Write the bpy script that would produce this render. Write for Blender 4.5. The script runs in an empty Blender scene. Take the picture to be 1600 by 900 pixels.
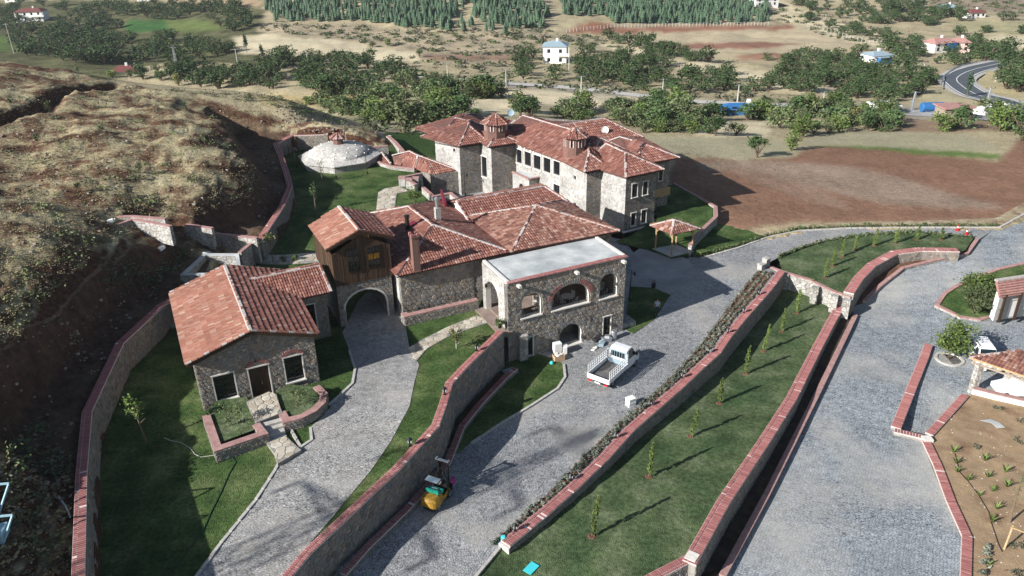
import bpy, math, random
import numpy as np
from mathutils import Vector, Matrix
random.seed(7); rng = np.random.default_rng(7)
S = bpy.context.scene
COL = S.collection
PI = math.pi
# ------------------------------------------------------------------ camera
F = 1244.0; TH = math.radians(26.5); RR = math.radians(1.15); CH = 37.0
_f = np.array((0, math.cos(TH), -math.sin(TH))); _r0 = np.array((1., 0, 0)); _u0 = np.array((0, math.sin(TH), math.cos(TH)))
_R = _r0 * math.cos(RR) - _u0 * math.sin(RR); _U = _u0 * math.cos(RR) + _r0 * math.sin(RR)
cd = bpy.data.cameras.new('camera'); cam = bpy.data.objects.new('camera', cd); COL.objects.link(cam); S.camera = cam
cd.sensor_width = 36; cd.lens = F / 1600 * 36; cd.clip_end = 6000; cd.clip_start = .5
mw = Matrix(((_R[0], _U[0], -_f[0], 0), (_R[1], _U[1], -_f[1], 0), (_R[2], _U[2], -_f[2], CH), (0, 0, 0, 1)))
cam.matrix_world = mw
# ------------------------------------------------------------------ light
SUN_AZ = math.radians(33.0); SUN_EL = math.radians(27.5)
w = bpy.data.worlds.new('World'); S.world = w; w.use_nodes = True
nt = w.node_tree; sky = nt.nodes.new('ShaderNodeTexSky'); sky.sky_type = 'NISHITA'; sky.sun_disc = False
sky.sun_elevation = SUN_EL; sky.sun_rotation = math.atan2(-math.cos(SUN_AZ), -math.sin(SUN_AZ)) % (2 * PI)
nt.links.new(sky.outputs[0], nt.nodes['Background'].inputs[0]); nt.nodes['Background'].inputs[1].default_value = .06
sd = bpy.data.lights.new('sun', 'SUN'); sd.energy = 5.0; sd.angle = math.radians(.5); sd.color = (1, .975, .93)
so = bpy.data.objects.new('sun', sd); COL.objects.link(so)
so.rotation_euler = Vector((math.cos(SUN_AZ) * math.cos(SUN_EL), math.sin(SUN_AZ) * math.cos(SUN_EL), -math.sin(SUN_EL))).to_track_quat('-Z', 'Y').to_euler()
S.view_settings.view_transform = 'Standard'; S.view_settings.look = 'None'; S.view_settings.exposure = .78; S.view_settings.gamma = 1
S.cycles.max_bounces = 5; S.cycles.volume_bounces = 0

# ------------------------------------------------------------------ surveying helpers: photo ray -> ground point
def ray(px, py): return _f + (px - 800) / F * _R - (py - 450) / F * _U
def W(px, py, z=0.):
    d = ray(px, py)
    if callable(z):
        zz = 0.
        for _ in range(25):
            t = (zz - CH) / d[2]; zz = .5 * zz + .5 * z(d[0] * t, d[1] * t)
        t = (zz - CH) / d[2]; return (d[0] * t, d[1] * t, zz)
    t = (z - CH) / d[2]; return (d[0] * t, d[1] * t, z)
AX = math.radians(25.5); CU, SU = math.cos(AX), math.sin(AX)
def L(u, v, z=0.): return (u * CU - v * SU, u * SU + v * CU, z)          # building axes -> world
def UV(p): return (p[0] * CU + p[1] * SU, -p[0] * SU + p[1] * CU)
def proj(P):
    V = np.atleast_2d(P) - np.array((0, 0, CH)); d = V @ _f
    d = np.where(d < .1, .1, d)
    return np.stack([800 + F * (V @ _R) / d, 450 - F * (V @ _U) / d], 1)
def on_wall(px, py, P0, P1):
    """length along and height on the upright plane through P0-P1"""
    d = ray(px, py); a = np.array(P0[:2]); b = np.array(P1[:2]) - a; l = math.hypot(*b); b = b / l
    n = np.array((b[1], -b[0])); t = (a @ n) / (d[:2] @ n); q = d[:2] * t
    return float((q - a) @ b), float(CH + d[2] * t)
def inpoly(x, y, poly):
    c = np.zeros(np.shape(x), bool); n = len(poly)
    for i in range(n):
        x0, y0 = poly[i][:2]; x1, y1 = poly[(i + 1) % n][:2]
        if y0 == y1: continue
        k = ((y0 > y) != (y1 > y)) & (x < (x1 - x0) * (y - y0) / (y1 - y0) + x0); c ^= k
    return c
# ------------------------------------------------------------------ object helpers
def link(o, parent=None):
    COL.objects.link(o)
    if parent is not None: o.parent = parent
    return o
def tag(o, label=None, cat=None, group=None, kind=None):
    if label: o['label'] = label
    if cat: o['category'] = cat
    if group: o['group'] = group
    if kind: o['kind'] = kind
    return o
def thing(name, label, cat, loc=(0, 0, 0), rz=0, group=None):
    o = bpy.data.objects.new(name, None); o.empty_display_size = .3; link(o); o.location = loc; o.rotation_euler = (0, 0, rz)
    return tag(o, label, cat, group)
class MB:
    def __init__(s): s.v = []; s.f = []; s.m = []; s.r = []
    def n(s): return len(s.v)
    def poly(s, pts, m=0, r=None):
        b = len(s.v); s.v += [tuple(p) for p in pts]; s.f.append(tuple(range(b, b + len(pts)))); s.m.append(m); s.r.append(random.random() if r is None else r)
    def faces(s, pts, fs, m=0, r=None):
        b = len(s.v); s.v += [tuple(p) for p in pts]; r = random.random() if r is None else r
        for f in fs: s.f.append(tuple(b + i for i in f)); s.m.append(m); s.r.append(r)
    def box(s, x0, x1, y0, y1, z0, z1, m=0, r=None):
        s.faces([(x, y, z) for z in (z0, z1) for y in (y0, y1) for x in (x0, x1)], BOXF, m, r)
    def obox(s, c, ax, ay, az, m=0, r=None):
        c, ax, ay, az = map(Vector, (c, ax, ay, az))
        s.faces([c + ax * i + ay * j + az * k for k in (-1, 1) for j in (-1, 1) for i in (-1, 1)], BOXF, m, r)
    def bar(s, a, b, w, h=None, m=0, r=None, up=(0, 0, 1)):
        a, b = Vector(a), Vector(b); d = b - a; l = d.length
        if l < 1e-6: return
        d.normalize(); x = d.cross(Vector(up))
        if x.length < 1e-3: x = d.cross(Vector((1, 0, 0)))
        x.normalize(); y = x.cross(d); h = h or w
        s.obox((a + b) / 2, d * l / 2, x * w / 2, y * h / 2, m, r)
    def tube(s, pts, rad, n=6, m=0, r=None, cap=True):
        pts = [Vector(p) for p in pts]; rad = rad if isinstance(rad, (list, tuple)) else [rad] * len(pts)
        V = []; Fc = []
        for i, p in enumerate(pts):
            d = (pts[min(i + 1, len(pts) - 1)] - pts[max(i - 1, 0)]).normalized()
            x = d.cross(Vector((0, 0, 1)));
            if x.length < 1e-2: x = Vector((1, 0, 0))
            x.normalize(); y = d.cross(x)
            V += [p + (x * math.cos(2 * PI * k / n) + y * math.sin(2 * PI * k / n)) * rad[i] for k in range(n)]
        for i in range(len(pts) - 1):
            for k in range(n): Fc.append((i * n + k, i * n + (k + 1) % n, (i + 1) * n + (k + 1) % n, (i + 1) * n + k))
        if cap: Fc += [tuple(range(n))[::-1], tuple((len(pts) - 1) * n + k for k in range(n))]
        s.faces(V, Fc, m, r)
    def lathe(s, prof, c=(0, 0, 0), n=12, m=0, r=None, ph=0):
        V = [(c[0] + q * math.cos(2 * PI * k / n + ph), c[1] + q * math.sin(2 * PI * k / n + ph), c[2] + z) for q, z in prof for k in range(n)]
        Fc = [(i * n + k, i * n + (k + 1) % n, (i + 1) * n + (k + 1) % n, (i + 1) * n + k) for i in range(len(prof) - 1) for k in range(n)]
        if prof[0][0] > .001: Fc.append(tuple(range(n))[::-1])
        if prof[-1][0] > .001: Fc.append(tuple((len(prof) - 1) * n + k for k in range(n)))
        s.faces(V, Fc, m, r)
    def prism(s, pts, z0, z1, m=0, r=None):
        """closed column under a plan outline; z1 may be a list"""
        n = len(pts); z0 = z0 if isinstance(z0, (list, tuple)) else [z0] * n; z1 = z1 if isinstance(z1, (list, tuple)) else [z1] * n
        V = [(p[0], p[1], z0[i]) for i, p in enumerate(pts)] + [(p[0], p[1], z1[i]) for i, p in enumerate(pts)]
        s.faces(V, [tuple(range(n))[::-1], tuple(range(n, 2 * n))] + [(i, (i + 1) % n, n + (i + 1) % n, n + i) for i in range(n)], m, r)
    def batch(s, V, Fc, m=0, r=None):
        """V (k,n,3) instances of one template, Fc template faces"""
        b = len(s.v); k, n, _ = V.shape; s.v += [tuple(p) for p in V.reshape(-1, 3).tolist()]
        r = rng.random(k) if r is None else r
        for i in range(k):
            o = b + i * n
            for f in Fc: s.f.append(tuple(o + j for j in f)); s.m.append(m); s.r.append(float(r[i]))
    def mesh(s, name, mats, smooth=False):
        me = bpy.data.meshes.new(name); me.from_pydata(s.v, [], s.f)
        for q in (mats if isinstance(mats, (list, tuple)) else [mats]): me.materials.append(q)
        me.polygons.foreach_set('material_index', s.m)
        a = me.attributes.new('rnd', 'FLOAT', 'FACE'); a.data.foreach_set('value', s.r)
        if smooth: me.polygons.foreach_set('use_smooth', [True] * len(s.f))
        me.update(); return me
    def build(s, name, mats, parent=None, smooth=False, kind=None):
        o = link(bpy.data.objects.new(name, s.mesh(name, mats, smooth)), parent)
        if kind: o['kind'] = kind
        return o
BOXF = [(0, 2, 3, 1), (4, 5, 7, 6), (0, 1, 5, 4), (2, 6, 7, 3), (0, 4, 6, 2), (1, 3, 7, 5)]
def inst(name, me, loc, rz=0, parent=None, sc=1.0, rot=None):
    o = bpy.data.objects.new(name, me); o.location = loc; o.rotation_euler = rot or (0, 0, rz); o.scale = (sc, sc, sc) if not isinstance(sc, tuple) else sc
    return link(o, parent)
def copy_tree(o, parent=None):
    c = o.copy(); COL.objects.link(c); c.parent = parent
    for ch in o.children: copy_tree(ch, c)
    return c
# ------------------------------------------------------------------ materials
def mat(name, cols, rnd=None, ns=2., namt=.25, fs=None, famt=.15, bump=0., bs=8., rough=.85, spec=.25, metal=0., coord='Object', dist=.02):
    """cols: colour ramp driven by rnd ('attr','obj') or by noise; slow noise ns and fine noise fs vary the value"""
    m = bpy.data.materials.new(name); m.use_nodes = True; t = m.node_tree; N = t.nodes; K = t.links; b = N['Principled BSDF']
    b.inputs['Roughness'].default_value = rough; b.inputs['Specular IOR Level'].default_value = spec; b.inputs['Metallic'].default_value = metal
    g = N.new('ShaderNodeNewGeometry'); vec = g.outputs['Position']
    if coord == 'Object': tc = N.new('ShaderNodeTexCoord'); vec = tc.outputs['Object']
    def noise(s, d=4):
        n = N.new('ShaderNodeTexNoise'); n.inputs['Scale'].default_value = s; n.inputs['Detail'].default_value = d; K.new(vec, n.inputs['Vector']); return n
    if len(cols) > 1 and isinstance(cols[0], (tuple, list)):
        r = N.new('ShaderNodeValToRGB'); e = r.color_ramp.elements
        while len(e) < len(cols): e.new(.5)
        for i, c in enumerate(cols): e[i].position = i / (len(cols) - 1); e[i].color = (*c, 1)
        if rnd == 'attr': a = N.new('ShaderNodeAttribute'); a.attribute_name = 'rnd'; K.new(a.outputs['Fac'], r.inputs[0])
        elif rnd == 'obj': a = N.new('ShaderNodeObjectInfo'); K.new(a.outputs['Random'], r.inputs[0])
        else:
            n = noise(ns); mr = N.new('ShaderNodeMapRange'); mr.inputs[1].default_value = .32; mr.inputs[2].default_value = .68
            K.new(n.outputs[0], mr.inputs[0]); K.new(mr.outputs[0], r.inputs[0])
        col = r.outputs[0]
    else:
        q = N.new('ShaderNodeRGB'); q.outputs[0].default_value = (*(cols[0] if isinstance(cols[0], (tuple, list)) else cols), 1); col = q.outputs[0]
    for s_, a_ in ((ns, namt), (fs, famt)):
        if s_ and a_:
            n = noise(s_ * 1.37, 5); mr = N.new('ShaderNodeMapRange'); mr.inputs[1].default_value = .25; mr.inputs[2].default_value = .75
            mr.inputs[3].default_value = 1 - a_; mr.inputs[4].default_value = 1 + a_; K.new(n.outputs[0], mr.inputs[0])
            x = N.new('ShaderNodeVectorMath'); x.operation = 'SCALE'; K.new(col, x.inputs[0]); K.new(mr.outputs[0], x.inputs['Scale']); col = x.outputs[0]
    K.new(col, b.inputs['Base Color'])
    if bump:
        n = noise(bs, 3); bp = N.new('ShaderNodeBump'); bp.inputs['Strength'].default_value = bump; bp.inputs['Distance'].default_value = dist
        K.new(n.outputs[0], bp.inputs['Height']); K.new(bp.outputs[0], b.inputs['Normal'])
    m['_'] = 0
    return m
def cell_mat(name, cols, scale=3.5, mortar=(.3, .29, .27), mw=.06, stretch=(1, 1, 1), namt=.25, ns=.3, bump=.6, rough=.9, blotch=None, fs=None, rotz=0, rand=1.):
    """stones or cobbles: 3-D voronoi cells with joints"""
    m = bpy.data.materials.new(name); m.use_nodes = True; t = m.node_tree; N = t.nodes; K = t.links; b = N['Principled BSDF']
    b.inputs['Roughness'].default_value = rough; b.inputs['Specular IOR Level'].default_value = .2
    g = N.new('ShaderNodeNewGeometry'); mp = N.new('ShaderNodeMapping'); mp.inputs['Scale'].default_value = stretch; mp.inputs['Rotation'].default_value = (0, 0, rotz)
    K.new(g.outputs['Position'], mp.inputs['Vector'])
    v1 = N.new('ShaderNodeTexVoronoi'); v1.inputs['Scale'].default_value = scale; v2 = N.new('ShaderNodeTexVoronoi'); v2.feature = 'DISTANCE_TO_EDGE'; v2.inputs['Scale'].default_value = scale
    v1.inputs['Randomness'].default_value = rand; v2.inputs['Randomness'].default_value = rand
    K.new(mp.outputs[0], v1.inputs['Vector']); K.new(mp.outputs[0], v2.inputs['Vector'])
    sp = N.new('ShaderNodeSeparateColor'); K.new(v1.outputs['Color'], sp.inputs[0])
    r = N.new('ShaderNodeValToRGB'); e = r.color_ramp.elements
    while len(e) < len(cols): e.new(.5)
    for i, c in enumerate(cols): e[i].position = i / max(1, len(cols) - 1); e[i].color = (*c, 1)
    K.new(sp.outputs[0], r.inputs[0])
    mr = N.new('ShaderNodeMapRange'); mr.inputs[1].default_value = mw * .4; mr.inputs[2].default_value = mw; K.new(v2.outputs['Distance'], mr.inputs[0])
    mx = N.new('ShaderNodeMix'); mx.data_type = 'RGBA'; mx.inputs['A'].default_value = (*mortar, 1); K.new(mr.outputs[0], mx.inputs['Factor']); K.new(r.outputs[0], mx.inputs['B'])
    col = mx.outputs['Result']
    for s_, a_ in ((ns, namt), (fs, .25)):
        if s_ and a_:
            n = N.new('ShaderNodeTexNoise'); n.inputs['Scale'].default_value = s_; n.inputs['Detail'].default_value = 6; K.new(g.outputs['Position'], n.inputs['Vector'])
            q = N.new('ShaderNodeMapRange'); q.inputs[1].default_value = .3; q.inputs[2].default_value = .7; q.inputs[3].default_value = 1 - a_; q.inputs[4].default_value = 1 + a_
            K.new(n.outputs[0], q.inputs[0]); x = N.new('ShaderNodeVectorMath'); x.operation = 'SCALE'; K.new(col, x.inputs[0]); K.new(q.outputs[0], x.inputs['Scale']); col = x.outputs[0]
    if blotch:
        n = N.new('ShaderNodeTexNoise'); n.inputs['Scale'].default_value = blotch[1]; n.inputs['Detail'].default_value = 7; n.inputs['Roughness'].default_value = .62; K.new(g.outputs['Position'], n.inputs['Vector'])
        q = N.new('ShaderNodeMapRange'); q.inputs[1].default_value = .46; q.inputs[2].default_value = .66; q.inputs[4].default_value = blotch[2]; K.new(n.outputs[0], q.inputs[0])
        x = N.new('ShaderNodeMix'); x.data_type = 'RGBA'; K.new(col, x.inputs['A']); x.inputs['B'].default_value = (*blotch[0], 1); K.new(q.outputs[0], x.inputs['Factor']); col = x.outputs['Result']
    K.new(col, b.inputs['Base Color'])
    bp = N.new('ShaderNodeBump'); bp.inputs['Strength'].default_value = bump; bp.inputs['Distance'].default_value = .04; K.new(mr.outputs[0], bp.inputs['Height']); K.new(bp.outputs[0], b.inputs['Normal'])
    return m
ST = [(.16, .14, .125), (.23, .2, .175), (.29, .25, .21), (.2, .2, .205), (.33, .29, .245), (.26, .2, .15), (.24, .23, .22)]
STL = [(.27, .26, .245), (.36, .35, .335), (.42, .41, .39), (.32, .305, .28), (.46, .45, .43), (.3, .27, .24)]
M = dict(
    stone=mat('rubble_stone', ST, 'attr', ns=3, namt=.15, fs=14, famt=.25, bump=.7, bs=14),
    mortar=mat('stone_mortar', [(.3, .28, .25), (.22, .21, .19)], ns=2, fs=20, bump=.4, bs=20),
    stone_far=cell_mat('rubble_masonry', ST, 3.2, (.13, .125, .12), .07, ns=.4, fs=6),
    stone_pale_sunlit=cell_mat('pale_sunlit_masonry', STL, 3.0, (.42, .405, .385), .05, ns=.4, fs=6, bump=.8),  # sunlight painted into left-facing walls; also serves pale posts and piers
    stone_low=cell_mat('pale_wall_masonry', STL, 2.4, (.22, .2, .17), .08, ns=.5, fs=6, bump=.6),
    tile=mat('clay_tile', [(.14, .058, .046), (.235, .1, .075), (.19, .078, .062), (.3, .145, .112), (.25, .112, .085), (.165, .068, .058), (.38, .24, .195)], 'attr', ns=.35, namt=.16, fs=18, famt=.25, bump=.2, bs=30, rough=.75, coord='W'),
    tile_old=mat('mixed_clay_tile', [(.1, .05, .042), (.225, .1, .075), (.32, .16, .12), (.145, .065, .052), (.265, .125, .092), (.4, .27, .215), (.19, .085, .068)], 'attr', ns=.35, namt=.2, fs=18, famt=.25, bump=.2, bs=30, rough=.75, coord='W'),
    tile_sunlit=mat('sunlit_clay_tile', [(.25, .11, .076), (.34, .155, .108), (.3, .135, .094), (.38, .2, .15), (.33, .152, .108), (.27, .118, .084), (.46, .32, .25)], 'attr', ns=.35, namt=.14, fs=18, famt=.2, bump=.2, bs=30, rough=.75, coord='W'),  # brighter orange copy of the clay tile: sunlight put into sun-facing slopes
    slab=mat('roof_deck', (.12, .06, .05), namt=.2),
    cap=mat('ridge_mortar', [(.5, .46, .43), (.34, .29, .28)], ns=6, fs=25, bump=.6, bs=20),
    brick=mat('coping_brick', [(.29, .115, .11), (.34, .145, .135), (.25, .095, .09), (.38, .18, .165)], 'obj', ns=3, namt=.1, fs=20, famt=.2, coord='W'),
    brick_a=mat('coping_brick_joined', [(.29, .115, .11), (.34, .145, .135), (.25, .095, .09), (.38, .18, .165)], 'attr', ns=3, namt=.1, fs=20, famt=.2, coord='W'),
    joint=mat('coping_mortar', (.6, .5, .47), ns=4, fs=30),
    coping=mat('pink_coping_slab', [(.32, .185, .17), (.39, .235, .215)], ns=2, fs=12),
    redbrick=cell_mat('small_brickwork', [(.15, .078, .062), (.2, .105, .085), (.13, .07, .058)], 5, (.2, .14, .12), .05, (1, 1, 3.2), rand=.3, bump=.4),
    trim=mat('white_stone_trim', (.62, .59, .54), ns=3, namt=.12, fs=20, famt=.1),
    plaster=mat('white_plaster', (.74, .73, .7), ns=1, namt=.06),
    concrete=mat('grey_roof_screed', [(.3, .32, .33), (.42, .44, .44), (.56, .57, .56)], ns=.5, namt=.12, fs=6, famt=.12, bump=.2),
    wood=mat('dark_stained_boards', [(.075, .045, .027), (.05, .03, .02), (.095, .06, .037), (.06, .036, .022)], 'attr', ns=4, namt=.3, fs=25, rough=.6),
    wood_o=mat('old_dark_boards', [(.075, .045, .027), (.05, .03, .02), (.095, .06, .037)], 'obj', ns=4, namt=.3, fs=25, rough=.6),
    door=mat('brown_door_wood', (.045, .026, .016), ns=6, rough=.5),
    pole=mat('peeled_log', (.42, .29, .16), ns=5, fs=20),
    greywood=mat('weathered_timber', (.3, .25, .2), ns=5, fs=20),
    frame=mat('black_window_frame', (.02, .018, .016), namt=.1, rough=.45),
    glass=mat('dark_window_glass', (.012, .014, .018), namt=0, rough=.08, spec=.6),
    amber=mat('amber_glass', (.5, .25, .03), namt=.3, ns=9, rough=.2),
    iron=mat('black_iron', (.015, .015, .017), namt=.1, rough=.4),
    lampglass=mat('frosted_lamp_glass', (.45, .47, .48), namt=.1, rough=.3),
    steel=mat('galvanised_steel', (.4, .42, .44), namt=.1, rough=.4, metal=.7),
    bluesteel=mat('pale_blue_painted_steel', (.32, .5, .58), namt=.15, ns=9),
    white=mat('white_vehicle_paint', (.74, .75, .76), namt=.04, rough=.3, spec=.5),
    carglass=mat('vehicle_glass', (.01, .02, .022), namt=0, rough=.06, spec=.8),
    rubber=mat('tyre_rubber', (.018, .018, .018), namt=.1, rough=.9),
    bed=mat('worn_load_bed', [(.08, .08, .085), (.16, .15, .14)], ns=3, fs=12),
    red=mat('red_lamp_plastic', (.42, .02, .02), namt=.1, rough=.3),
    black=mat('black_plastic', (.02, .02, .022), namt=.1, rough=.5),
    yellow=mat('forklift_yellow', [(.5, .28, .035), (.26, .15, .03)], ns=3, fs=15, rough=.45),
    teal=mat('teal_seat_panel', (.02, .36, .26), ns=3, namt=.15, rough=.5),
    magenta=mat('magenta_plastic', (.3, .02, .18), rough=.5),
    card=mat('cardboard', (.4, .27, .17), ns=3, namt=.2),
    blue=mat('blue_painted_sheet', (.03, .13, .32), namt=.15, rough=.5),
    bluegrey=mat('blue_grey_roof', (.25, .33, .38), namt=.15),
    pinkroof=mat('faded_pink_roof', [(.34, .17, .15), (.42, .24, .21)], ns=2, fs=10),
    redroof=mat('dull_red_roof', (.16, .055, .05), namt=.25),
    turq=mat('turquoise_plastic', (.06, .55, .6), namt=.05, rough=.5),
    hose=mat('green_hose', (.012, .05, .03), rough=.5), paleplastic=mat('pale_plastic_pipe', (.6, .62, .62), rough=.5),
    bark=mat('bark', (.12, .09, .065), ns=8), palebark=mat('pale_birch_bark', (.5, .47, .42), ns=8), stem=mat('sapling_stem', (.16, .12, .08), ns=8),
    skin=mat('skin', (.45, .27, .19), namt=.05), shirt=mat('pale_blue_shirt', (.3, .38, .5), namt=.1), trousers=mat('dark_trousers', (.03, .035, .05), namt=.1), hair=mat('dark_hair', (.02, .015, .012)),
    lawn=mat('mown_lawn', [(.032, .062, .02), (.06, .098, .032), (.115, .145, .058)], ns=.45, namt=.25, fs=3.2, famt=.5, bump=1., bs=14, rough=.95, spec=.05, coord='W', dist=.1),
    lawn_dry=mat('thin_patchy_lawn', [(.05, .082, .036), (.08, .112, .052), (.14, .165, .092)], ns=.4, namt=.28, fs=2.6, famt=.5, bump=1., bs=14, rough=.95, spec=.05, coord='W', dist=.1),
    soil=mat('red_brown_soil', [(.09, .045, .028), (.17, .09, .055)], ns=.8, fs=7, bump=1, bs=9, coord='W', dist=.08),
    bedsoil=mat('dark_planting_soil', [(.03, .022, .018), (.07, .05, .035)], ns=1.2, fs=7, bump=1, bs=9, coord='W'),
    tansoil=mat('dry_tan_soil', [(.25, .17, .1), (.31, .22, .135), (.22, .14, .085)], ns=.5, fs=9, famt=.15, bump=.7, bs=6, coord='W', dist=.05),
    cobble=cell_mat('granite_setts', [(.24, .25, .26), (.33, .34, .345), (.28, .285, .295), (.4, .4, .4)], 6.2, (.1, .1, .105), .09, (1.5, .85, 1), ns=.25, namt=.15, fs=2.5, blotch=((.4, .375, .34), .12, .7), rotz=-.45, bump=.4, rand=.8),
    cobble2=cell_mat('bluish_granite_setts', [(.235, .26, .285), (.32, .345, .37), (.275, .3, .325), (.38, .4, .415)], 5.4, (.09, .1, .11), .09, (.8, 1.7, 1), ns=.22, namt=.16, fs=2.5, blotch=((.42, .405, .37), .1, .8), rotz=.25, bump=.4, rand=.8),
    cobble3=cell_mat('warm_grey_setts', [(.28, .28, .275), (.36, .355, .345), (.32, .315, .31), (.44, .43, .42)], 5.4, (.11, .108, .105), .09, (.8, 1.6, 1), ns=.3, namt=.14, fs=2.5, blotch=((.42, .39, .35), .2, .55), rotz=-.5, bump=.5, rand=.8),
    yardpave=mat('smooth_grey_paving', [(.24, .24, .24), (.33, .33, .325)], ns=.3, fs=5, coord='W'),
    kerb=mat('pale_kerb_stone', (.42, .4, .37), ns=2, namt=.2, fs=12),
    flag=mat('pale_flagstone', [(.42, .37, .29), (.52, .48, .4), (.36, .3, .23), (.47, .42, .34)], 'attr', ns=2, fs=12, bump=.3),
    asphalt=mat('asphalt', (.085, .095, .11), ns=.2, namt=.15, coord='W'), linepaint=mat('road_line_paint', (.7, .7, .68), namt=.1),
    verge=mat('dry_road_verge', [(.2, .13, .09), (.3, .24, .15), (.4, .35, .24)], ns=.9, namt=.2, fs=6, famt=.35, bump=1, bs=8, coord='W', dist=.1),
    pinkwall=mat('pale_pink_wall', (.62, .45, .42)),
    floor=mat('terrace_floor_tiles', [(.2, .15, .13), (.27, .21, .18)], ns=1, fs=5),
    gutter=mat('maroon_valley_gutter', (.16, .018, .035), rough=.4),
)
def leafmat(name, cols, tr=.12):
    m = mat(name, cols, 'attr', ns=.8, namt=.2, rough=.6, spec=.15)
    b = m.node_tree.nodes['Principled BSDF']
    oi = m.node_tree.nodes.new('ShaderNodeObjectInfo'); hs = m.node_tree.nodes.new('ShaderNodeHueSaturation')
    src = b.inputs['Base Color'].links[0].from_socket; K = m.node_tree.links
    mr = m.node_tree.nodes.new('ShaderNodeMapRange'); mr.inputs[3].default_value = .75; mr.inputs[4].default_value = 1.5
    K.new(oi.outputs['Random'], mr.inputs[0]); K.new(mr.outputs[0], hs.inputs['Value']); K.new(src, hs.inputs['Color']); K.new(hs.outputs[0], b.inputs['Base Color'])
    return m
M['leaf'] = leafmat('dark_green_leaves', [(.036, .066, .024), (.06, .1, .036), (.09, .13, .052)])
M['leaf2'] = leafmat('olive_green_leaves', [(.062, .086, .036), (.094, .122, .052), (.13, .15, .07)])
M['leaf3'] = leafmat('fresh_green_leaves', [(.06, .095, .022), (.09, .13, .035), (.125, .165, .05)])
M['leaf4'] = leafmat('yellow_green_leaves', [(.09, .11, .03), (.14, .15, .05), (.18, .18, .07)])
M['grey'] = leafmat('grey_green_lavender', [(.1, .115, .09), (.16, .175, .14), (.22, .23, .19)])
M['pine'] = leafmat('pine_needles', [(.026, .05, .03), (.04, .07, .04), (.058, .092, .05)])
M['cypress'] = leafmat('young_cypress_green', [(.07, .105, .028), (.11, .15, .04), (.16, .2, .065)])
M['dry'] = mat('dry_grass_blades', [(.36, .3, .16), (.24, .19, .1), (.44, .38, .22), (.17, .15, .08)], 'attr', ns=1, namt=.2)
M['dryshrub'] = mat('grey_dry_shrub', [(.1, .1, .06), (.17, .15, .1), (.07, .085, .055), (.2, .19, .13)], 'attr', ns=1, namt=.2)
M['rock'] = mat('broken_rock', [(.3, .25, .2), (.2, .14, .1), (.42, .38, .33), (.16, .09, .065)], 'attr', ns=4, fs=14)
# ------------------------------------------------------------------ levels of the estate
def ss(a, b, x):
    t = np.clip((np.asarray(x, float) - a) / (b - a), 0, 1); return t * t * (3 - 2 * t)
def zD(x, y): return 3.0 - .7 * float(np.clip((48 - y) / 14, 0, 1))                  # drive and upper garden
def zR(x, y): return float(np.interp(y, [35, 50, 70, 86], [-1.9, -2.2, -2.2, 0]))                      # lower road
_k0 = np.array(W(745, 900, 0)[:2]); _k1 = np.array(W(788, 852, 0)[:2]); _kn = _k1 - _k0; _kn = np.array((_kn[1], -_kn[0])) / np.hypot(*_kn)
def zL(x, y):                                                                        # sunken lawn
    d = float((np.array((x, y)) - _k0) @ _kn); p = -.3 - 1.45 * float(np.clip((y - 41) / 22, 0, 1))
    return max(p, min(.03, -.25 * d)) if y < 46 else p
def zP(x, y): return zR(x, y) - .95 * (1 - float(ss(0, 12, (y - 47.5))))             # parking yard
def zG(x, y):                                                                        # lawn beside the mansion
    return .05 + .8 * float(ss(69, 78, UV((x, y))[1]))
# ------------------------------------------------------------------ terrain: thin-plate surface through surveyed points
cp = []
def C(px, py, z): cp.append(W(px, py, z))
for p in [(104, 930, 4.6), (100, 800, 4.7), (108, 700, 4.8), (125, 610, 4.9), (178, 528, 4.9), (245, 470, 4.9), (120, 1100, 4.2),
          (330, 400, 5), (392, 372, 4.7), (432, 315, 4.6), (440, 285, 4.6), (425, 240, 4.6), (420, 222, 4.6), (455, 206, 4.6), (512, 204, 4.4), (300, 440, 4.7), (340, 390, 4.8),
          # top of the cut bank
          (40, 900, 5.6), (0, 800, 6.6), (20, 700, 7.4), (20, 590, 8.2), (60, 520, 8.6), (130, 440, 8.7), (210, 380, 8.3), (262, 352, 7.2), (330, 345, 6.9),
          (300, 320, 8.6), (392, 296, 7.2), (396, 262, 8.2), (355, 195, 9.0), (310, 170, 9.0), (385, 345, 6.0),
          # hill
          (0, 450, 10.6), (0, 300, 12), (150, 300, 10.7), (270, 270, 9.7), (0, 180, 13.2), (170, 180, 11.5), (250, 165, 10.4), (-300, 300, 14.5), (-300, 600, 12), (-250, 900, 9.5), (-600, 500, 15), (-500, 250, 16), (-900, 900, 15),
          (0, 97, 13.2), (100, 110, 12.4), (180, 130, 11.3), (330, 160, 9.2), (450, 172, 7.2), (560, 196, 5.2), (600, 212, 3.6), (500, 190, 6.2),
          # estate margin on the right
          (640, 208, 0), (690, 208, -.1), (700, 190, -.6), (1045, 240, -.05), (1052, 290, 0), (1118, 330, 0), (1125, 350, 0), (1195, 372, 0), (1250, 360, 0), (1330, 356, 0), (1450, 353, 0), (1560, 353, 0), (1605, 335, 0), (1750, 335, 0), (1900, 420, -1), (2100, 700, -2),
          (1150, 320, -.3), (1300, 310, -.6), (1500, 300, -.8), (1150, 270, -1.4), (1300, 260, -1.8), (1500, 250, -2.4), (1700, 250, -2), (1240, 232, -3), (1100, 215, -3.6), (1400, 225, -4), (1600, 215, -4.4), (960, 212, -3), (800, 175, -5),
          (640, 195, -2), (600, 185, -4), (560, 165, -7), (660, 180, -4)]: C(*p)
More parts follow.
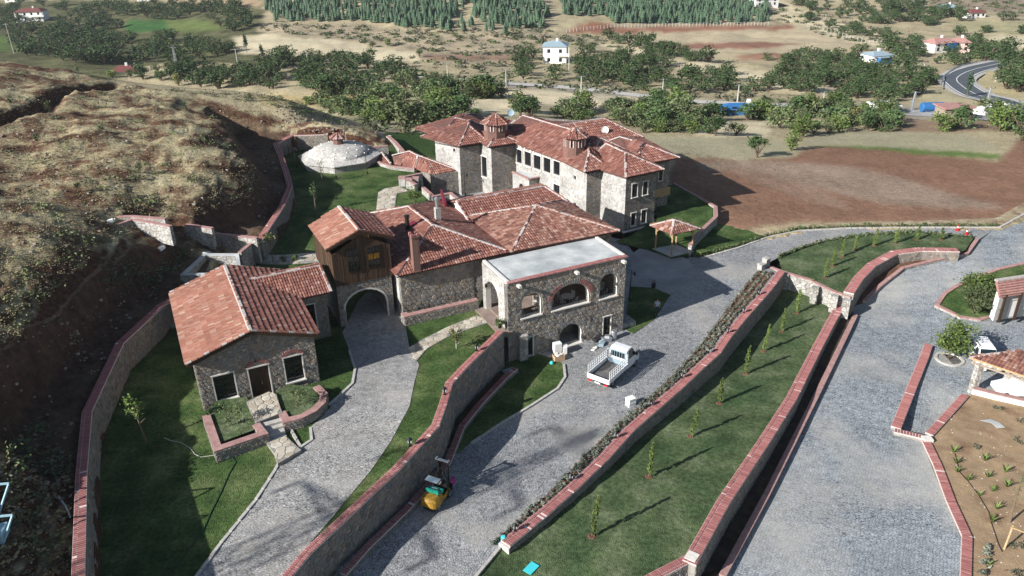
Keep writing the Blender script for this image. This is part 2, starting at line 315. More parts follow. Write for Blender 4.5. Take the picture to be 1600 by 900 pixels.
for a, b in (((800, 155), -8), ((1000, 185), -7), ((1150, 175), -10), ((1350, 195), -8), ((1560, 190), -8), ((1750, 190), -8),
             ((500, 140), -11), ((650, 150), -10), ((800, 135), -12), ((1000, 150), -12), ((1250, 150), -13), ((1450, 165), -12), ((1600, 160), -13), ((1800, 150), -13),
             ((400, 105), -15), ((500, 110), -15), ((640, 110), -15), ((800, 110), -16), ((1000, 115), -17), ((1300, 110), -18), ((1500, 110), -18), ((1700, 100), -19),
             ((400, 70), -18), ((550, 80), -19), ((700, 80), -18), ((872, 90), -20), ((1050, 80), -21), ((1300, 80), -22), ((1500, 75), -23), ((1800, 70), -24),
             ((420, 40), -20), ((550, 40), -21), ((700, 40), -20), ((860, 50), -23), ((1050, 45), -26), ((1250, 50), -26), ((1450, 50), -27), ((1700, 40), -27),
             ((420, 5), -17), ((600, 3), -16), ((760, 5), -16), ((1000, 5), -20), ((1200, 8), -24), ((1400, 10), -26), ((1600, 5), -26), ((1850, 0), -26),
             ((0, 60), -24), ((150, 60), -24), ((280, 60), -22), ((0, 20), -24), ((150, 20), -24), ((300, 20), -22), ((-300, 40), -26), ((-300, 0), -24),
             ((300, 85), -20), ((230, 90), -20), ((160, 88), -19)): C(*a, b)
for x, y, z in ((-600, 900, 5), (-200, 900, 12), (200, 900, 8), (600, 900, -5), (-500, 500, -22), (620, 420, -24), (-160, 220, -12), (-130, 170, -3), (320, 240, -10), (400, 100, -6), (300, 0, -4), (-300, 100, 18), (-300, -50, 15), (0, -80, 2), (-60, 175, -11), (-100, 190, -14)): cp.append((x, y, z))
cp = np.array(cp, float)
def _k(d2): return .5 * d2 * np.log(d2 + 1e-9)
_S = 100.; _n = len(cp); _X = cp[:, :2] / _S
_A = _k(((_X[:, None] - _X[None]) ** 2).sum(-1)) + np.eye(_n) * 2e-5
_P = np.hstack([np.ones((_n, 1)), _X]); _B = np.block([[_A, _P], [_P.T, np.zeros((3, 3))]])
_c = np.linalg.solve(_B, np.concatenate([cp[:, 2], np.zeros(3)]))
def tps(x, y):
    x = np.asarray(x, float); sh = x.shape; q = np.stack([x.ravel(), np.asarray(y, float).ravel()], 1) / _S; out = np.empty(len(q))
    for i in range(0, len(q), 20000):
        s_ = q[i:i + 20000]; out[i:i + 20000] = _k(((s_[:, None] - _X[None]) ** 2).sum(-1)) @ _c[:_n] + _c[_n] + s_ @ _c[_n + 1:]
    return out.reshape(sh)
_perm = rng.random((256, 256))
def vn(x, y):                                                                         # value noise
    xi = np.floor(x).astype(int); yi = np.floor(y).astype(int); fx = x - xi; fy = y - yi; fx = fx * fx * (3 - 2 * fx); fy = fy * fy * (3 - 2 * fy)
    g = lambda a, b: _perm[a & 255, b & 255]
    return (g(xi, yi) * (1 - fx) + g(xi + 1, yi) * fx) * (1 - fy) + (g(xi, yi + 1) * (1 - fx) + g(xi + 1, yi + 1) * fx) * fy
def fbm(x, y, s, o=4):
    r = 0; a = 1; t = 0
    for _ in range(o): r = r + a * (vn(x * s + 17.3 * t, y * s + 9.1 * t) - .5); t += 1; a *= .5; s *= 2.03
    return r
HILL = [W(*p) for p in [(160, 1200, 4.8), (160, 930, 5), (160, 740, 5), (175, 640, 5), (220, 558, 5), (300, 500, 5), (390, 440, 5), (450, 410, 4.8), (490, 330, 4.8), (485, 285, 4.8), (460, 240, 4.8), (520, 224, 4.6), (560, 232, 4), (615, 226, 3), (560, 196, 5), (330, 160, 9), (180, 130, 11.3), (0, 97, 13), (-400, 80, 14), (-900, 300, 16), (-900, 1100, 12)]]
DITCH = [(W(-60, 215, 12.8), W(62, 175, 12.3)), (W(62, 175, 12.3), W(100, 150, 12)), (W(100, 150, 12), W(180, 133, 11.3))]
def segd(x, y, a, b):
    dx, dy = b[0] - a[0], b[1] - a[1]; t = np.clip(((x - a[0]) * dx + (y - a[1]) * dy) / (dx * dx + dy * dy), 0, 1); return np.hypot(x - a[0] - t * dx, y - a[1] - t * dy)
E1 = [W(*p) for p in [(-60, 640, 8), (0, 565, 8.5), (60, 500, 8.8), (105, 462, 8.8), (165, 410, 8.7), (215, 380, 8.3), (262, 366, 7.4)]]
E2 = [W(*p) for p in [(312, 166, 9.2), (352, 200, 9), (388, 245, 8.6), (397, 282, 7.4), (386, 312, 6.6), (345, 326, 7.0), (300, 326, 7.9), (240, 322, 8.6)]]
CUTS = [(E1, E1 + [W(*p) for p in [(330, 400, 5), (300, 470, 5), (200, 540, 5), (160, 610, 5), (150, 740, 5), (60, 760, 5.5)]], 2.4, 4.7), (E2, E2 + [W(*p) for p in [(250, 346, 7.2), (330, 352, 6.5), (395, 372, 4.8), (425, 400, 4.8), (480, 335, 4.8), (480, 285, 4.8), (455, 230, 4.8), (455, 206, 4.8), (440, 178, 7.5)]], 3.0, 4.7)]
def zT(x, y):
    x = np.asarray(x, float); y = np.asarray(y, float); z = tps(x, y)
    for ed_, pg_, wd_, fl_ in CUTS:
        q_ = np.where(inpoly(x, y, pg_), ss(0, wd_, np.minimum.reduce([segd(x, y, ed_[i], ed_[i + 1]) for i in range(len(ed_) - 1)])), 0.); z = z * (1 - q_) + np.minimum(z, fl_) * q_
    h = inpoly(x, y, HILL); far = ss(100, 200, y)
    dd = np.minimum.reduce([segd(x, y, *s_) for s_ in DITCH])
    z = z + np.where(h, fbm(x, y, .16, 4) * .9 + np.abs(fbm(x, y, .8, 4)) * .5, fbm(x, y, .5, 3) * .12 * (1 - far) + fbm(x, y, .05, 4) * 1.6 * far)
    z = z - np.where(h, 1.8 * np.exp(-(dd / 1.1) ** 2), 0)
    return z
GNY, GNX = 520, 760
GY = np.exp(np.linspace(math.log(6), math.log(900), GNY)); GS = np.linspace(-1.0, 1.0, GNX); GS = GS * (.5 + .5 * GS ** 2) * 1.25
_Yg, _Sg = np.meshgrid(GY, GS, indexing='ij'); _Xg = _Sg * (_Yg + 30); _Zg = zT(_Xg, _Yg)
def zG_(x, y):
    """terrain height read off the ground mesh"""
    fy = np.interp(np.log(np.maximum(y, 6.01)), np.log(GY), np.arange(GNY)); fx = np.interp(x / (y + 30), GS, np.arange(GNX)); iy = np.clip(fy.astype(int), 0, GNY - 2); ix = np.clip(fx.astype(int), 0, GNX - 2); fy = fy - iy; fx = fx - ix
    return (_Zg[iy, ix] * (1 - fx) + _Zg[iy, ix + 1] * fx) * (1 - fy) + (_Zg[iy + 1, ix] * (1 - fx) + _Zg[iy + 1, ix + 1] * fx) * fy
def T(px, py):
    """photo pixels -> ground points on the terrain (arrays)"""
    px = np.atleast_1d(np.asarray(px, float)); py = np.atleast_1d(np.asarray(py, float))
    d = _f[None] + ((px - 800) / F)[:, None] * _R[None] - ((py - 450) / F)[:, None] * _U[None]
    t = np.full(len(px), 25.); hit = np.zeros(len(px), bool)
    for _ in range(520):
        P = d * t[:, None]; hit |= CH + P[:, 2] <= zG_(P[:, 0], P[:, 1])
        if hit.all(): break
        t = np.where(hit, t, t * 1.008)
    lo, hi = t / 1.008, t
    for _ in range(8):
        m_ = (lo + hi) / 2; P = d * m_[:, None]; b_ = CH + P[:, 2] <= zG_(P[:, 0], P[:, 1]); hi = np.where(b_, m_, hi); lo = np.where(b_, lo, m_)
    P = d * hi[:, None]; return np.stack([P[:, 0], P[:, 1], zG_(P[:, 0], P[:, 1])], 1)
COMP = [W(*p) for p in [(150, 1200, 5.2), (140, 900, 5.2), (140, 740, 5.2), (151, 645, 5.2), (199, 541, 5.2), (262, 482, 5.2), (330, 452, 4.5), (372, 440, 4.2), (404, 382, 4.8), (455, 322, 4.9), (460, 290, 4.9), (452, 270, 4.9), (443, 245, 4.9), (436, 228, 4.9), (458, 217, 4.9), (512, 214, 4.9),
        (560, 216, 4.9), (600, 226, 4.2), (640, 238, 4.2), (700, 246, 2), (740, 236, 0)]] + [L(44, 99), L(57, 97), L(59, 84)] + \
       [W(*p) for p in [(1050, 305, 0), (1108, 335, 0), (1115, 352, 0), (1160, 366, 0), (1196, 379, 0), (1250, 366, 0), (1330, 362, 0), (1450, 360, 0), (1562, 362, 0), (1608, 346, 0), (1650, 348, 0), (1700, 430, -2), (1760, 520, -3), (1760, 1100, -3), (800, 1500, -3), (150, 1500, 5)]]
# ---- land-use map of the ground (real ground colours): outlines surveyed from the photograph
GRASS = (.36, .305, .195); TAN = (.55, .475, .325); TAN2 = (.46, .39, .265); RED = (.225, .128, .086); BROWN = (.21, .13, .088); SCRUB = (.2, .17, .105); GREEN = (.07, .11, .035); DIRT = (.29, .235, .165); DARK = (.1, .1, .05)
ZONES = [
 ([(-200, 0), (410, 0), (410, 100), (250, 100), (170, 125), (-200, 95)], DARK, .5),
 ([(195, 32), (265, 28), (270, 42), (258, 50), (195, 50)], (.05, .12, .035), .2), ([(265, 30), (330, 32), (350, 48), (300, 52), (262, 50)], (.12, .15, .05), .25), ([(215, 60), (310, 60), (320, 78), (215, 75)], (.15, .16, .07), .3), ([(-100, 57), (22, 55), (20, 80), (-100, 85)], (.09, .13, .04), .3),
 ([(250, -40), (410, -40), (405, 12), (330, 6), (260, 4)], (.36, .27, .17), .3),
 ([(365, 58), (415, 53), (480, 58), (570, 68), (580, 92), (500, 92), (375, 84)], TAN, .1), ([(580, 74), (652, 80), (650, 98), (578, 95)], TAN, .25),
 ([(400, 40), (560, 35), (660, 60), (860, 45), (860, 80), (780, 90), (660, 90), (590, 70), (480, 55), (400, 52)], (.36, .295, .2), .35),
 ([(650, 88), (730, 84), (800, 86), (800, 96), (680, 96)], (.26, .17, .12), .25),
 ([(540, 125), (620, 130), (620, 142), (550, 138)], TAN, .15), ([(640, 128), (690, 124), (780, 138), (1005, 152), (1008, 170), (900, 168), (780, 158), (690, 165), (690, 156), (800, 150), (640, 138)], TAN, .12),
 ([(690, 156), (780, 150), (830, 160), (860, 178), (700, 176)], TAN, .1), ([(560, 190), (700, 188), (700, 208), (560, 210)], TAN2, .2), ([(400, 150), (560, 148), (620, 160), (560, 170), (420, 160)], (.33, .26, .13), .3),
 ([(640, 116), (720, 122), (900, 136), (1100, 156), (1200, 162), (1330, 158), (1430, 168), (1430, 174), (1200, 168), (1100, 162), (850, 140), (640, 124)], (.3, .27, .22), .15),
 ([(895, 45), (950, 47), (955, 38), (925, 33)], (.27, .12, .07), .15), ([(880, 48), (960, 44), (1200, 38), (1260, 40), (1240, 46), (1100, 48), (960, 52), (900, 54)], (.25, .12, .08), .15),
 ([(960, 52), (1100, 48), (1260, 46), (1350, 70), (1340, 82), (1200, 88), (1100, 92), (1020, 75)], (.42, .35, .235), .2), ([(1040, 70), (1100, 66), (1200, 65), (1260, 70), (1200, 74), (1100, 76)], (.25, .13, .09), .15),
 ([(1140, 88), (1200, 84), (1250, 84), (1250, 92), (1160, 96)], (.27, .15, .1), .15),
 ([(1040, 98), (1100, 97), (1160, 108), (1240, 124), (1300, 135), (1320, 146), (1250, 145), (1180, 130), (1100, 116)], TAN, .12), ([(935, 68), (990, 74), (1060, 88), (1050, 92), (960, 80)], TAN, .15),
 ([(1000, 183), (1060, 180), (1120, 190), (1200, 190), (1200, 215), (1100, 212)], TAN, .15),
 ([(960, 212), (1120, 213), (1230, 222), (1250, 245), (1170, 250), (1050, 238)], (.36, .325, .215), .12), ([(1250, 206), (1400, 206), (1500, 210), (1560, 230), (1560, 238), (1400, 232), (1270, 228)], (.33, .3, .2), .15),
 ([(1280, 228), (1400, 229), (1500, 236), (1566, 244), (1560, 250), (1480, 244), (1380, 236), (1290, 232)], (.1, .16, .04), .2),
 ([(1205, 0), (1260, 20), (1350, 45), (1400, 62), (1480, 70), (1440, 75), (1380, 78), (1300, 60), (1210, 30)], (.5, .43, .29), .35),
 ([(1480, 30), (1600, 32), (1700, 30), (1700, 50), (1600, 56), (1500, 46)], (.32, .29, .17), .2), ([(1540, 56), (1700, 52), (1700, 78), (1560, 72)], TAN, .15), ([(1445, -20), (1700, -20), (1700, 28), (1560, 22), (1450, 8)], (.24, .19, .14), .3),
 ([(1430, 150), (1500, 140), (1530, 160), (1500, 170), (1440, 170)], (.4, .35, .22), .15), ([(1515, 115), (1560, 108), (1600, 120), (1600, 165), (1530, 150)], (.4, .34, .2), .15),
 ([(1380, 172), (1540, 170), (1560, 185), (1400, 186)], (.3, .26, .2), .2), ([(1380, 186), (1600, 184), (1650, 200), (1600, 206), (1400, 206)], (.27, .19, .13), .2),
 ([(1052, 245), (1165, 250), (1240, 246), (1260, 232), (1290, 230), (1400, 236), (1480, 246), (1560, 254), (1600, 206), (1800, 206), (1800, 345), (1600, 340), (1560, 358), (1330, 361), (1200, 376), (1118, 352), (1112, 330), (1046, 290)], RED, .22),
 ([(1085, 252), (1200, 252), (1330, 262), (1420, 280), (1520, 310), (1580, 325), (1500, 326), (1380, 316), (1260, 290), (1180, 275), (1100, 266)], (.27, .2, .15), .22),
 ([(1120, 262), (1190, 268), (1290, 300), (1340, 330), (1280, 320), (1190, 290)], (.25, .165, .118), .2),
 ([(1130, 366), (1200, 350), (1260, 346), (1330, 350), (1450, 347), (1560, 346), (1600, 330), (1612, 345), (1560, 360), (1330, 364), (1200, 378)], (.33, .27, .17), .35),
 ([(600, 206), (692, 204), (700, 250), (600, 245)], (.055, .095, .03), .15),
]
def build_ground():
    ny, nx = GNY, GNX; X, Y, Z = _Xg, _Yg, _Zg.copy()
    comp = inpoly(X, Y, COMP); base = Z.copy(); Z = np.where(comp, -6.5, Z)
    pr = proj(np.stack([X.ravel(), Y.ravel(), base.ravel()], 1)); PX = pr[:, 0].reshape(X.shape); PY = pr[:, 1].reshape(X.shape)
    wob = fbm(X, Y, .08, 5) * 12; wob2 = fbm(X + 90, Y, .1, 5) * 4.5
    Cc = np.zeros(X.shape + (3,)); Cc[:] = GRASS; amp = np.full(X.shape, .3)
    hill = inpoly(X, Y, HILL)
    for poly, c, a in ZONES:
        k = inpoly(PX + wob, PY + wob2, poly) & ~hill; Cc[k] = c; amp[k] = a
    for _ in range(2):
        Cc[1:-1, 1:-1] = (Cc[1:-1, 1:-1] * 2 + Cc[:-2, 1:-1] + Cc[2:, 1:-1] + Cc[1:-1, :-2] + Cc[1:-1, 2:]) / 6
    hm = np.where(hill, 1., 0.)
    for ed_, pg_, wd_, fl_ in CUTS:
        k = inpoly(X, Y, pg_); hm[k] = .12; Cc[k] = (.085, .05, .036); amp[k] = .45
    V = np.stack([X.ravel(), Y.ravel(), Z.ravel()], 1).astype(np.float32)
    i = np.arange(ny * nx).reshape(ny, nx); Q = np.stack([i[:-1, :-1], i[:-1, 1:], i[1:, 1:], i[1:, :-1]], -1).reshape(-1, 4)
    me = bpy.data.meshes.new('ground'); me.vertices.add(len(V)); me.vertices.foreach_set('co', V.ravel())
    me.loops.add(Q.size); me.loops.foreach_set('vertex_index', Q.ravel().astype(np.int32)); me.polygons.add(len(Q))
    me.polygons.foreach_set('loop_start', np.arange(0, Q.size, 4, dtype=np.int32)); me.polygons.foreach_set('use_smooth', np.ones(len(Q), bool)); me.update(calc_edges=True)
    a = me.color_attributes.new('land', 'FLOAT_COLOR', 'POINT'); a.data.foreach_set('color', np.concatenate([Cc.reshape(-1, 3), np.ones((len(V), 1))], 1).astype(np.float32).ravel())
    a = me.attributes.new('amp', 'FLOAT', 'POINT'); a.data.foreach_set('value', amp.ravel().astype(np.float32))
    a = me.attributes.new('hill', 'FLOAT', 'POINT'); a.data.foreach_set('value', hm.ravel().astype(np.float32))
    m = bpy.data.materials.new('open_ground'); m.use_nodes = True; t = m.node_tree; N = t.nodes; K = t.links; b = N['Principled BSDF']; b.inputs['Roughness'].default_value = .95; b.inputs['Specular IOR Level'].default_value = .05
    g = N.new('ShaderNodeNewGeometry')
    def noise(s, d=6, rough=.6):
        n = N.new('ShaderNodeTexNoise'); n.inputs['Scale'].default_value = s; n.inputs['Detail'].default_value = d; n.inputs['Roughness'].default_value = rough; K.new(g.outputs['Position'], n.inputs['Vector']); return n
    def attr(n_, o='Fac'): a = N.new('ShaderNodeAttribute'); a.attribute_name = n_; return a.outputs[o]
    def mth(op, a, b_): q = N.new('ShaderNodeMath'); q.operation = op; [(K.new(v_, q.inputs[i_]) if not isinstance(v_, (int, float)) else setattr(q.inputs[i_], 'default_value', v_)) for i_, v_ in enumerate((a, b_))]; return q.outputs[0]
    sm = mth('ADD', mth('MULTIPLY', noise(.12).outputs[0], .9), mth('MULTIPLY', noise(1.3).outputs[0], 1.1))
    dev = mth('MULTIPLY', mth('MULTIPLY', mth('SUBTRACT', sm, 1.0), attr('amp')), 4.5)
    sc = N.new('ShaderNodeVectorMath'); sc.operation = 'SCALE'; K.new(attr('land', 'Color'), sc.inputs[0]); K.new(mth('ADD', dev, 1.0), sc.inputs['Scale'])
    # scrubby hill: bare red soil, dry grass, pale stones
    n1 = noise(.26, 10, .66); r1 = N.new('ShaderNodeValToRGB'); e = r1.color_ramp.elements
    for i_ in range(4): e.new(.5)
    for i_, (p_, c_) in enumerate(((.34, (.05, .028, .02)), (.42, (.13, .07, .045)), (.47, (.19, .13, .085)), (.51, (.3, .245, .15)), (.58, (.4, .345, .21)), (.72, (.47, .42, .27)))): e[i_].position = p_; e[i_].color = (*c_, 1)
    K.new(n1.outputs[0], r1.inputs[0])
    n2 = noise(2.6, 6, .7); s2 = N.new('ShaderNodeMapRange'); s2.inputs[1].default_value = .3; s2.inputs[2].default_value = .7; s2.inputs[3].default_value = .5; s2.inputs[4].default_value = 1.45; K.new(n2.outputs[0], s2.inputs[0])
    hc = N.new('ShaderNodeVectorMath'); hc.operation = 'SCALE'; K.new(r1.outputs[0], hc.inputs[0]); K.new(s2.outputs[0], hc.inputs['Scale'])
    # bare soil shows on the steep cut bank
    sx_ = N.new('ShaderNodeSeparateXYZ'); K.new(g.outputs['Normal'], sx_.inputs[0]); st = N.new('ShaderNodeMapRange'); st.inputs[1].default_value = .9; st.inputs[2].default_value = .8; K.new(sx_.outputs['Z'], st.inputs[0])
    rs = N.new('ShaderNodeValToRGB'); rs.color_ramp.elements[0].color = (.05, .026, .018, 1); rs.color_ramp.elements[1].color = (.14, .07, .045, 1); rs.color_ramp.elements[0].position = .4; rs.color_ramp.elements[1].position = .65; K.new(n2.outputs[0], rs.inputs[0])
    mb = N.new('ShaderNodeMix'); mb.data_type = 'RGBA'; K.new(st.outputs[0], mb.inputs['Factor']); K.new(hc.outputs[0], mb.inputs['A']); K.new(rs.outputs[0], mb.inputs['B'])
    mx = N.new('ShaderNodeMix'); mx.data_type = 'RGBA'; K.new(attr('hill'), mx.inputs['Factor']); K.new(sc.outputs[0], mx.inputs['A']); K.new(mb.outputs['Result'], mx.inputs['B'])
    K.new(mx.outputs['Result'], b.inputs['Base Color'])
    bp = N.new('ShaderNodeBump'); bp.inputs['Strength'].default_value = .9; bp.inputs['Distance'].default_value = .22; K.new(noise(2.2, 6, .7).outputs[0], bp.inputs['Height']); K.new(bp.outputs[0], b.inputs['Normal'])
    me.materials.append(m); o = link(bpy.data.objects.new('ground', me)); o['kind'] = 'structure'
build_ground(); assert _Zg.min() > -33, _Zg.min()
# ------------------------------------------------------------------ draped sheets inside the estate
def sheet(name, poly, zf, mt, lift=0., step=1.5, thick=.0):
    """poly = world outline; cut into a grid so that it can follow zf"""
    P = [tuple(p[:2]) for p in poly]
    import bmesh
    bm = bmesh.new(); vs = [bm.verts.new((x, y, 0)) for x, y in P]; bm.faces.new(vs)
    if callable(zf):
        x0, x1 = min(p[0] for p in P), max(p[0] for p in P); y0, y1 = min(p[1] for p in P), max(p[1] for p in P)
        for ax, a0, a1 in ((0, x0, x1), (1, y0, y1)):
            k = a0 + step
            while k < a1:
                co = (k, 0, 0) if ax == 0 else (0, k, 0); no = (1, 0, 0) if ax == 0 else (0, 1, 0)
                bmesh.ops.bisect_plane(bm, geom=bm.verts[:] + bm.edges[:] + bm.faces[:], plane_co=co, plane_no=no); k += step
    bmesh.ops.triangulate(bm, faces=[f for f in bm.faces if len(f.verts) > 4])
    for v in bm.verts: v.co.z = (zf(v.co.x, v.co.y) if callable(zf) else zf) + lift
    bmesh.ops.recalc_face_normals(bm, faces=bm.faces[:])
    if sum(f.normal.z for f in bm.faces) < 0: bmesh.ops.reverse_faces(bm, faces=bm.faces[:])
    me = bpy.data.meshes.new(name); bm.to_mesh(me); bm.free(); me.materials.append(mt)
    o = link(bpy.data.objects.new(name, me)); o['kind'] = 'structure'; return o
def PW(pts, z=0.): return [W(x, y, z) for x, y in pts]
WALL1 = PW([(790, 850), (850, 801), (900, 757), (945, 714), (985, 670), (1060, 605), (1095, 572), (1120, 550), (1137, 525), (1160, 497), (1182, 472), (1200, 452), (1221, 424)], .35)
WALL2 = [W(x, y, lambda a, b: zL(a, b) + .45) for x, y in [(1077, 880), (1130, 785), (1195, 688), (1237, 622), (1275, 547), (1300, 500), (1320, 466)]]
WALL3 = PW([(1326, 458), (1342, 434), (1362, 414), (1397, 395), (1437, 390), (1497, 391)], .35)
w1 = [tuple(p[:2]) for p in WALL1]; w2 = [tuple(p[:2]) for p in WALL2]; w3 = [tuple(p[:2]) for p in WALL3]
sheet('forecourt_paving', PW([(380, 1150), (600, 1100), (745, 900), (788, 852)]) + w1[1:] + PW([(1195, 414), (1150, 388), (1080, 402), (1050, 408), (990, 395), (975, 375)]) + [L(48, 74), L(46, 95), L(34, 95), L(26, 62)], 0., M['cobble'])
sheet('upper_road', PW([(1195, 414), (1215, 403), (1250, 389), (1290, 377), (1350, 368), (1430, 363), (1522, 371), (1530, 374), (1572, 346), (1560, 353), (1330, 356), (1250, 360), (1200, 369), (1150, 388)]), .012, M['cobble'])
sheet('courtyard_paving', [L(24, 60), L(26.5, 78), L(36, 78), L(47, 76), L(48, 96), L(36, 97), L(30, 90), L(20, 78)], .02, M['yardpave'])
sheet('porch_apron', PW([(990, 395), (1010, 380), (1075, 405), (1090, 425), (1060, 450), (1025, 440), (985, 425)]), .012, M['yardpave'])
sheet('road_verge', PW([(1186, 376), (1250, 361), (1330, 357), (1450, 356), (1561, 355), (1604, 333), (1700, 333), (1700, 316), (1598, 318), (1556, 341), (1450, 345), (1330, 347), (1250, 350), (1180, 364)]), .035, M['verge'])
def PR(p): return PW(p, zR)
sheet('lower_road', [(w2[0][0] - 1, w2[0][1] - 9)] + w2 + w3 + PR([(1512, 393), (1530, 374), (1560, 352), (1620, 326), (1830, 326), (1830, 400), (1620, 408), (1560, 424), (1490, 452), (1460, 480), (1478, 520), (1700, 500), (1700, 560), (1475, 560), (1448, 545), (1400, 672), (1440, 690), (1503, 845), (1500, 960), (1480, 1100), (1100, 1100)]), zR, M['cobble2'], step=3)
sheet('parking_yard', PW([(1398, 672), (1447, 545), (1462, 525), (1450, 500), (1466, 480), (1520, 490), (1600, 486), (1760, 470), (1760, 640), (1520, 616), (1500, 622), (1448, 684)], zP), zP, M['cobble2'], lift=.02, step=3)
G4 = PR([(1448, 684), (1500, 622), (1522, 616), (1800, 640), (1800, 1100), (1500, 1100), (1503, 960), (1508, 845), (1446, 690)])
sheet('dry_garden_soil', G4, zR, M['tansoil'], lift=.12, step=3)
sheet('corner_lawn', PR([(1462, 478), (1490, 453), (1560, 424), (1620, 409), (1760, 400), (1760, 475), (1600, 488), (1530, 500), (1500, 497)]), zR, M['lawn'], lift=.16, step=3)
LW1 = [_k0 + (_k0 - _k1) * 1.7, _k0, _k1] + w1[1:] + [W(1250, 440, -1), W(1300, 462, -1)] + w2[::-1] + [W(1040, 905, -1), W(960, 1000, -1)]
sheet('sunken_lawn', LW1, zL, M['lawn_dry'], step=1.5)
sheet('roadside_lawn', PW([(1215, 403), (1250, 389), (1290, 377), (1350, 368), (1430, 363), (1522, 371), (1508, 392)]) + w3[::-1] + PW([(1300, 452), (1260, 436), (1222, 424)]), .06, M['lawn_dry'])
sheet('mansion_lawn', PW([(960, 380), (985, 372), (1020, 352)]) + [L(55, 74), L(58, 78), L(60, 90)] + PW([(1052, 290), (1118, 322), (1119, 338), (1087, 378), (1075, 400), (1050, 404), (1010, 390)], zG), zG, M['lawn'], step=2)
sheet('gazebo_side_lawn', PW([(1119, 350), (1140, 353), (1162, 357), (1197, 372), (1150, 389), (1090, 403), (1080, 398), (1088, 380)]), .05, M['lawn'])
sheet('shaded_lawn', PW([(984, 448), (1020, 450), (1048, 461), (1022, 500), (990, 522), (976, 515)]), .035, M['lawn'])
sheet('front_lawn', PW([(775, 565), (830, 550), (862, 560), (881, 570), (882, 590), (870, 607), (830, 632), (780, 662), (735, 692), (715, 710), (700, 700), (735, 640), (790, 590)]), .035, M['lawn'])
sheet('planting_strip', PW([(430, 960), (560, 850), (640, 775), (700, 700), (735, 640), (790, 585), (770, 570), (700, 640), (600, 760), (500, 860), (400, 950)]), .03, M['bedsoil'])
RW = PW([(405, 960), (436, 915), (480, 862), (540, 806), (583, 765), (618, 733), (680, 665), (692, 632), (702, 598), (725, 573), (782, 517)], lambda a, b: zD(a, b) + .45)
rw = [tuple(p[:2]) for p in RW]
LWL = PW([(122, 1100), (122, 900), (127, 740), (136, 643), (187, 536), (250, 478), (280, 460)], 5.5); lwl = [tuple(p[:2]) for p in LWL]
UPW = PW([(403, 378), (440, 322), (453, 290), (448, 270), (440, 246), (431, 224), (456, 211), (512, 209)], 5.2); upw = [tuple(p[:2]) for p in UPW]
GW = [W(*p) for p in [(722, 318, 3.3), (704, 302, 3.3), (676, 307, 3.3), (659, 294, 3.3), (655, 272, 3.3), (648, 262, 3.2), (612, 258, 3.2), (590, 250, 3.2)]]
plat = [(rw[0][0] - 2, rw[0][1] - 10)] + rw + [L(25.3, 54.5), L(25.3, 60), L(27, 62), L(27, 77)] + GW + [W(600, 222, 3.4), W(512, 214, 3.4)] + upw[::-1] + [W(330, 430, 3.2)] + lwl[::-1]
sheet('upper_lawn', plat, zD, M['lawn'], step=2.5)
DRV = [(250, 1000), (300, 912), (345, 850), (400, 782), (430, 735), (438, 722), (470, 702), (487, 688), (485, 668), (500, 655), (532, 618), (551, 600), (555, 577), (543, 540), (535, 520), (560, 470), (590, 440), (612, 470), (632, 500), (640, 545), (655, 570), (647, 600), (640, 635), (612, 688), (580, 735), (555, 765), (520, 808), (440, 900), (380, 990)]
sheet('drive_paving', PW(DRV, zD), zD, M['cobble3'], lift=.03, step=3)
PATH1 = [(637, 545), (660, 531), (700, 511), (745, 493), (768, 503), (735, 514), (700, 527), (668, 545), (648, 568)]
PATH2 = [(586, 340), (591, 301), (600, 295), (625, 291), (638, 299), (620, 303), (616, 335)]
PATH3 = [(398, 398), (440, 399), (500, 394), (520, 404), (500, 410), (440, 414), (398, 412)]
for nme, p in (('hall_path', PATH1), ('garden_path', PATH2), ('rear_path', PATH3)): sheet(nme, PW(p, 3.0), 3.0, M['mortar'], lift=.035)
# ---- main valley road with its markings, and lanes
def ribbon(name, pts, wd, mt, lift=.25, off=0., n=60, m=None):
    P = T([p[0] for p in pts], [p[1] for p in pts])[:, :2]; q = []
    for i in range(len(P) - 1):
        a, b, c, d = P[max(i - 1, 0)], P[i], P[i + 1], P[min(i + 2, len(P) - 1)]
        for t in np.linspace(0, 1, n // (len(P) - 1) + 2)[:-1]: q.append(.5 * (2 * b + (c - a) * t + (2 * a - 5 * b + 4 * c - d) * t * t + (3 * b - a - 3 * c + d) * t ** 3))
    q = np.array(q); tn = np.gradient(q, axis=0); tn /= np.hypot(tn[:, 0], tn[:, 1])[:, None]; nn = np.stack([-tn[:, 1], tn[:, 0]], 1)
    zc = zT(q[:, 0], q[:, 1]); zc = np.convolve(np.pad(zc, 4, 'edge'), np.ones(9) / 9, 'valid')
    b_ = MB(); l = q + nn * (off + wd / 2); r = q + nn * (off - wd / 2)
    for i in range(len(q) - 1): b_.poly([(*r[i], zc[i] + lift), (*r[i + 1], zc[i + 1] + lift), (*l[i + 1], zc[i + 1] + lift), (*l[i], zc[i] + lift)])
    b_.build(name, mt)['kind'] = 'structure'
HW = [(1680, 190), (1600, 173), (1560, 160), (1523, 150), (1500, 136), (1495, 124), (1515, 112), (1545, 105), (1570, 99)]
ribbon('highway_verge', HW, 10.5, M['kerb'], .45, 0); ribbon('highway', HW, 7.6, M['asphalt'], .5); ribbon('highway_edge_line', HW, .35, M['linepaint'], .53, 3.4); ribbon('highway_edge_line', HW, .35, M['linepaint'], .53, -3.4); ribbon('highway_centre_line', HW, .25, M['linepaint'], .53, 0)
ribbon('village_lane', [(1250, 170), (1330, 172), (1420, 178), (1500, 182), (1580, 190), (1680, 205)], 6, M['yardpave'], .3)
ribbon('valley_track', [(640, 120), (720, 126), (850, 136), (1000, 150), (1150, 162), (1250, 166)], 3.5, M['kerb'], .3)
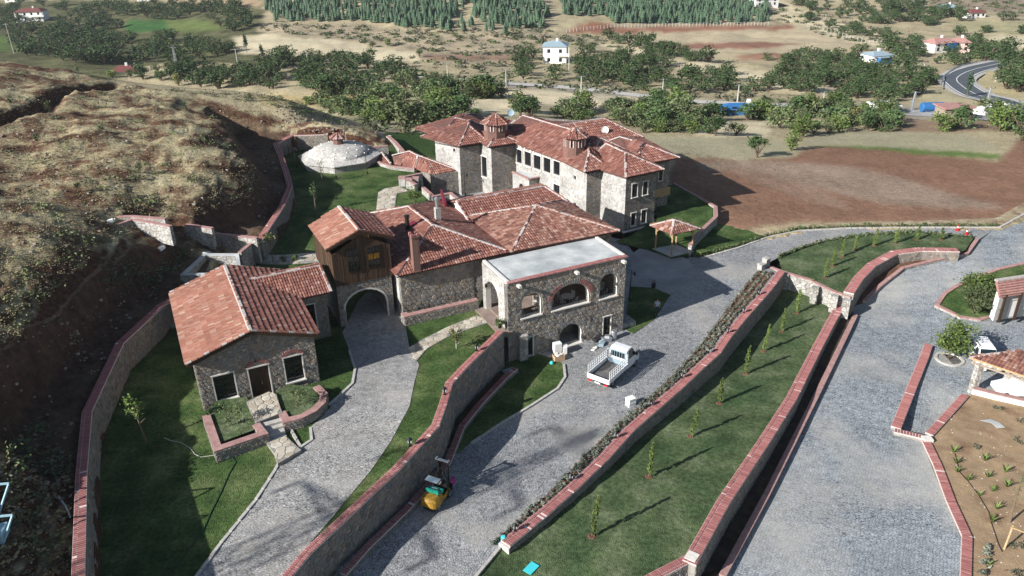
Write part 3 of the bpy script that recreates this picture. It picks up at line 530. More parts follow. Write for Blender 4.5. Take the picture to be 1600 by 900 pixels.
# ------------------------------------------------------------------ masonry: every stone its own raised piece
def clip_hp(poly, px_, py_, nx_, ny_):
    """keep the side where (p-(px,py)).n <= 0"""
    out = []; n = len(poly)
    for i in range(n):
        a = poly[i]; b = poly[(i + 1) % n]; da = (a[0] - px_) * nx_ + (a[1] - py_) * ny_; db = (b[0] - px_) * nx_ + (b[1] - py_) * ny_
        if da <= 0: out.append(a)
        if (da < 0 < db) or (db < 0 < da):
            t = da / (da - db); out.append((a[0] + (b[0] - a[0]) * t, a[1] + (b[1] - a[1]) * t))
    return out
def pull_in(pt, h):
    if inpoly(np.array(pt[0]), np.array(pt[1]), h): return pt
    best = None
    for i in range(len(h)):
        a = h[i]; b = h[(i + 1) % len(h)]; dx, dy = b[0] - a[0], b[1] - a[1]; l = dx * dx + dy * dy
        if l < 1e-9: continue
        t = max(0, min(1, ((pt[0] - a[0]) * dx + (pt[1] - a[1]) * dy) / l)); q = (a[0] + dx * t, a[1] + dy * t); d = math.hypot(q[0] - pt[0], q[1] - pt[1])
        if best is None or d < best[0]: best = (d, q)
    return best[1]
def push_out(pt, holes):
    for h in holes:
        n = len(h)
        if not inpoly(np.array(pt[0]), np.array(pt[1]), h): continue
        best = None
        for i in range(n):
            a = h[i]; b = h[(i + 1) % n]; dx, dy = b[0] - a[0], b[1] - a[1]; l = dx * dx + dy * dy
            if l < 1e-9: continue
            t = max(0, min(1, ((pt[0] - a[0]) * dx + (pt[1] - a[1]) * dy) / l)); q = (a[0] + dx * t, a[1] + dy * t); d = math.hypot(q[0] - pt[0], q[1] - pt[1])
            if best is None or d < best[0]: best = (d, q)
        return best[1]
    return pt
def stones(poly, cell, holes=(), asp=1.35, gap=.028, loose=False):
    x0, x1 = min(p[0] for p in poly), max(p[0] for p in poly); y0, y1 = min(p[1] for p in poly), max(p[1] for p in poly)
    cw = cell * asp; nx_, ny_ = int((x1 - x0) / cw) + 3, int((y1 - y0) / cell) + 3
    sd_ = {(i, j): (x0 + (i - 1 + .5 * (j % 2) + random.uniform(-.34, .34) + .25) * cw, y0 + (j - 1 + .5 + random.uniform(-.3, .3)) * cell) for i in range(-1, nx_ + 1) for j in range(-1, ny_ + 1)}
    area = sum(poly[i][0] * poly[(i + 1) % len(poly)][1] - poly[(i + 1) % len(poly)][0] * poly[i][1] for i in range(len(poly)))
    P = poly if area > 0 else poly[::-1]; out = []
    for (i, j), s_ in sd_.items():
        if not (x0 - cw * .6 < s_[0] < x1 + cw * .6 and y0 - cell * .6 < s_[1] < y1 + cell * .6): continue
        c = [(s_[0] - cw * 1.5, s_[1] - cell * 1.5), (s_[0] + cw * 1.5, s_[1] - cell * 1.5), (s_[0] + cw * 1.5, s_[1] + cell * 1.5), (s_[0] - cw * 1.5, s_[1] + cell * 1.5)]
        for di in (-2, -1, 0, 1, 2):
            for dj in (-2, -1, 0, 1, 2):
                if di == dj == 0 or (i + di, j + dj) not in sd_ or not c: continue
                q = sd_[(i + di, j + dj)]; c = clip_hp(c, (s_[0] + q[0]) / 2, (s_[1] + q[1]) / 2, q[0] - s_[0], q[1] - s_[1])
        if loose and not inpoly(np.array(s_[0]), np.array(s_[1]), P): continue
        for k in range(0 if loose else len(P)):
            a, b = P[k], P[(k + 1) % len(P)]
            if c: c = clip_hp(c, a[0], a[1], b[1] - a[1], -(b[0] - a[0]))
        if len(c) < 3: continue
        if loose: c = [pull_in(p, P) for p in c]
        cx, cy = sum(p[0] for p in c) / len(c), sum(p[1] for p in c) / len(c)
        if holes:
            if any(inpoly(np.array(cx), np.array(cy), h) for h in holes): continue
            c = [push_out(p, holes) for p in c]; cx, cy = sum(p[0] for p in c) / len(c), sum(p[1] for p in c) / len(c)
        r = max(math.hypot(p[0] - cx, p[1] - cy) for p in c)
        if r < .05: continue
        k = 1 - min(.3, gap / r); c = [(cx + (p[0] - cx) * k, cy + (p[1] - cy) * k) for p in c]
        m_ = [c[0]]
        for p in c[1:]:
            if math.hypot(p[0] - m_[-1][0], p[1] - m_[-1][1]) > .02: m_.append(p)
        if len(m_) >= 3: out.append((cx, cy, m_))
    return out
def lay_stones(parent, O, X, Y, Nn, poly, cell, holes=(), prouds=.05, indiv=0, m=None, cam_near=True, name='stone', mats=None, box=None, gap=.028, asp=1.35, loose=False):
    """O + s*X + h*Y; pushes each stone out along Nn. Up to indiv of them become objects, the rest one 'stuff' part (or go in box)"""
    O, X, Y, Nn = Vector(O), Vector(X), Vector(Y), Vector(Nn); items = []
    for cx, cy, c in stones(poly, cell, holes, asp, gap, loose):
        t = prouds * random.uniform(.5, 1.25); w_ = O + X * cx + Y * cy; r = max(math.hypot(p[0] - cx, p[1] - cy) for p in c)
        base = [O + X * p[0] + Y * p[1] - Nn * .02 for p in c]; k = .86
        top = [O + X * (cx + (p[0] - cx) * k) + Y * (cy + (p[1] - cy) * k) + Nn * t for p in c]; n = len(c)
        items.append(((w_ - Vector((0, 0, CH))).length / r, base + top, [tuple(range(n, 2 * n))] + [(i, (i + 1) % n, n + (i + 1) % n, n + i) for i in range(n)]))
    items.sort(key=lambda q: q[0]); mt = mats or M['stone']
    for q in items[:indiv]:
        b = MB(); b.faces(q[1], q[2]); b.build(name, mt, parent)
    if box is None:
        if len(items) > indiv:
            b = MB()
            for q in items[indiv:]: b.faces(q[1], q[2])
            b.build(name + 'work', mt, parent, kind='stuff')
    else:
        for q in items[indiv:]: box.faces(q[1], q[2])
# ------------------------------------------------------------------ garden and retaining walls
brick_me = {}
def brick_mesh(l, w_, h):
    k = (round(l, 3), round(w_, 3), round(h, 3))
    if k not in brick_me: b = MB(); b.box(-l / 2, l / 2, -w_ / 2, w_ / 2, 0, h); brick_me[k] = b.mesh('brick', M['brick'])
    return brick_me[k]
def offs(path, d):
    P = [np.array(p[:2]) for p in path]; out = []
    for i, p in enumerate(P):
        a = P[i] - P[i - 1] if i else P[1] - P[0]; b = P[i + 1] - P[i] if i < len(P) - 1 else P[-1] - P[-2]
        a = a / np.hypot(*a); b = b / np.hypot(*b); na = np.array((-a[1], a[0])); nb = np.array((-b[1], b[0])); m_ = na + nb; m_ = m_ / np.hypot(*m_)
        out.append(tuple(p + m_ * d / max(.5, float(m_ @ na))))
    return out
def garden_wall(name, label, path, zt, zb, wd=.6, coping='brick', group=None, nb=0, pitch=.15, rows=((-.31, .1), (.12, .31)), sides='lr', cell=.3, indiv=0, far=False, face=None, cover=.1, cat='garden wall'):
    """zt/zb constants or f(x,y). Left side = left of travel direction"""
    zt_ = zt if callable(zt) else (lambda a, b: zt); zb_ = zb if callable(zb) else (lambda a, b: zb)
    P = [tuple(p[:2]) for p in path]; o = thing(name, label, cat, (P[0][0], P[0][1], zb_(*P[0])), group=group); inv = Matrix.Translation(-Vector(o.location))
    root = bpy.data.objects.new('wall_core', None)
    l, r = offs(P, wd / 2), offs(P, -wd / 2); b = MB()
    for i in range(len(P) - 1):
        zt0, zt1 = zt_(*P[i]), zt_(*P[i + 1]); c4 = [l[i], r[i], r[i + 1], l[i + 1]]
        b.prism(c4, [zb_(*q) - .4 for q in (P[i], P[i], P[i + 1], P[i + 1])], [zt0 - cover, zt0 - cover, zt1 - cover, zt1 - cover])
    def put(ob): ob.parent = o; ob.matrix_parent_inverse = inv; return ob
    put(b.build('wall_body', face or (M['stone_low'] if far else M['mortar'])))
    if not far:
        sb = MB(); hold = thing('tmp', None, None)
        for sd_, Q in (('l', l), ('r', r)):
            if sd_ not in sides: continue
            for i in range(len(P) - 1):
                a, c = np.array(Q[i]), np.array(Q[i + 1]); d = c - a; ln = float(np.hypot(*d)); d = d / ln; nn = np.array((-d[1], d[0])) * (1 if sd_ == 'l' else -1)
                z0a, z0b, z1a, z1b = zb_(*P[i]) - .1, zb_(*P[i + 1]) - .1, zt_(*P[i]) - cover - .01, zt_(*P[i + 1]) - cover - .01
                lay_stones(hold, (a[0], a[1], 0), (d[0], d[1], 0), (0, 0, 1), (nn[0], nn[1], 0), [(0, z0a), (ln, z0b), (ln, z1b), (0, z1a)], cell, indiv=0 if not indiv else 10 ** 6, box=sb)
        if indiv:
            ch = sorted(hold.children, key=lambda q: (Vector(q.bound_box[0]) - Vector((0, 0, CH))).length)
            for q in ch[:indiv]: put(q)
            for q in ch[indiv:]:
                me = q.data; sb.faces([v.co for v in me.vertices], [tuple(p.vertices) for p in me.polygons]); bpy.data.objects.remove(q); bpy.data.meshes.remove(me)
        bpy.data.objects.remove(hold)
        if sb.v: put(sb.build('stonework', M['stone'])); o.children[-1]['kind'] = 'stuff'
    # coping
    cb = MB(); L2, R2 = offs(P, wd / 2 + .025), offs(P, -wd / 2 - .025)
    for i in range(len(P) - 1):
        z0, z1 = zt_(*P[i]), zt_(*P[i + 1]); up = 0 if coping == 'brick' else .0
        cb.prism([L2[i], R2[i], R2[i + 1], L2[i + 1]], [z0 - cover, z0 - cover, z1 - cover, z1 - cover], [z0, z0, z1, z1])
    put(cb.build('coping', M['joint'] if coping == 'brick' else M['coping']))
    if coping == 'brick':
        cand = []
        for i in range(len(P) - 1):
            a, c = np.array(P[i]), np.array(P[i + 1]); d = c - a; ln = float(np.hypot(*d)); d = d / ln; nn = np.array((-d[1], d[0])); za, zc = zt_(*P[i]), zt_(*P[i + 1])
            k = int(ln / pitch)
            for j in range(k):
                t = (j + .5) / k; q = a + d * ln * t
                for y0, y1 in rows:
                    if random.random() < .012: continue
                    mid = (y0 + y1) / 2; p = q + nn * mid * wd / .6; cand.append((math.hypot(p[0], p[1]), p[0], p[1], za + (zc - za) * t + random.uniform(-.012, .006), math.atan2(d[1], d[0]) + random.uniform(-.03, .03), (y1 - y0 - .02) * wd / .6, pitch * .62, math.atan2(zc - za, ln)))
        cand.sort(); jb = MB()
        for n_, (dd, x, y, z, az, wv, lw, sl) in enumerate(cand):
            if n_ < nb: put(inst('brick', brick_mesh(lw, wv, .05), (x, y, z), rot=(0, -sl, az)))
            else: ca, sa = math.cos(az), math.sin(az); jb.obox((x, y, z + .025), (ca * lw / 2, sa * lw / 2, 0), (-sa * wv / 2, ca * wv / 2, 0), (0, 0, .025))
        if jb.v: put(jb.build('brick_course', M['brick_a'])); o.children[-1]['kind'] = 'stuff'
    return o
ztR = lambda x, y: zD(x, y) + .45
gw1 = garden_wall('garden_wall', 'long low stone wall with striped brick coping between cobbled road and sunken lawn', WALL1, .38, lambda a, b: zL(a, b), .72, nb=300, sides='r', cell=.24)
gw2 = garden_wall('garden_wall', 'brick-topped stone wall along the right edge of the sunken lawn, beside the lower road', WALL2, lambda a, b: zL(a, b) + .5, zR, .82, nb=300, sides='r', pitch=.14, cell=.3)
garden_wall('garden_wall', 'curved pink-topped stone wall holding up the lawn of small cypresses above the lower road', WALL3, .4, zR, .95, nb=0, sides='r', pitch=.2, cell=.28)
rwall = garden_wall('retaining_wall', 'tall rubble stone retaining wall with red brick coping behind the forklift', RW, ztR, 0., .55, nb=300, sides='r', cell=.33, indiv=300, pitch=.15, rows=((-.31, -.01), (.01, .31)))
garden_wall('garden_wall', 'tall stone boundary wall with pink brick coping curving round the dark lawn at left', LWL, 5.5, 3.0, .6, nb=300, sides='r', cell=.32, rows=((-.31, .09), (.11, .31)), pitch=.16)
garden_wall('garden_wall', 'pink-topped stone boundary wall bending round the upper garden below the scrubby hill', UPW, 5.2, 3.0, .62, sides='r', cell=.34, pitch=.3, rows=((-.31, .09), (.11, .31)))
W2E = [W(1075, 880, -.3), W(1030, 903, -.3), W(980, 930, -.3)]
garden_wall('garden_wall', 'short brick-topped wall turning off at the foot of the sunken lawn', W2E, .1, -1.5, .6, nb=80, sides='l', cell=.3)
b = MB(); c_ = W(1081, 872, .1); b.obox((c_[0], c_[1], .16), (.22, .3, 0), (.28, -.2, 0), (0, 0, .12)); tag(b.build('cap_stone', M['trim']), 'white cap stone where the two brick-topped walls meet at the lawn corner', 'cap stone')
e_ = np.array(WALL1[0][:2]); d_ = np.array(WALL1[1][:2]) - e_; d_ /= np.hypot(*d_); b = MB(); b.obox((e_[0] - d_[0] * .12, e_[1] - d_[1] * .12, -.3), (-d_[1] * .42, d_[0] * .42, 0), (d_[0] * .07, d_[1] * .07, 0), (0, 0, .6)); tag(b.build('end_pier', M['trim']), 'pale end pier of the brick-topped wall nearest the camera', 'pier')
b = MB(); c_ = W(787, 847, .0); b.tube([(c_[0], c_[1], 0), (c_[0], c_[1], .45), (c_[0], c_[1], .5)], [.17, .17, .1], 12); tag(b.build('bollard', M['turq'], smooth=False), 'small turquoise cylinder at the near end of the long brick-topped wall', 'bollard')
# low kerb wall of the trough beside the lower road
garden_wall('kerb_wall', 'low pink-topped kerb wall between the dark trough and the lower road', PR([(1128, 905), (1198, 776), (1273, 626), (1336, 496)]), lambda a, b: zR(a, b) + .35, zR, .4, coping='slab', far=True)
garden_wall('kerb_wall', 'low pink kerb wall curving up under the cypress lawn to the road junction', PR([(1350, 474), (1374, 450), (1410, 422), (1460, 410), (1510, 399), (1526, 377)]), lambda a, b: zR(a, b) + .35, zR, .35, coping='slab', far=True)
sheet('trough_bed', PR([(1080, 900), (1128, 905), (1198, 776), (1273, 626), (1336, 496), (1320, 470)]) + w2[::-1], zR, M['bedsoil'], lift=.06, step=3)
sheet('trough_bed', w3 + PR([(1510, 399), (1460, 410), (1410, 422), (1374, 450), (1350, 474), (1330, 480)]), zR, M['soil'], lift=.05, step=3)
garden_wall('planter_wall', 'long low brick-topped planter wall under the tall retaining wall, passing the forklift', PW([(536, 897), (575, 853), (620, 810), (655, 775), (700, 722), (712, 690), (722, 665), (752, 628), (790, 588), (806, 575)], .4), .42, 0., .42, nb=150, sides='r', cell=.2, pitch=.16, rows=((-.31, .31),))
# cross walls between the lawns
garden_wall('terrace_wall', 'upper of two low pale stone walls between the sunken lawn and the cypress lawn', [W(1200, 415, .1), W(1224, 424, .1), W(1265, 436, .1), W(1304, 455, .1), W(1330, 463, .1)], .1, -1.5, .35, coping='slab', far=True)
garden_wall('terrace_wall', 'lower of two low pale stone walls between the sunken lawn and the cypress lawn', [W(1226, 434, -.9), W(1240, 441, -.9), W(1266, 447, -.9), W(1314, 468, -.9)], -.95, -2.7, .35, coping='slab', far=True)
for k, (x, y, hh, lb) in enumerate([(1196, 416, .9, 'taller of two pale stone posts at the top of the lavender beds'), (1189, 421, .6, 'shorter of two pale stone posts at the top of the lavender beds')]):
    b = MB(); p = W(x, y, 0); b.box(-.3, .3, -.3, .3, 0, hh); b.box(-.35, .35, -.35, .35, hh, hh + .1); o = b.build('stone_post', M['stone_pale_sunlit']); o.location = p; o.rotation_euler.z = .6; tag(o, lb, 'stone post')
for k, (x, y, z, lb) in enumerate([(1227, 425, .1, 'pale stone buttress at the left end of the terrace walls'), (1273, 446, .1, 'pale stone buttress in the middle of the terrace walls'), (1303, 459, .1, 'pale stone buttress right of the middle of the terrace walls'), (1322, 466, .1, 'pale stone buttress at the right end of the terrace walls')]):
    p = W(x, y, z); b = MB(); b.box(-.35, .35, -.3, .3, -1.9, .08); o = b.build('buttress', M['stone_low']); o.location = (p[0], p[1] - .3, 0); o.rotation_euler.z = -.5; tag(o, lb, 'buttress')
# mansion side wall
garden_wall('garden_wall', 'curved pink-topped wall round the lawn to the right of the mansion', [W(1118, 322, 1.1), W(1119, 338, 1.1), (W(1104, 352, 1.1)), W(1086, 370, 1.1), W(1078, 385, 1.0)], 1.15, 0., .4, coping='slab', far=True)
garden_wall('garden_wall', 'low stone wall running along the edge of the ploughed field behind the mansion lawn', [W(1052, 290, .5), W(1118, 322, .9)], .9, 0., .35, coping='slab', far=True)
# hill walls and cistern
hw = lambda lb, pts, zt, hb=1.3: garden_wall('hill_wall', lb, [W(x, y, zt) for x, y in pts], zt, zt - hb, .35, coping='slab', far=True, group=None, cat='stone wall')
hw('upper of two low stone walls dug into the dry hillside at left', [(156, 339), (206, 337), (259, 341)], 9.2)
hw('lower pointed stone wall dug into the dry hillside at left', [(182, 350), (207, 342), (230, 345), (267, 353)], 9.0, 1.6)
hw('stepped stone wall running down from the hillside walls toward the garden', [(290, 350), (332, 356)], 7.6, 1.6)
hw('lower stone wall stepping from the hillside to the garden boundary wall', [(300, 358), (331, 364)], 6.9, 1.4)
hw('pale stone wall closing the garden boundary at its bend below the hill', [(332, 364), (366, 367), (402, 371)], 6.2, 2.4)
hw('short pink-topped wall behind the stone cistern', [(391, 380), (374, 394)], 5.6, 2.6)
o = thing('cistern', 'open stone cistern with grey cement rim behind the left house', 'cistern', W(330, 420, 3)); inv = Matrix.Translation(-Vector(o.location))
cq = [W(281, 430, 5.4), W(318, 396, 5.4), W(373, 396, 5.4), W(378, 428, 5.4)]; b = MB(); rb = MB(); inn = offs(cq + [cq[0]], -.35)[:4]; inn = [tuple(np.array(c[:2]) + (np.mean([q[:2] for q in cq], 0) - np.array(c[:2])) * .16) for c in cq]
for i in range(4):
    j = (i + 1) % 4; b.prism([cq[i][:2], inn[i], inn[j], cq[j][:2]], 2.9, 5.3); rb.prism([cq[i][:2], inn[i], inn[j], cq[j][:2]], 5.305, 5.42)
b.prism([q for q in inn], 2.9, 3.6, 1)
for n_, q in (('wall_body', b.build('wall_body', [M['stone_low'], M['bedsoil']])), ('rim', rb.build('rim', M['concrete']))): q.parent = o; q.matrix_parent_inverse = inv
# garden zigzag walls by the mansion
gz = [('low white-capped wall stepping between the upper garden and the mansion courtyard', [(722, 316), (704, 301), (677, 306), (661, 292)], 3.9), ('upper part of the stepped wall beside the annex roof', [(659, 270), (630, 276), (650, 288)], 4.0), ('low curved wall under the annex roof at the garden edge', [(648, 263), (612, 259), (590, 252)], 3.5)]
for lb, p, z in gz: garden_wall('garden_wall', lb, [W(x, y, z) for x, y in p], z, 0. if z > 3.6 else 2.9, .4, coping='slab', far=True)
for x, y, lb in ((629, 290, 'left gate pier where the garden path meets the stepped wall'), (640, 293, 'middle gate pier at the end of the garden path'), (650, 291, 'right gate pier at the end of the garden path')):
    p = W(x, y, 3.0); b = MB(); b.box(-.4, .4, -.4, .4, 0, 1.1); b.box(-.46, .46, -.46, .46, 1.1, 1.2, 1); q = b.build('gate_pier', [M['stone_pale_sunlit'], M['coping']]); q.location = p; tag(q, lb, 'pier')
garden_wall('garden_wall', 'low boundary wall behind the domed bath at the top of the garden', [W(563, 230, 4.6), W(606, 228, 4.4)], 4.5, 2.8, .4, coping='slab', far=True)
garden_wall('garden_wall', 'pink-topped garden wall beside the green lawn behind the annex', [W(606, 212, 3.6), W(618, 222, 3.6), W(630, 236, 3.6)], 3.6, 0, .5, coping='slab', far=True)
# parking walls on the right
zq = lambda d: (lambda a, b: zR(a, b) + d)
garden_wall('parking_wall', 'pink-topped stone wall between the lower road and the sunken parking yard', PW([(1400, 668), (1425, 605), (1445, 556), (1451, 538)], zq(.3)), zq(.3), lambda a, b: zR(a, b) - 1.3, .7, nb=0, pitch=.16, sides='', rows=((-.31, .31),))
garden_wall('parking_wall', 'short brick-topped wall closing the near end of the parking yard', PW([(1397, 672), (1444, 683)], zq(.3)), zq(.3), lambda a, b: zR(a, b) - 1.3, .5, nb=60, pitch=.2, sides='', rows=((-.31, .31),))
garden_wall('parking_wall', 'pink brick-topped wall between the parking yard and the dry garden', PW([(1452, 678), (1480, 648), (1508, 617)], zq(.3)), zq(.3), lambda a, b: zR(a, b) - 1.3, .55, nb=60, pitch=.16, sides='', rows=((-.31, .31),))
garden_wall('brick_kerb', 'broad red brick kerb between the lower road and the dry garden', PR([(1446, 692), (1464, 730), (1485, 787), (1510, 842), (1508, 900), (1503, 980)]), zq(.22), zq(0), .6, nb=160, pitch=.17, sides='', rows=((-.31, .31),), cat='kerb')
b = MB(); p = W(1449, 686, zq(.3)); b.box(-.35, .35, -.3, .3, -1.6, .12); q = b.build('cap_stone', M['trim']); q.location = p; tag(q, 'pale square cap stone at the corner of the parking yard walls', 'cap stone')
garden_wall('lawn_kerb', 'low kerb round the corner lawn in front of the pink-roofed house', PR([(1600, 489), (1560, 494), (1530, 502), (1500, 498), (1478, 487), (1463, 480), (1475, 462), (1492, 451), (1525, 436), (1560, 423), (1640, 405)]), zq(.28), zq(0), .35, coping='slab', far=True, cat='kerb')
garden_wall('parking_wall', 'whitewashed low wall in front of the timber carport', PW([(1520, 608), (1560, 618), (1640, 636)], zq(.5)), zq(.7), zq(-1), .4, coping='slab', far=True, face=M['plaster'])
# kerbs
def kerb(lb, pts, zf, h=.12, wd=.2, white=False):
    P = PW(pts, zf); b = MB(); l, r = offs(P, wd / 2), offs(P, -wd / 2)
    for i in range(len(P) - 1):
        ln = math.dist(P[i][:2], P[i + 1][:2]); k = max(1, int(ln / .8))
        for j in range(k):
            t0, t1 = j / k + .01, (j + 1) / k - .01; f = lambda A, t: (A[i][0] + (A[i + 1][0] - A[i][0]) * t, A[i][1] + (A[i + 1][1] - A[i][1]) * t); zz = P[i][2] + (P[i + 1][2] - P[i][2]) * t0
            b.prism([f(l, t0), f(r, t0), f(r, t1), f(l, t1)], zz - .1, zz + h + random.uniform(-.01, .015))
    tag(b.build('kerb', M['kerb']), lb, 'kerb')
kerb('kerb of pale stones along the left edge of the cobbled drive', [(300, 912), (345, 850), (400, 782), (430, 735), (437, 722), (433, 705), (420, 690)], zD)
kerb('short curved kerb round the small patch of lawn beside the house steps', [(452, 668), (470, 700), (487, 688), (485, 668)], zD)
kerb('curved kerb round the shaded lawn right of the left house', [(513, 634), (532, 618), (551, 600), (555, 577), (546, 548)], zD)
kerb('curved kerb round the front lawn under the arched terrace', [(881, 570), (883, 590), (871, 608), (831, 634), (781, 664), (736, 694)], 0)
kerb('kerb along the near corner of the sunken lawn', [(725, 925), (745, 900), (770, 870), (786, 850)], 0)
kerb('thin pale kerb along the far side of the curving road by the ploughed field', [(1095, 404), (1150, 389), (1197, 372), (1250, 361), (1330, 357), (1450, 356), (1562, 356), (1580, 346), (1602, 334)], 0, .12, .25)
# ------------------------------------------------------------------ building kit
def hole_pts(o, grow=0.):
    s0, s1, h0, h1 = o['s0'] - grow, o['s1'] + grow, o['h0'] - grow, o['h1'] + grow; ar = o.get('arch', 0)
    if not ar: return [(s0, h0), (s1, h0), (s1, h1), (s0, h1)]
    ar = min(ar, h1 - h0 - .01); c = (s0 + s1) / 2; a = (s1 - s0) / 2
    return [(s0, h0), (s1, h0)] + [(c + a * math.cos(t), h1 - ar + ar * math.sin(t)) for t in np.linspace(0, PI, 11)]
def OP(P0, P1, bl, tr, arch=0, **k):
    s0, h0 = on_wall(*bl, P0, P1); s1, h1 = on_wall(*tr, P0, P1); d = dict(s0=s0, s1=s1, h0=h0, h1=h1, arch=arch * (s1 - s0) / 2); d.update(k); return d
def facade(parent, P0, P1, z0, z1, ops=(), top=None, depth=.38, mt=None, cell=0, trim=True, name='wall', reveal='trim', close_ends=True, stone_top=None, indiv=0):
    """upright wall P0->P1, outside on the right of travel. top: [(s,h)...] outline overriding z1. ops: openings in (s,h)"""
    a = np.array(P0[:2]); d = np.array(P1[:2]) - a; ln = float(np.hypot(*d)); d = d / ln; nn = np.array((d[1], -d[0]))
    top = top or [(0, z1), (ln, z1)]
    tp = lambda s: float(np.interp(s, [q[0] for q in top], [q[1] for q in top]))
    br = {0., ln} | {q[0] for q in top}
    for o in ops:
        br |= {o['s0'], o['s1']}
        if o.get('arch'): c, w_ = (o['s0'] + o['s1']) / 2, (o['s1'] - o['s0']) / 2; br |= {c + w_ * math.cos(t) for t in np.linspace(0, PI, 13)}
    br = sorted(q for q in br if -1e-6 <= q <= ln + 1e-6)
    def otop(o, s):
        if not o.get('arch'): return o['h1']
        c, w_ = (o['s0'] + o['s1']) / 2, (o['s1'] - o['s0']) / 2; return o['h1'] - o['arch'] + o['arch'] * math.sqrt(max(0, 1 - ((s - c) / w_) ** 2))
    X = lambda s, h, e=0.: (a[0] + d[0] * s + nn[0] * e, a[1] + d[1] * s + nn[1] * e, h)
    b = MB(); mt = mt or M['mortar']
    for i in range(len(br) - 1):
        s0, s1 = br[i], br[i + 1]
        if s1 - s0 < 1e-5: continue
        sm = (s0 + s1) / 2; lo = (z0, z0)
        for o in sorted([o for o in ops if o['s0'] < sm < o['s1']], key=lambda q: q['h0']) + [None]:
            hi = (o['h0'], o['h0']) if o else (tp(s0), tp(s1))
            if hi[0] > lo[0] + 1e-4 or hi[1] > lo[1] + 1e-4:
                b.poly([X(s0, lo[0]), X(s1, lo[1]), X(s1, hi[1]), X(s0, hi[0])], 0)
                b.poly([X(s1, lo[1], -depth), X(s0, lo[0], -depth), X(s0, hi[0], -depth), X(s1, hi[1], -depth)], 0)
            if o: lo = (otop(o, s0), otop(o, s1))
    for o in ops:
        H = hole_pts(o)
        for i in range(len(H)):
            p, q = H[i], H[(i + 1) % len(H)]; b.poly([X(*p), X(*p, -depth), X(*q, -depth), X(*q)], 1)
    for i in range(len(top) - 1): b.poly([X(*top[i]), X(*top[i + 1]), X(*top[i + 1], -depth), X(*top[i], -depth)], 0)
    if close_ends:
        for s in (0, ln): b.poly([X(s, z0), X(s, z0, -depth), X(s, tp(s), -depth), X(s, tp(s))], 0)
    wo = b.build(name, [mt, M[reveal]], parent)
    if cell:
        pl = [(0, z0), (ln, z0)] + [(s, h) for s, h in top[::-1]]
        lay_stones(wo, X(0, 0), (d[0], d[1], 0), (0, 0, 1), (nn[0], nn[1], 0), pl, cell, [hole_pts(o, .1) for o in ops], indiv=indiv)
    for o in ops:
        k = o.get('kind', 'window'); s0, s1, h0, h1 = o['s0'], o['s1'], o['h0'], o['h1']; c, w_ = (s0 + s1) / 2, s1 - s0
        if trim and o.get('trim', True):
            t = MB(); tw = .09
            def bx(sa, sb, ha, hb, e=.07): t.obox(X((sa + sb) / 2, (ha + hb) / 2, e / 2 - .02), (d[0] * (sb - sa) / 2, d[1] * (sb - sa) / 2, 0), (nn[0] * e / 2, nn[1] * e / 2, 0), (0, 0, (hb - ha) / 2))
            if k != 'door': bx(s0 - .12, s1 + .12, h0 - .1, h0, .16)
            if not o.get('arch'): bx(s0 - .12, s1 + .12, h1, h1 + .1, .12); bx(s0 - tw, s0, h0, h1); bx(s1, s1 + tw, h0, h1)
            elif o.get('ring', k != 'open'):
                q = hole_pts(o); Q = hole_pts(o, tw)
                for i in list(range(1, len(q) - 1)) + [len(q) - 1]:
                    p0, p1, r1, r0 = q[i], q[(i + 1) % len(q)], Q[(i + 1) % len(Q)], Q[i]
                    t.faces([X(*p0, .05), X(*p1, .05), X(*r1, .05), X(*r0, .05), X(*p0, -.02), X(*p1, -.02), X(*r1, -.02), X(*r0, -.02)], [(0, 1, 2, 3), (3, 2, 6, 7), (0, 3, 7, 4), (0, 4, 5, 1), (1, 5, 6, 2)])
            t.build('window_trim' if k != 'door' else 'door_trim', M['trim'], parent)
        if o.get('brickarch'):
            t = MB(); R_ = w_ / 2 + .16; n_ = 13; cz = h1 + .1; 
            for i in range(n_):
                an = PI * (.1 + .8 * (i + .5) / n_); u_ = (math.cos(an), math.sin(an)); mid = (c + u_[0] * R_ * .98, cz - .25 + u_[1] * R_ * .75)
                t.obox(X(mid[0], mid[1], .04), (d[0] * u_[0] * .13, d[1] * u_[0] * .13, u_[1] * .13), (d[0] * -u_[1] * .055, d[1] * -u_[1] * .055, u_[0] * .055), (nn[0] * .045, nn[1] * .045, 0))
            t.build('relieving_arch', M['brick_a'], parent)
        if k == 'open': continue
        e = -.2; fr = MB()
        def fx(sa, sb, ha, hb, ee=e, th=.05): fr.obox(X((sa + sb) / 2, (ha + hb) / 2, ee), (d[0] * (sb - sa) / 2, d[1] * (sb - sa) / 2, 0), (nn[0] * th / 2, nn[1] * th / 2, 0), (0, 0, (hb - ha) / 2))
        fw = .07; fx(s0, s1, h0, h0 + fw); fx(s0, s1, h1 - fw, h1) if not o.get('arch') else None; fx(s0, s0 + fw, h0, h1 - o.get('arch', 0)); fx(s1 - fw, s1, h0, h1 - o.get('arch', 0))
        if k == 'door':
            fo = fr.build('door', M['frame'], parent); n_ = 6
            for i in range(n_):
                q = MB(); sa, sb = s0 + fw + (w_ - 2 * fw) * i / n_, s0 + fw + (w_ - 2 * fw) * (i + 1) / n_
                q.obox(X((sa + sb) / 2, (h0 + h1) / 2, e - .02), (d[0] * (sb - sa - .02) / 2, d[1] * (sb - sa - .02) / 2, 0), (nn[0] * .02, nn[1] * .02, 0), (0, 0, (h1 - h0 - .1) / 2)); q.build('plank', M['door'], fo)
            q = MB(); q.obox(X(c + .12, h0 + 1.05, e + .05), (d[0] * .02, d[1] * .02, 0), (nn[0] * .05, nn[1] * .05, 0), (0, 0, .12)); q.build('door_handle', M['steel'], fo)
        else:
            nx_, ny_ = o.get('bars', (2, 3)); H_ = h1 - h0
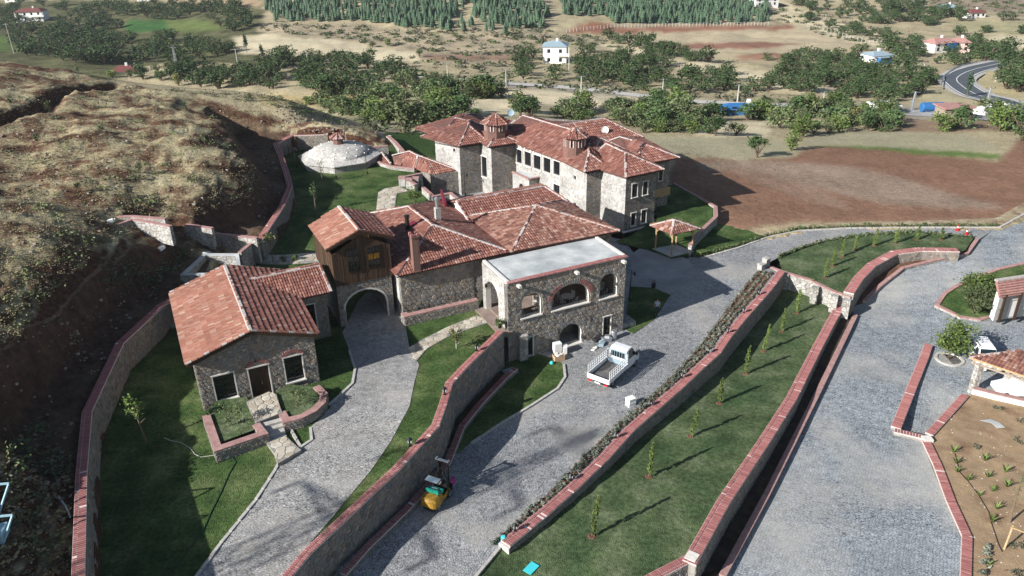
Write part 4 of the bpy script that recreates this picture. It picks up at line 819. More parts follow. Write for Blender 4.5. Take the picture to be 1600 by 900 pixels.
            for i in range(1, nx_): fx(s0 + w_ * i / nx_ - .02, s0 + w_ * i / nx_ + .02, h0, h1 - (.02 if o.get('arch') else 0), e + .01)
            for i in range(1, ny_): fx(s0, s1, h0 + H_ * i / ny_ - .015, h0 + H_ * i / ny_ + .015, e + .01)
            fo = fr.build('window', M['frame'], parent); pm = M[o.get('pane', 'glass')]
            if o.get('arch'): q = MB(); q.poly([X(*p, e - .02) for p in hole_pts(o)]); q.build('pane', pm, fo)
            else:
                for i in range(nx_):
                    for j in range(ny_):
                        q = MB(); sa, sb, ha, hb = s0 + w_ * i / nx_ + .02, s0 + w_ * (i + 1) / nx_ - .02, h0 + H_ * j / ny_ + .02, h0 + H_ * (j + 1) / ny_ - .02; tl = random.uniform(-.012, .012)
                        q.poly([X(sa, ha, e - .02 + tl), X(sb, ha, e - .02 - tl), X(sb, hb, e - .02 - tl), X(sa, hb, e - .02 + tl)]); q.build('pane', M['amber'] if o.get('amber') and (i, j) in o['amber'] else pm, fo)
        if o.get('grille'):
            g = MB(); ee = .06
            for i in range(o['grille'][0] + 1): s = s0 + w_ * i / o['grille'][0]; g.bar(X(s, h0, ee), X(s, h1, ee), .022)
            for i in range(o['grille'][1] + 1): h = h0 + (h1 - h0) * i / o['grille'][1]; g.bar(X(s0, h, ee + .02), X(s1, h, ee + .02), .022)
            g.build('window_grille', M['iron'], parent)
    return wo, X
TILE_T = np.array([(-.5, 0, 0), (-.24, 0, .075), (.24, 0, .075), (.5, 0, 0), (-.5, 1.06, 0), (-.24, 1.06, .06), (.24, 1.06, .06), (.5, 1.06, 0)])
TILE_F = [(0, 1, 5, 4), (1, 2, 6, 5), (2, 3, 7, 6), (0, 3, 2, 1)]
def tiles(box, pts, tw=.24, tl=.42, step=.045):
    """barrel tiles over a flat slope; pts[0]->pts[1] is the eave"""
    P = [Vector(p) for p in pts]; ex = (P[1] - P[0]).normalized(); n = Vector((0, 0, 0))
    for i in range(1, len(P) - 1): n += (P[i] - P[0]).cross(P[i + 1] - P[0])
    n.normalize()
    if n.z < 0: n = -n
    ey = n.cross(ex)
    if ey.z < 0: ey = -ey
    q = [((p - P[0]).dot(ex), (p - P[0]).dot(ey)) for p in P]
    x0, x1 = min(a[0] for a in q), max(a[0] for a in q); y1 = max(a[1] for a in q)
    nx_ = int((x1 - x0) / tw) + 1; ny_ = int(y1 / tl) + 1; gx, gy = np.meshgrid(x0 + (np.arange(nx_) + .5) * tw, -.06 + np.arange(ny_) * tl)
    cy = gy + tl * .5; k = inpoly(gx, cy, q); gx, gy = gx[k], gy[k]
    if not len(gx): return
    Tm = TILE_T * np.array((tw, tl, 1)); V = np.zeros((len(gx), 8, 3)); jit = rng.normal(0, .008, len(gx)); jz = rng.normal(0, .006, len(gx))
    X_ = gx[:, None] + Tm[None, :, 0] + jit[:, None]; Y_ = gy[:, None] + Tm[None, :, 1]; Z_ = Tm[None, :, 2] + np.where(Tm[None, :, 1] < .1, step, 0) + .02 + jz[:, None]
    O = np.array(P[0]); V = O + X_[..., None] * np.array(ex) + Y_[..., None] * np.array(ey) + Z_[..., None] * np.array(n)
    box.batch(V, TILE_F)
def ridge(box, a, b, w_=.34, lift=.05):
    a, b = Vector(a), Vector(b); d = (b - a); l = d.length; d.normalize(); x = d.cross(Vector((0, 0, 1))).normalized(); y = x.cross(d)
    if y.z < 0: y = -y
    V = [a - x * w_ / 2, a - x * w_ * .3 + y * .09, a + x * w_ * .3 + y * .09, a + x * w_ / 2]; V2 = [p + d * l for p in V]; V = [p + y * lift - Vector((0, 0, .02)) for p in V]; V2 = [p + y * lift - Vector((0, 0, .02)) for p in V2]
    box.faces(V + V2, [(0, 1, 5, 4), (1, 2, 6, 5), (2, 3, 7, 6), (3, 2, 1, 0), (4, 5, 6, 7)], 0)
    k = max(1, int(l / .4))
    for i in range(k):
        p = a + d * (l * (i + .02) / k) + y * (lift + .06); q = a + d * (l * (i + 1.0) / k) + y * (lift + .04); r0, r1 = .115, .095
        if random.random() < .45: continue
        A = [p + x * r0 * math.cos(t) + y * r0 * math.sin(t) for t in (0, PI / 3, 2 * PI / 3, PI)]; B = [q + x * r1 * math.cos(t) + y * r1 * math.sin(t) for t in (0, PI / 3, 2 * PI / 3, PI)]
        box.faces(A + B, [(0, 1, 5, 4), (1, 2, 6, 5), (2, 3, 7, 6), (0, 3, 2, 1)], 1)
def roof(parent, faces, ridges, mt='tile', deck=.13, tw=.24, tl=.42, name='roof', dark=None, step=.045):
    """faces: outlines starting with the eave edge"""
    b = MB()
    for f in faces:
        n = len(f); lo = [(p[0], p[1], p[2] - deck) for p in f]; b.faces(list(f) + lo, [tuple(range(n)), tuple(range(n, 2 * n))[::-1]] + [(i, (i + 1) % n, n + (i + 1) % n, n + i) for i in range(n)])
    r = b.build(name, M['slab'], parent); tb = MB()
    for f in faces: tiles(tb, f, tw, tl, step)
    if tb.v: tb.build('roof_tilework', M[mt], r, kind='stuff')
    rb = MB()
    for p, q in ridges: ridge(rb, p, q)
    if rb.v: rb.build('ridge_cap', [M['cap'], M[mt]], r)
    return r
def hip(A, B, Cc, D, R0, R1):
    """eave corners A,B (front) C,D (back), ridge R0 (front end) R1"""
    fs = [[A, B, R0], [B, Cc, R1, R0], [Cc, D, R1], [D, A, R0, R1]]
    if R0 == R1: fs = [[A, B, R0], [B, Cc, R0], [Cc, D, R0], [D, A, R0]]
    return fs, [(A, R0), (B, R0), (Cc, R1), (D, R1)] + ([(R0, R1)] if R0 != R1 else [])
def rooted(name, label, cat, loc, group=None):
    """thing whose parts are modelled in world space; returns root and a function that settles its children"""
    o = thing(name, label, cat, loc, group=group)
    def settle():
        inv = Matrix.Translation(-Vector(loc))
        for c in o.children: c.matrix_parent_inverse = inv
    return o, settle
def chimney(parent, p, w_, z0, z1, mt='redbrick', cap=True, rz=AX):
    b = MB(); ca, sa = math.cos(rz), math.sin(rz); b.obox((p[0], p[1], (z0 + z1) / 2), (ca * w_ / 2, sa * w_ / 2, 0), (-sa * w_ / 2, ca * w_ / 2, 0), (0, 0, (z1 - z0) / 2))
    if cap:
        b.obox((p[0], p[1], z1 + .05), (ca * w_ * .6, sa * w_ * .6, 0), (-sa * w_ * .6, ca * w_ * .6, 0), (0, 0, .05))
        for i in (-1, 1):
            for j in (-1, 1): b.obox((p[0] + (ca * i - sa * j) * w_ * .42, p[1] + (sa * i + ca * j) * w_ * .42, z1 + .22), (ca * .1, sa * .1, 0), (-sa * .1, ca * .1, 0), (0, 0, .13), 1)
    return b.build('chimney', [M[mt], M['brick_a']], parent)
# ------------------------------------------------------------------ the gabled house at left
def left_house():
    o, done = rooted('gabled_house', 'stone house with large orange tiled gable roof and dark double door at left', 'house', L(4.5, 58, 3))
    ZB, ze, zr = 2.9, 7.4, 8.86; v0, v1 = 53.95, 65.6; ul, ur = .35, 8.95
    P0, P1 = L(ul, v0), L(ur, v0); ln = ur - ul
    sl = (zr - ze) / 4.75
    top = [(0, 7.3), (4.25, 8.72), (ln, 7.3)]
    ops = [OP(P0, P1, (340, 627), (364, 581), bars=(2, 4)), OP(P0, P1, (396, 622), (418, 569), kind='door', brickarch=True), OP(P0, P1, (449, 598), (470.5, 553), bars=(2, 4), brickarch=True)]
    facade(o, P0, P1, ZB, ze, ops, top, cell=.27, indiv=220)
    facade(o, L(ul, v1), L(ul, v0 + .02), ZB, 7.28, cell=.3, trim=False); facade(o, L(ur, v0 + .02), L(ur, v1), ZB, 7.28, cell=.3)
    facade(o, L(ur, v1), L(ul, v1), ZB, ze, (), [(0, 7.3), (4.3, 8.72), (8.6, 7.3)], mt=M['stone_far'])
    A, B, Cc, D = L(-.17, 53.5, ze - .05), L(9.3, 53.5, ze - .05), L(9.3, 66.2, ze - .05), L(-.17, 66.2, ze - .05); R0, R1 = L(4.55, 53.5, zr), L(4.55, 66.2, zr)
    rf = roof(o, [[D, A, R0, R1]], [(R0, R1)], 'tile_sunlit', tw=.23, tl=.46); r2 = roof(o, [[B, Cc, R1, R0]], [], 'tile', tw=.24, tl=.45, step=.09)  # one roof, two tile colours: left slope painted sunlit, right slope shaded
    # white-ended verge tiles along the gables, each its own piece
    for (p, q) in ((A, R0), (R0, B), (D, R1), (R1, Cc)):
        p, q = Vector(p), Vector(q); d = q - p; l = d.length; d.normalize(); k = int(l / .42); y = Vector((0, 0, 1)); x = Vector((-SU, CU, 0))
        for i in range(k):
            b = MB(); c = p + d * (i + .5) * l / k + y * .09; b.tube([c - d * .2 + y * .02, c + d * .2], [.1, .085], 6); b.build('verge_tile', M['cap'] if i % 3 == 0 else M['tile_sunlit'], rf)
    b = MB()
    for p, q in ((A, R0), (R0, B)): b.bar(Vector(p) - Vector((0, 0, .16)), Vector(q) - Vector((0, 0, .16)), .06, .2)
    b.build('barge_board', M['door'], o)
    # cross wing toward the tower
    facade(o, L(ur, 60.6), L(11.55, 60.6), ZB, 7.2, [dict(s0=.55, s1=1.55, h0=4.2, h1=6.4, bars=(2, 3))], cell=.3); facade(o, L(11.55, 60.6), L(11.55, 65), ZB, 7.2, cell=.32); facade(o, L(11.55, 60.6), L(11.55, 65), 7.2, 7.2, (), [(0, 7.2), (2.2, 8.1), (4.4, 7.2)], mt=M['stone_far'])
    E0, E1, G0, G1 = L(6.6, 60.1, 7.35), L(11.95, 60.1, 7.35), L(11.95, 63.4, 8.45), L(5.7, 63.4, 8.45); H0, H1 = L(11.95, 66.2, 7.35), L(6.6, 66.2, 7.35)
    roof(o, [[L(9.35, 60.1, 7.35), E1, G0, G1]], [(G1, G0), (E1, G0)], 'tile', tw=.22, tl=.4, step=.03); roof(o, [[H0, H1, G1, G0]], [(H0, G0)], 'tile')
    b = MB(); b.bar(L(9.35, 60.08, 7.38), L(7.0, 62.9, 8.2), .3, .05); b.build('valley_gutter', M['gutter'], o)
    x, z = L(4.45, 53.75)[:2], 6.55
    b = MB(); b.bar((*x, z), (*L(4.45, 53.45)[:2], z), .05); b.lathe([(.02, 0), (.1, .02), (.08, .25), (.02, .3)], (*L(4.45, 53.45)[:2], z - .25), 6); b.build('wall_lantern', M['iron'], o)
    done(); return o
left_house()
# raised planters, landing and steps
def planters():
    zt = 3.75
    o = garden_wall('planter_wall', 'left L-shaped stone planter with broad pink coping in front of the left house', PW([(322, 648), (340, 700), (411, 676), (400, 662)], zt), zt, 2.9, .5, coping='slab', sides='r', cell=.22, cat='planter', indiv=0)
    o = garden_wall('planter_wall', 'right curved stone planter with broad pink coping beside the house steps', PW([(440, 643), (447, 656), (470, 650), (490, 640), (503, 628), (506, 615), (494, 603)], zt), zt, 2.9, .5, coping='slab', sides='r', cell=.22, cat='planter')
    sheet('planter_soil', PW([(325, 640), (342, 692), (396, 672), (408, 655), (385, 620), (340, 625)], 3.6), 3.6, M['lawn_dry'], lift=.0); sheet('planter_soil', PW([(434, 622), (447, 652), (470, 646), (490, 636), (499, 625), (497, 605), (450, 600), (430, 612)], 3.6), 3.6, M['lawn_dry'], lift=.0)
    lay = PW([(385, 628), (400, 661), (441, 645), (432, 616), (420, 612)], 3.75)
    def flags(nm, lb, pts, z, cell, base=.12, skirt=.5):
        t = thing(nm, lb, 'paving', (pts[0][0], pts[0][1], z)); inv = Matrix.Translation(-Vector(t.location)); P = [p[:2] for p in pts]
        b = MB(); b.prism(P, z - skirt, z - .01); q = b.build('paving_bed', M['mortar'], t); q.matrix_parent_inverse = inv
        k0 = len(t.children); lay_stones(t, (0, 0, z - .01), (1, 0, 0), (0, 1, 0), (0, 0, 1), P if sum(P[i][0] * P[(i + 1) % len(P)][1] - P[(i + 1) % len(P)][0] * P[i][1] for i in range(len(P))) > 0 else P[::-1], cell, indiv=150, name='flagstone', mats=M['flag'], prouds=.025, gap=.02, asp=1.1, loose=True)
        for c in t.children: c.matrix_parent_inverse = inv
    flags('flagstone_landing', 'flagstone landing in front of the dark double door of the left house', lay, 3.78, .55, skirt=.85)
    flags('flagstone_path', 'short pale flagstone path from the house steps to the cobbled drive', PW([(416, 692), (445, 680), (455, 690), (471, 704), (440, 722), (434, 725), (428, 708)], 3.0), 3.06, .6)
    flags('flagstone_path', 'pale flagstone path crossing the lawn to the arched side door of the terrace building', PW(PATH1, 3.0), 3.06, .7)
    flags('flagstone_path', 'pale flagstone path through the upper garden toward the stepped wall', PW(PATH2, 3.0), 3.06, .9)
    flags('flagstone_path', 'pale path behind the wooden tower house', PW(PATH3, 3.0), 3.06, .9)
    t = thing('stone_steps', 'short flight of shaded stone steps between the two planters', 'steps', W(420, 680, 3)); inv = Matrix.Translation(-Vector(t.location)); p0, p1 = Vector(W(421, 655, 3.78)), Vector(W(431, 686, 3.06)); d = (p1 - p0); d.z = 0; l = d.length; d.normalize(); x = Vector((-d.y, d.x, 0))
    for i in range(4):
        b = MB(); q = p0 + d * (l * (i + .5) / 4); zt_ = 3.78 - .18 * (i + 1) + .03; b.obox((q.x, q.y, (zt_ + 2.8) / 2), d * (l / 8 + .03), x * .75, (0, 0, (zt_ - 2.8) / 2)); s_ = b.build('step', M['kerb'], t); s_.matrix_parent_inverse = inv
planters()
# ------------------------------------------------------------------ tower gate with boarded upper floor
def tower():
    o, done = rooted('gate_tower', 'gate tower with arched stone passage below and dark boarded room under a red gable roof', 'tower', L(15.3, 64, 3))
    v0 = 61.75; v1 = 68.3; ul, ur = 12.75, 17.7; P0, P1 = L(ul, v0), L(ur, v0)
    ops = [dict(s0=.55, s1=4.3, h0=2.9, h1=6.1, arch=1.6, kind='open')]
    facade(o, P0, P1, 2.9, 7.0, ops, cell=.3, depth=.9, trim=False, reveal='stone_far'); facade(o, L(ul, v1), L(ul, v0 + .02), 2.9, 7.0, mt=M['stone_pale_sunlit'], depth=.6)  # left wall given paler stone, sunlight put into its colour
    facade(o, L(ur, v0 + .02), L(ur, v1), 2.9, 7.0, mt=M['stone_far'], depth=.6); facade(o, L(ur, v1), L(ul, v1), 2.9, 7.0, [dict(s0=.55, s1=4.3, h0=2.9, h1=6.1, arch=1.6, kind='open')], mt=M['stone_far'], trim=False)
    b = MB(); b.prism([L(ul, v0)[:2], L(ur, v0)[:2], L(ur, v1)[:2], L(ul, v1)[:2]], 6.6, 7.02); b.build('floor', M['mortar'], o)
    b = MB(); Q = hole_pts(dict(s0=.55, s1=4.3, h0=2.9, h1=6.1, arch=1.6), .0); Q2 = hole_pts(dict(s0=.55, s1=4.3, h0=2.9, h1=6.1, arch=1.6), .14)
    for i in range(1, len(Q) - 1):
        q = [L(ul + Q[i][0], v0 - .05, Q[i][1]), L(ul + Q[i + 1][0], v0 - .05, Q[i + 1][1]), L(ul + Q2[i + 1][0], v0 - .05, Q2[i + 1][1]), L(ul + Q2[i][0], v0 - .05, Q2[i][1])]
        q2 = [L(UV(p)[0], v0 + .02, p[2]) for p in q]; b.faces(q + q2, [(0, 1, 2, 3), (0, 4, 5, 1), (2, 6, 7, 3)])
    b.build('arch_trim', M['trim'], o)
    # boarded storey: planks are separate pieces
    a0, a1, c0, c1 = ul - .05, ur + .1, v0 - .1, v1 + .1; zt0, zt1 = 9.9, 11.25
    def boards(Pa, Pb, z0, topf, ops=()):
        a = np.array(Pa[:2]); d = np.array(Pb[:2]) - a; l = float(np.hypot(*d)); d /= l; nn = (d[1], -d[0]); k = int(l / .22)
        back = MB(); back.poly([(*(a - np.array(nn) * .06), z0), (*(a + d * l - np.array(nn) * .06), z0), (*(a + d * l - np.array(nn) * .06), topf(l)), *([(*(a + d * l / 2 - np.array(nn) * .06), topf(l / 2))]), (*(a - np.array(nn) * .06), topf(0))]); bo = back.build('wall', M['wood'], o)
        for i in range(k):
            s0, s1 = l * i / k, l * (i + 1) / k - .02; segs = [(z0, None)]
            for w_ in ops:
                if w_['s0'] < (s0 + s1) / 2 < w_['s1']: segs = [(z0, w_['h0']), (w_['h1'], None)]
            for za, zb in segs:
                b = MB(); t0, t1 = (topf(s0), topf(s1)) if zb is None else (zb, zb); e = random.uniform(.0, .02)
                V = [(a[0] + d[0] * s + nn[0] * q, a[1] + d[1] * s + nn[1] * q, h) for q in (-.04, e) for s, h in ((s0, za), (s1, za), (s1, t1), (s0, t0))]
                b.faces(V, [(4, 5, 6, 7), (0, 4, 7, 3), (1, 2, 6, 5), (3, 7, 6, 2), (0, 1, 5, 4)]); b.build('plank', M['wood_o'], bo)
        return a, d, nn
    Pf0, Pf1 = L(a0, c0), L(a1, c0); lf = a1 - a0; tf = lambda s: zt1 - abs(s - lf / 2) * (zt1 - zt0) / (lf / 2)
    wn = [OP(Pf0, Pf1, (545, 425), (560, 388)), OP(Pf0, Pf1, (576, 418), (592, 383))]
    a, d, nn = boards(Pf0, Pf1, 6.95, tf, wn); boards(L(a0, c1), L(a0, c0), 6.95, lambda s: zt0); boards(L(a1, c0), L(a1, c1), 6.95, lambda s: zt0); boards(L(a1, c1), L(a0, c1), 6.95, tf)
    for n_, w_ in enumerate(wn):
        X = lambda s, h, e: (a[0] + d[0] * s + nn[0] * e, a[1] + d[1] * s + nn[1] * e, h); f = MB(); s0, s1, h0, h1 = w_['s0'], w_['s1'], w_['h0'], w_['h1']
        for sa, sb, ha, hb in ((s0 - .08, s0, h0 - .08, h1 + .08), (s1, s1 + .08, h0 - .08, h1 + .08), (s0, s1, h0 - .08, h0), (s0, s1, h1, h1 + .08), ((s0 + s1) / 2 - .03, (s0 + s1) / 2 + .03, h0, h1), (s0, s1, h0 + (h1 - h0) * .35, h0 + (h1 - h0) * .35 + .04), (s0, s1, h0 + (h1 - h0) * .68, h0 + (h1 - h0) * .68 + .04)):
            f.obox(X((sa + sb) / 2, (ha + hb) / 2, .03), (d[0] * (sb - sa) / 2, d[1] * (sb - sa) / 2, 0), (nn[0] * .03, nn[1] * .03, 0), (0, 0, (hb - ha) / 2))
        fo = f.build('window', M['door'], o)
        for i in range(2):
            for j in range(3):
                sa, sb = s0 + (s1 - s0) * i / 2 + .03, s0 + (s1 - s0) * (i + 1) / 2 - .03; ha, hb = h0 + (h1 - h0) * (j / 3) + .03, h0 + (h1 - h0) * ((j + 1) / 3); q = MB(); q.poly([X(sa, ha, -.02), X(sb, ha, -.02), X(sb, hb, -.02), X(sa, hb, -.02)]); q.build('pane', M['amber'] if n_ == 1 and j == 1 else M['glass'], fo)
        g = MB()
        for i in range(5): s = s0 + (s1 - s0) * i / 4; g.bar(X(s, h0, .1), X(s, h1, .1), .02)
        for i in range(4): h = h0 + (h1 - h0) * i / 3; g.bar(X(s0, h, .1), X(s1, h, .1), .02)
        g.build('window_grille', M['iron'], o)
    ze, zr = 10.0, 11.2; A, B, Cc, D = L(12.15, 61.2, ze - .05), L(18.6, 61.2, ze - .05), L(18.6, 69.0, ze - .05), L(12.15, 69.0, ze - .05); R0, R1 = L(15.5, 61.2, zr), L(15.5, 69.0, zr)
    # re-fit to the surveyed eaves
    A, B, D, Cc = L(12.68, 62.9, 10), L(18.59, 62.9, 10), L(12.65, 69.0, 10), L(18.55, 69.0, 10); R0, R1 = L(15.62, 62.9, 11.2), L(15.6, 69.2, 11.2)
    A, B, D, Cc, R0, R1 = [tuple(np.array(p) + np.array(L(-.42, -1.45, .6))) for p in (A, B, D, Cc, R0, R1)]
    rf = roof(o, [[D, A, R0, R1]], [(R0, R1)], 'tile_sunlit', tw=.24, tl=.46); roof(o, [[B, Cc, R1, R0]], [], 'tile', tw=.24, tl=.45, step=.08)  # sun-side slope painted brighter than the slope turned away
    b = MB(); b.bar(Vector(A) - Vector((0, 0, .16)), Vector(R0) - Vector((0, 0, .16)), .08, .2); b.bar(Vector(R0) - Vector((0, 0, .16)), Vector(B) - Vector((0, 0, .16)), .08, .2); b.build('barge_board', M['door'], o)
    done()
tower()
# ------------------------------------------------------------------ the long hall with three hipped roofs
def hall():
    o, done = rooted('hall_building', 'long stone hall under three joined red-tiled hipped roofs in the middle', 'building', L(23, 66, 3))
    facade(o, L(18.1, 60.65), L(25.1, 60.65), 2.9, 7.3, cell=.34, trim=False); facade(o, L(18.1, 75.5), L(18.1, 60.67), 2.9, 7.3, mt=M['stone_pale_sunlit'])  # side wall toward the sun painted paler than the others
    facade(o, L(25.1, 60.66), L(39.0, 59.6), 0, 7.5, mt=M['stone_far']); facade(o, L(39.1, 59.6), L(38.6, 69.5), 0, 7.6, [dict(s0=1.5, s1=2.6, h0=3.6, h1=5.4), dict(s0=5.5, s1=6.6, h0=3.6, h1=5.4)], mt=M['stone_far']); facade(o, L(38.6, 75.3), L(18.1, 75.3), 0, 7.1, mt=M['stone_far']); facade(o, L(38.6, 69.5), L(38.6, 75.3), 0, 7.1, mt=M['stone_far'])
    b = MB(); b.prism([L(18.4, 61)[:2], L(38.3, 60.3)[:2], L(38.2, 75)[:2], L(18.4, 75)[:2]], 6.6, 6.75); b.build('ceiling', M['slab'], o)
    z1 = 7.42; A, B, Cc, D = L(17.72, 60.2, z1), L(28.7, 60.2, z1), L(28.7, 76.0, z1), L(17.72, 76.0, z1); R0, R1 = L(23.1, 65.3, 9.36), L(22.8, 71., 9.36)
    f, r = hip(A, B, Cc, D, R0, R1); roof(o, f, r, 'tile', tw=.24, tl=.4)
    z2 = 7.85; A2, B2, C2, D2 = L(28.35, 59.35, z2), L(39.55, 58.85, z2), L(38.9, 68.6, z2), L(28.35, 69.4, z2); T2 = L(33.9, 65.2, 9.35)
    f, r = hip(A2, B2, C2, D2, T2, T2); rf2 = roof(o, f, r, 'tile_old', tw=.24, tl=.4)
    z3 = 7.2; A3, B3, C3, D3 = L(28.1, 67.3, z3), L(40.0, 67.3, z3), L(40.0, 76, z3), L(28.1, 76, z3); R3, R4 = L(28.1, 71.65, 8.75), L(38.1, 71.3, 8.75)
    roof(o, [[A3, B3, R4, R3], [B3, C3, R4], [C3, D3, R3, R4]], [(R3, R4), (R4, B3), (R4, C3), (A3, R3)], 'tile', tw=.26, tl=.42)
    facade(o, L(28.3, 75.8), L(28.3, 67.5), 6.6, 7.2, (), [(0, 7.2), (4.15, 8.65), (8.3, 7.2)], mt=M['plaster'])
    b = MB(); b.bar(L(28.5, 60.2, 7.62), L(28.45, 75.5, 7.62), .55, .06); b.box(0, 0, 0, 0, 0, 0); b.build('valley_gutter', M['gutter'], o)
    b = MB(); b.bar(L(27.2, 72.5, 8.05), L(28.1, 75.9, 8.3), .2, .9); b.build('flashing', M['gutter'], o)
    p = L(20.0, 62.2); 
    q = W(650, 411, 8.2); chimney(o, (q[0], q[1]), .62, 7.4, 10.7)
    q = W(684, 341, 9.1); chimney(o, (q[0], q[1]), .5, 8.4, 10.2, 'stone_pale_sunlit', cap=False); b = MB(); b.lathe([(.16, 10.2), (.16, 10.9), (.24, 10.95), (.24, 11.15), (.02, 11.3)], (q[0], q[1], 0), 8); b.build('flue', M['steel'], o)
    q = W(637, 358, 8.8); b = MB(); b.lathe([(.2, 8.3), (.2, 10.0), (.26, 10.0), (.26, 10.2), (.02, 10.25)], (q[0], q[1], 0), 8); b.build('flue', M['frame'], o)
    q = W(649, 346, 9.2); b = MB(); b.obox((q[0], q[1], 9.1), (.9, .42, .25), (-.17, .36, 0), (0, 0, .06)); b.build('roof_hatch', M['gutter'], o)
    done()
    garden_wall('planter_wall', 'raised stone planter with pink coping along the foot of the hall wall', [L(18.0, 60.0), L(18.0, 59.45), L(24.8, 59.35)], 3.95, 2.9, .5, coping='slab', sides='r', cell=.22, cat='planter')
hall()
# ------------------------------------------------------------------ terrace building with flat roof and three arches
def terrace():
    o, done = rooted('terrace_building', 'two-storey stone terrace building with flat grey roof and three open upper arches', 'building', L(31, 57, 0))
    u0, u1, v0, v1 = 25.3, 37.15, 54.05, 59.15; P0, P1 = L(u0, v0), L(u1, v0); zt = 7.55
    ops = [OP(P0, P1, (815, 497.5), (845, 453.7), 1., kind='open'), OP(P0, P1, (862.5, 485.7), (920.5, 437.5), .75, kind='open'), OP(P0, P1, (937, 467.5), (965, 424.5), 1., kind='open'),
           OP(P0, P1, (874, 545), (909, 502), 1., kind='open'), OP(P0, P1, (819, 558), (832.5, 525), bars=(2, 4)), OP(P0, P1, (942, 525.5), (954.5, 492.5), bars=(2, 4))]
    ops[3]['h0'] = .02
    facade(o, P0, P1, -.1, zt, ops, cell=.33, indiv=260, depth=.55)
    so_ = [dict(s0=.65, s1=3.3, h0=3.0, h1=6.4, arch=1.3, kind='open')]
    facade(o, L(u0, v1), L(u0, v0 + .02), -.1, zt, so_, mt=M['stone_pale_sunlit'], depth=.5, trim=False); facade(o, L(u1, v0 + .02), L(u1, v1 + .4), -.1, zt, mt=M['stone_far'])  # left side painted in the sunlit stone colour, right side darker
    b = MB(); pl = [L(u0 + .3, v0 + .3)[:2], L(u1 - .3, v0 + .3)[:2], L(u1 - .3, v1)[:2], L(u0 + .3, v1)[:2]]; b.prism(pl, 3.0, 3.2, 0); b.build('terrace_floor', M['floor'], o)
    b = MB(); b.prism([L(u0 - .9, v0 - .25)[:2], L(u0 + .4, v0 - .2)[:2], L(u0 + .4, v1 + .1)[:2], L(u0 - .9, v1 + .1)[:2]], 2.7, 3.08); b.build('side_landing', M['floor'], o)
    b = MB(); b.prism(pl, zt - .3, zt + .06); b.build('flat_roof', M['concrete'], o)
    # parapets: brick-edged front, rendered sides
    b = MB(); b.bar(L(u0 - .1, v0 + .12, zt + .12), L(u1 + .15, v0 + .12, zt + .06), .5, .08); b.build('front_parapet', M['joint'], o); pb = o.children[-1]
    n_ = int((u1 - u0) / .17)
    for r_, (w0, w1) in enumerate(((-.16, .1), (.12, .36))):
        for i in range(n_): b = MB(); q = inst('brick', brick_mesh(.14, w1 - w0, .06), L(u0 + .08 + (u1 - u0) * (i + .5) / n_, v0 + (w0 + w1) / 2, zt + .1), AX, pb)
    for u_ in (u0 + .2, u1 - .12):
        b = MB(); b.bar(L(u_, v0 + .2, zt + .12), L(u_, v1, zt + .12), .26, .16); b.build('side_parapet', M['trim'], o)
    b = MB()
    for sx_ in (1.0, 6.6, 11.4): b.obox(L(u0 + sx_, v0 - .25, zt - .22), (CU * .13, SU * .13, 0), (-SU * .33, CU * .33, 0), (0, 0, .11)); b.build('roof_spout', M['trim'], o); b = MB()
    # red brick fans over the middle arch
    c = ops[1]; mid = (c['s0'] + c['s1']) / 2; R_ = (c['s1'] - c['s0']) / 2
    for i in range(26):
        an = PI * (.06 + .88 * i / 25); uu = (math.cos(an), math.sin(an)); m_ = (mid + uu[0] * (R_ + .3), c['h1'] - c['arch'] + uu[1] * (c['arch'] + .3)); b = MB()
        b.obox(L(u0 + m_[0], v0 - .03, m_[1]), (CU * uu[0] * .2, SU * uu[0] * .2, uu[1] * .2), (-CU * uu[1] * .06, -SU * uu[1] * .06, uu[0] * .06), (SU * .05, -CU * .05, 0)); b.build('arch_brick', M['brick'] if abs(i - 12.5) > 4 else M['mortar'], o)
    # railings in the arches
    for k in (0, 1, 2):
        c = ops[k]; g = MB(); zt_ = c['h0'] + .75
        for h in (.35, .55, .75): g.bar(L(u0 + c['s0'], v0 + .15, c['h0'] + h), L(u0 + c['s1'], v0 + .15, c['h0'] + h), .025)
        for i in range(int((c['s1'] - c['s0']) / .25) + 1): s = c['s0'] + i * .25; g.bar(L(u0 + s, v0 + .15, c['h0']), L(u0 + s, v0 + .15, zt_), .02)
        g.build('railing', M['iron'], o)
    # entrance wall inside the lower arch with a door
    facade(o, L(u0 + c['s0'] * 0 + 3.2, v0 + 2.1), L(u0 + 7.6, v0 + 2.1), 0, 3.0, [dict(s0=1.7, s1=2.9, h0=.02, h1=2.2, kind='door')], mt=M['stone_far'])
    for s, h in ((ops[3]['s0'] - .25, 2.1), (ops[3]['s1'] + .8, 2.5)):
        b = MB(); b.bar(L(u0 + s, v0, h), L(u0 + s, v0 - .35, h), .04); b.lathe([(.03, -.05), (.11, .0), (.09, .28), (.02, .36)], L(u0 + s, v0 - .35, h - .35), 6); b.build('wall_lantern', M['iron'], o)
    b = MB(); b.bar(L(u0, 57.6, 6.2), L(u0 - .35, 57.6, 6.2), .04); b.lathe([(.03, -.05), (.12, .0), (.1, .3), (.02, .38)], L(u0 - .35, 57.6, 5.85), 6); b.build('wall_lantern', M['iron'], o)
    b = MB(); b.prism([L(u1 + .02, v0 + .3)[:2], L(u1 + 1.6, v0 + .2)[:2], L(u1 + 1.6, v0 + 1.6)[:2], L(u1 + .02, v0 + 1.6)[:2]], 0, .5); b.build('side_step', M['stone_low'], o)
    b = MB(); b.box(-.4, .4, -.2, .2, 0, 2.5); p = b.build('buttress', M['stone_low'], o); p.location = L(u0 + 1.3, v0 - .3)
    p.rotation_euler.z = AX
    done()
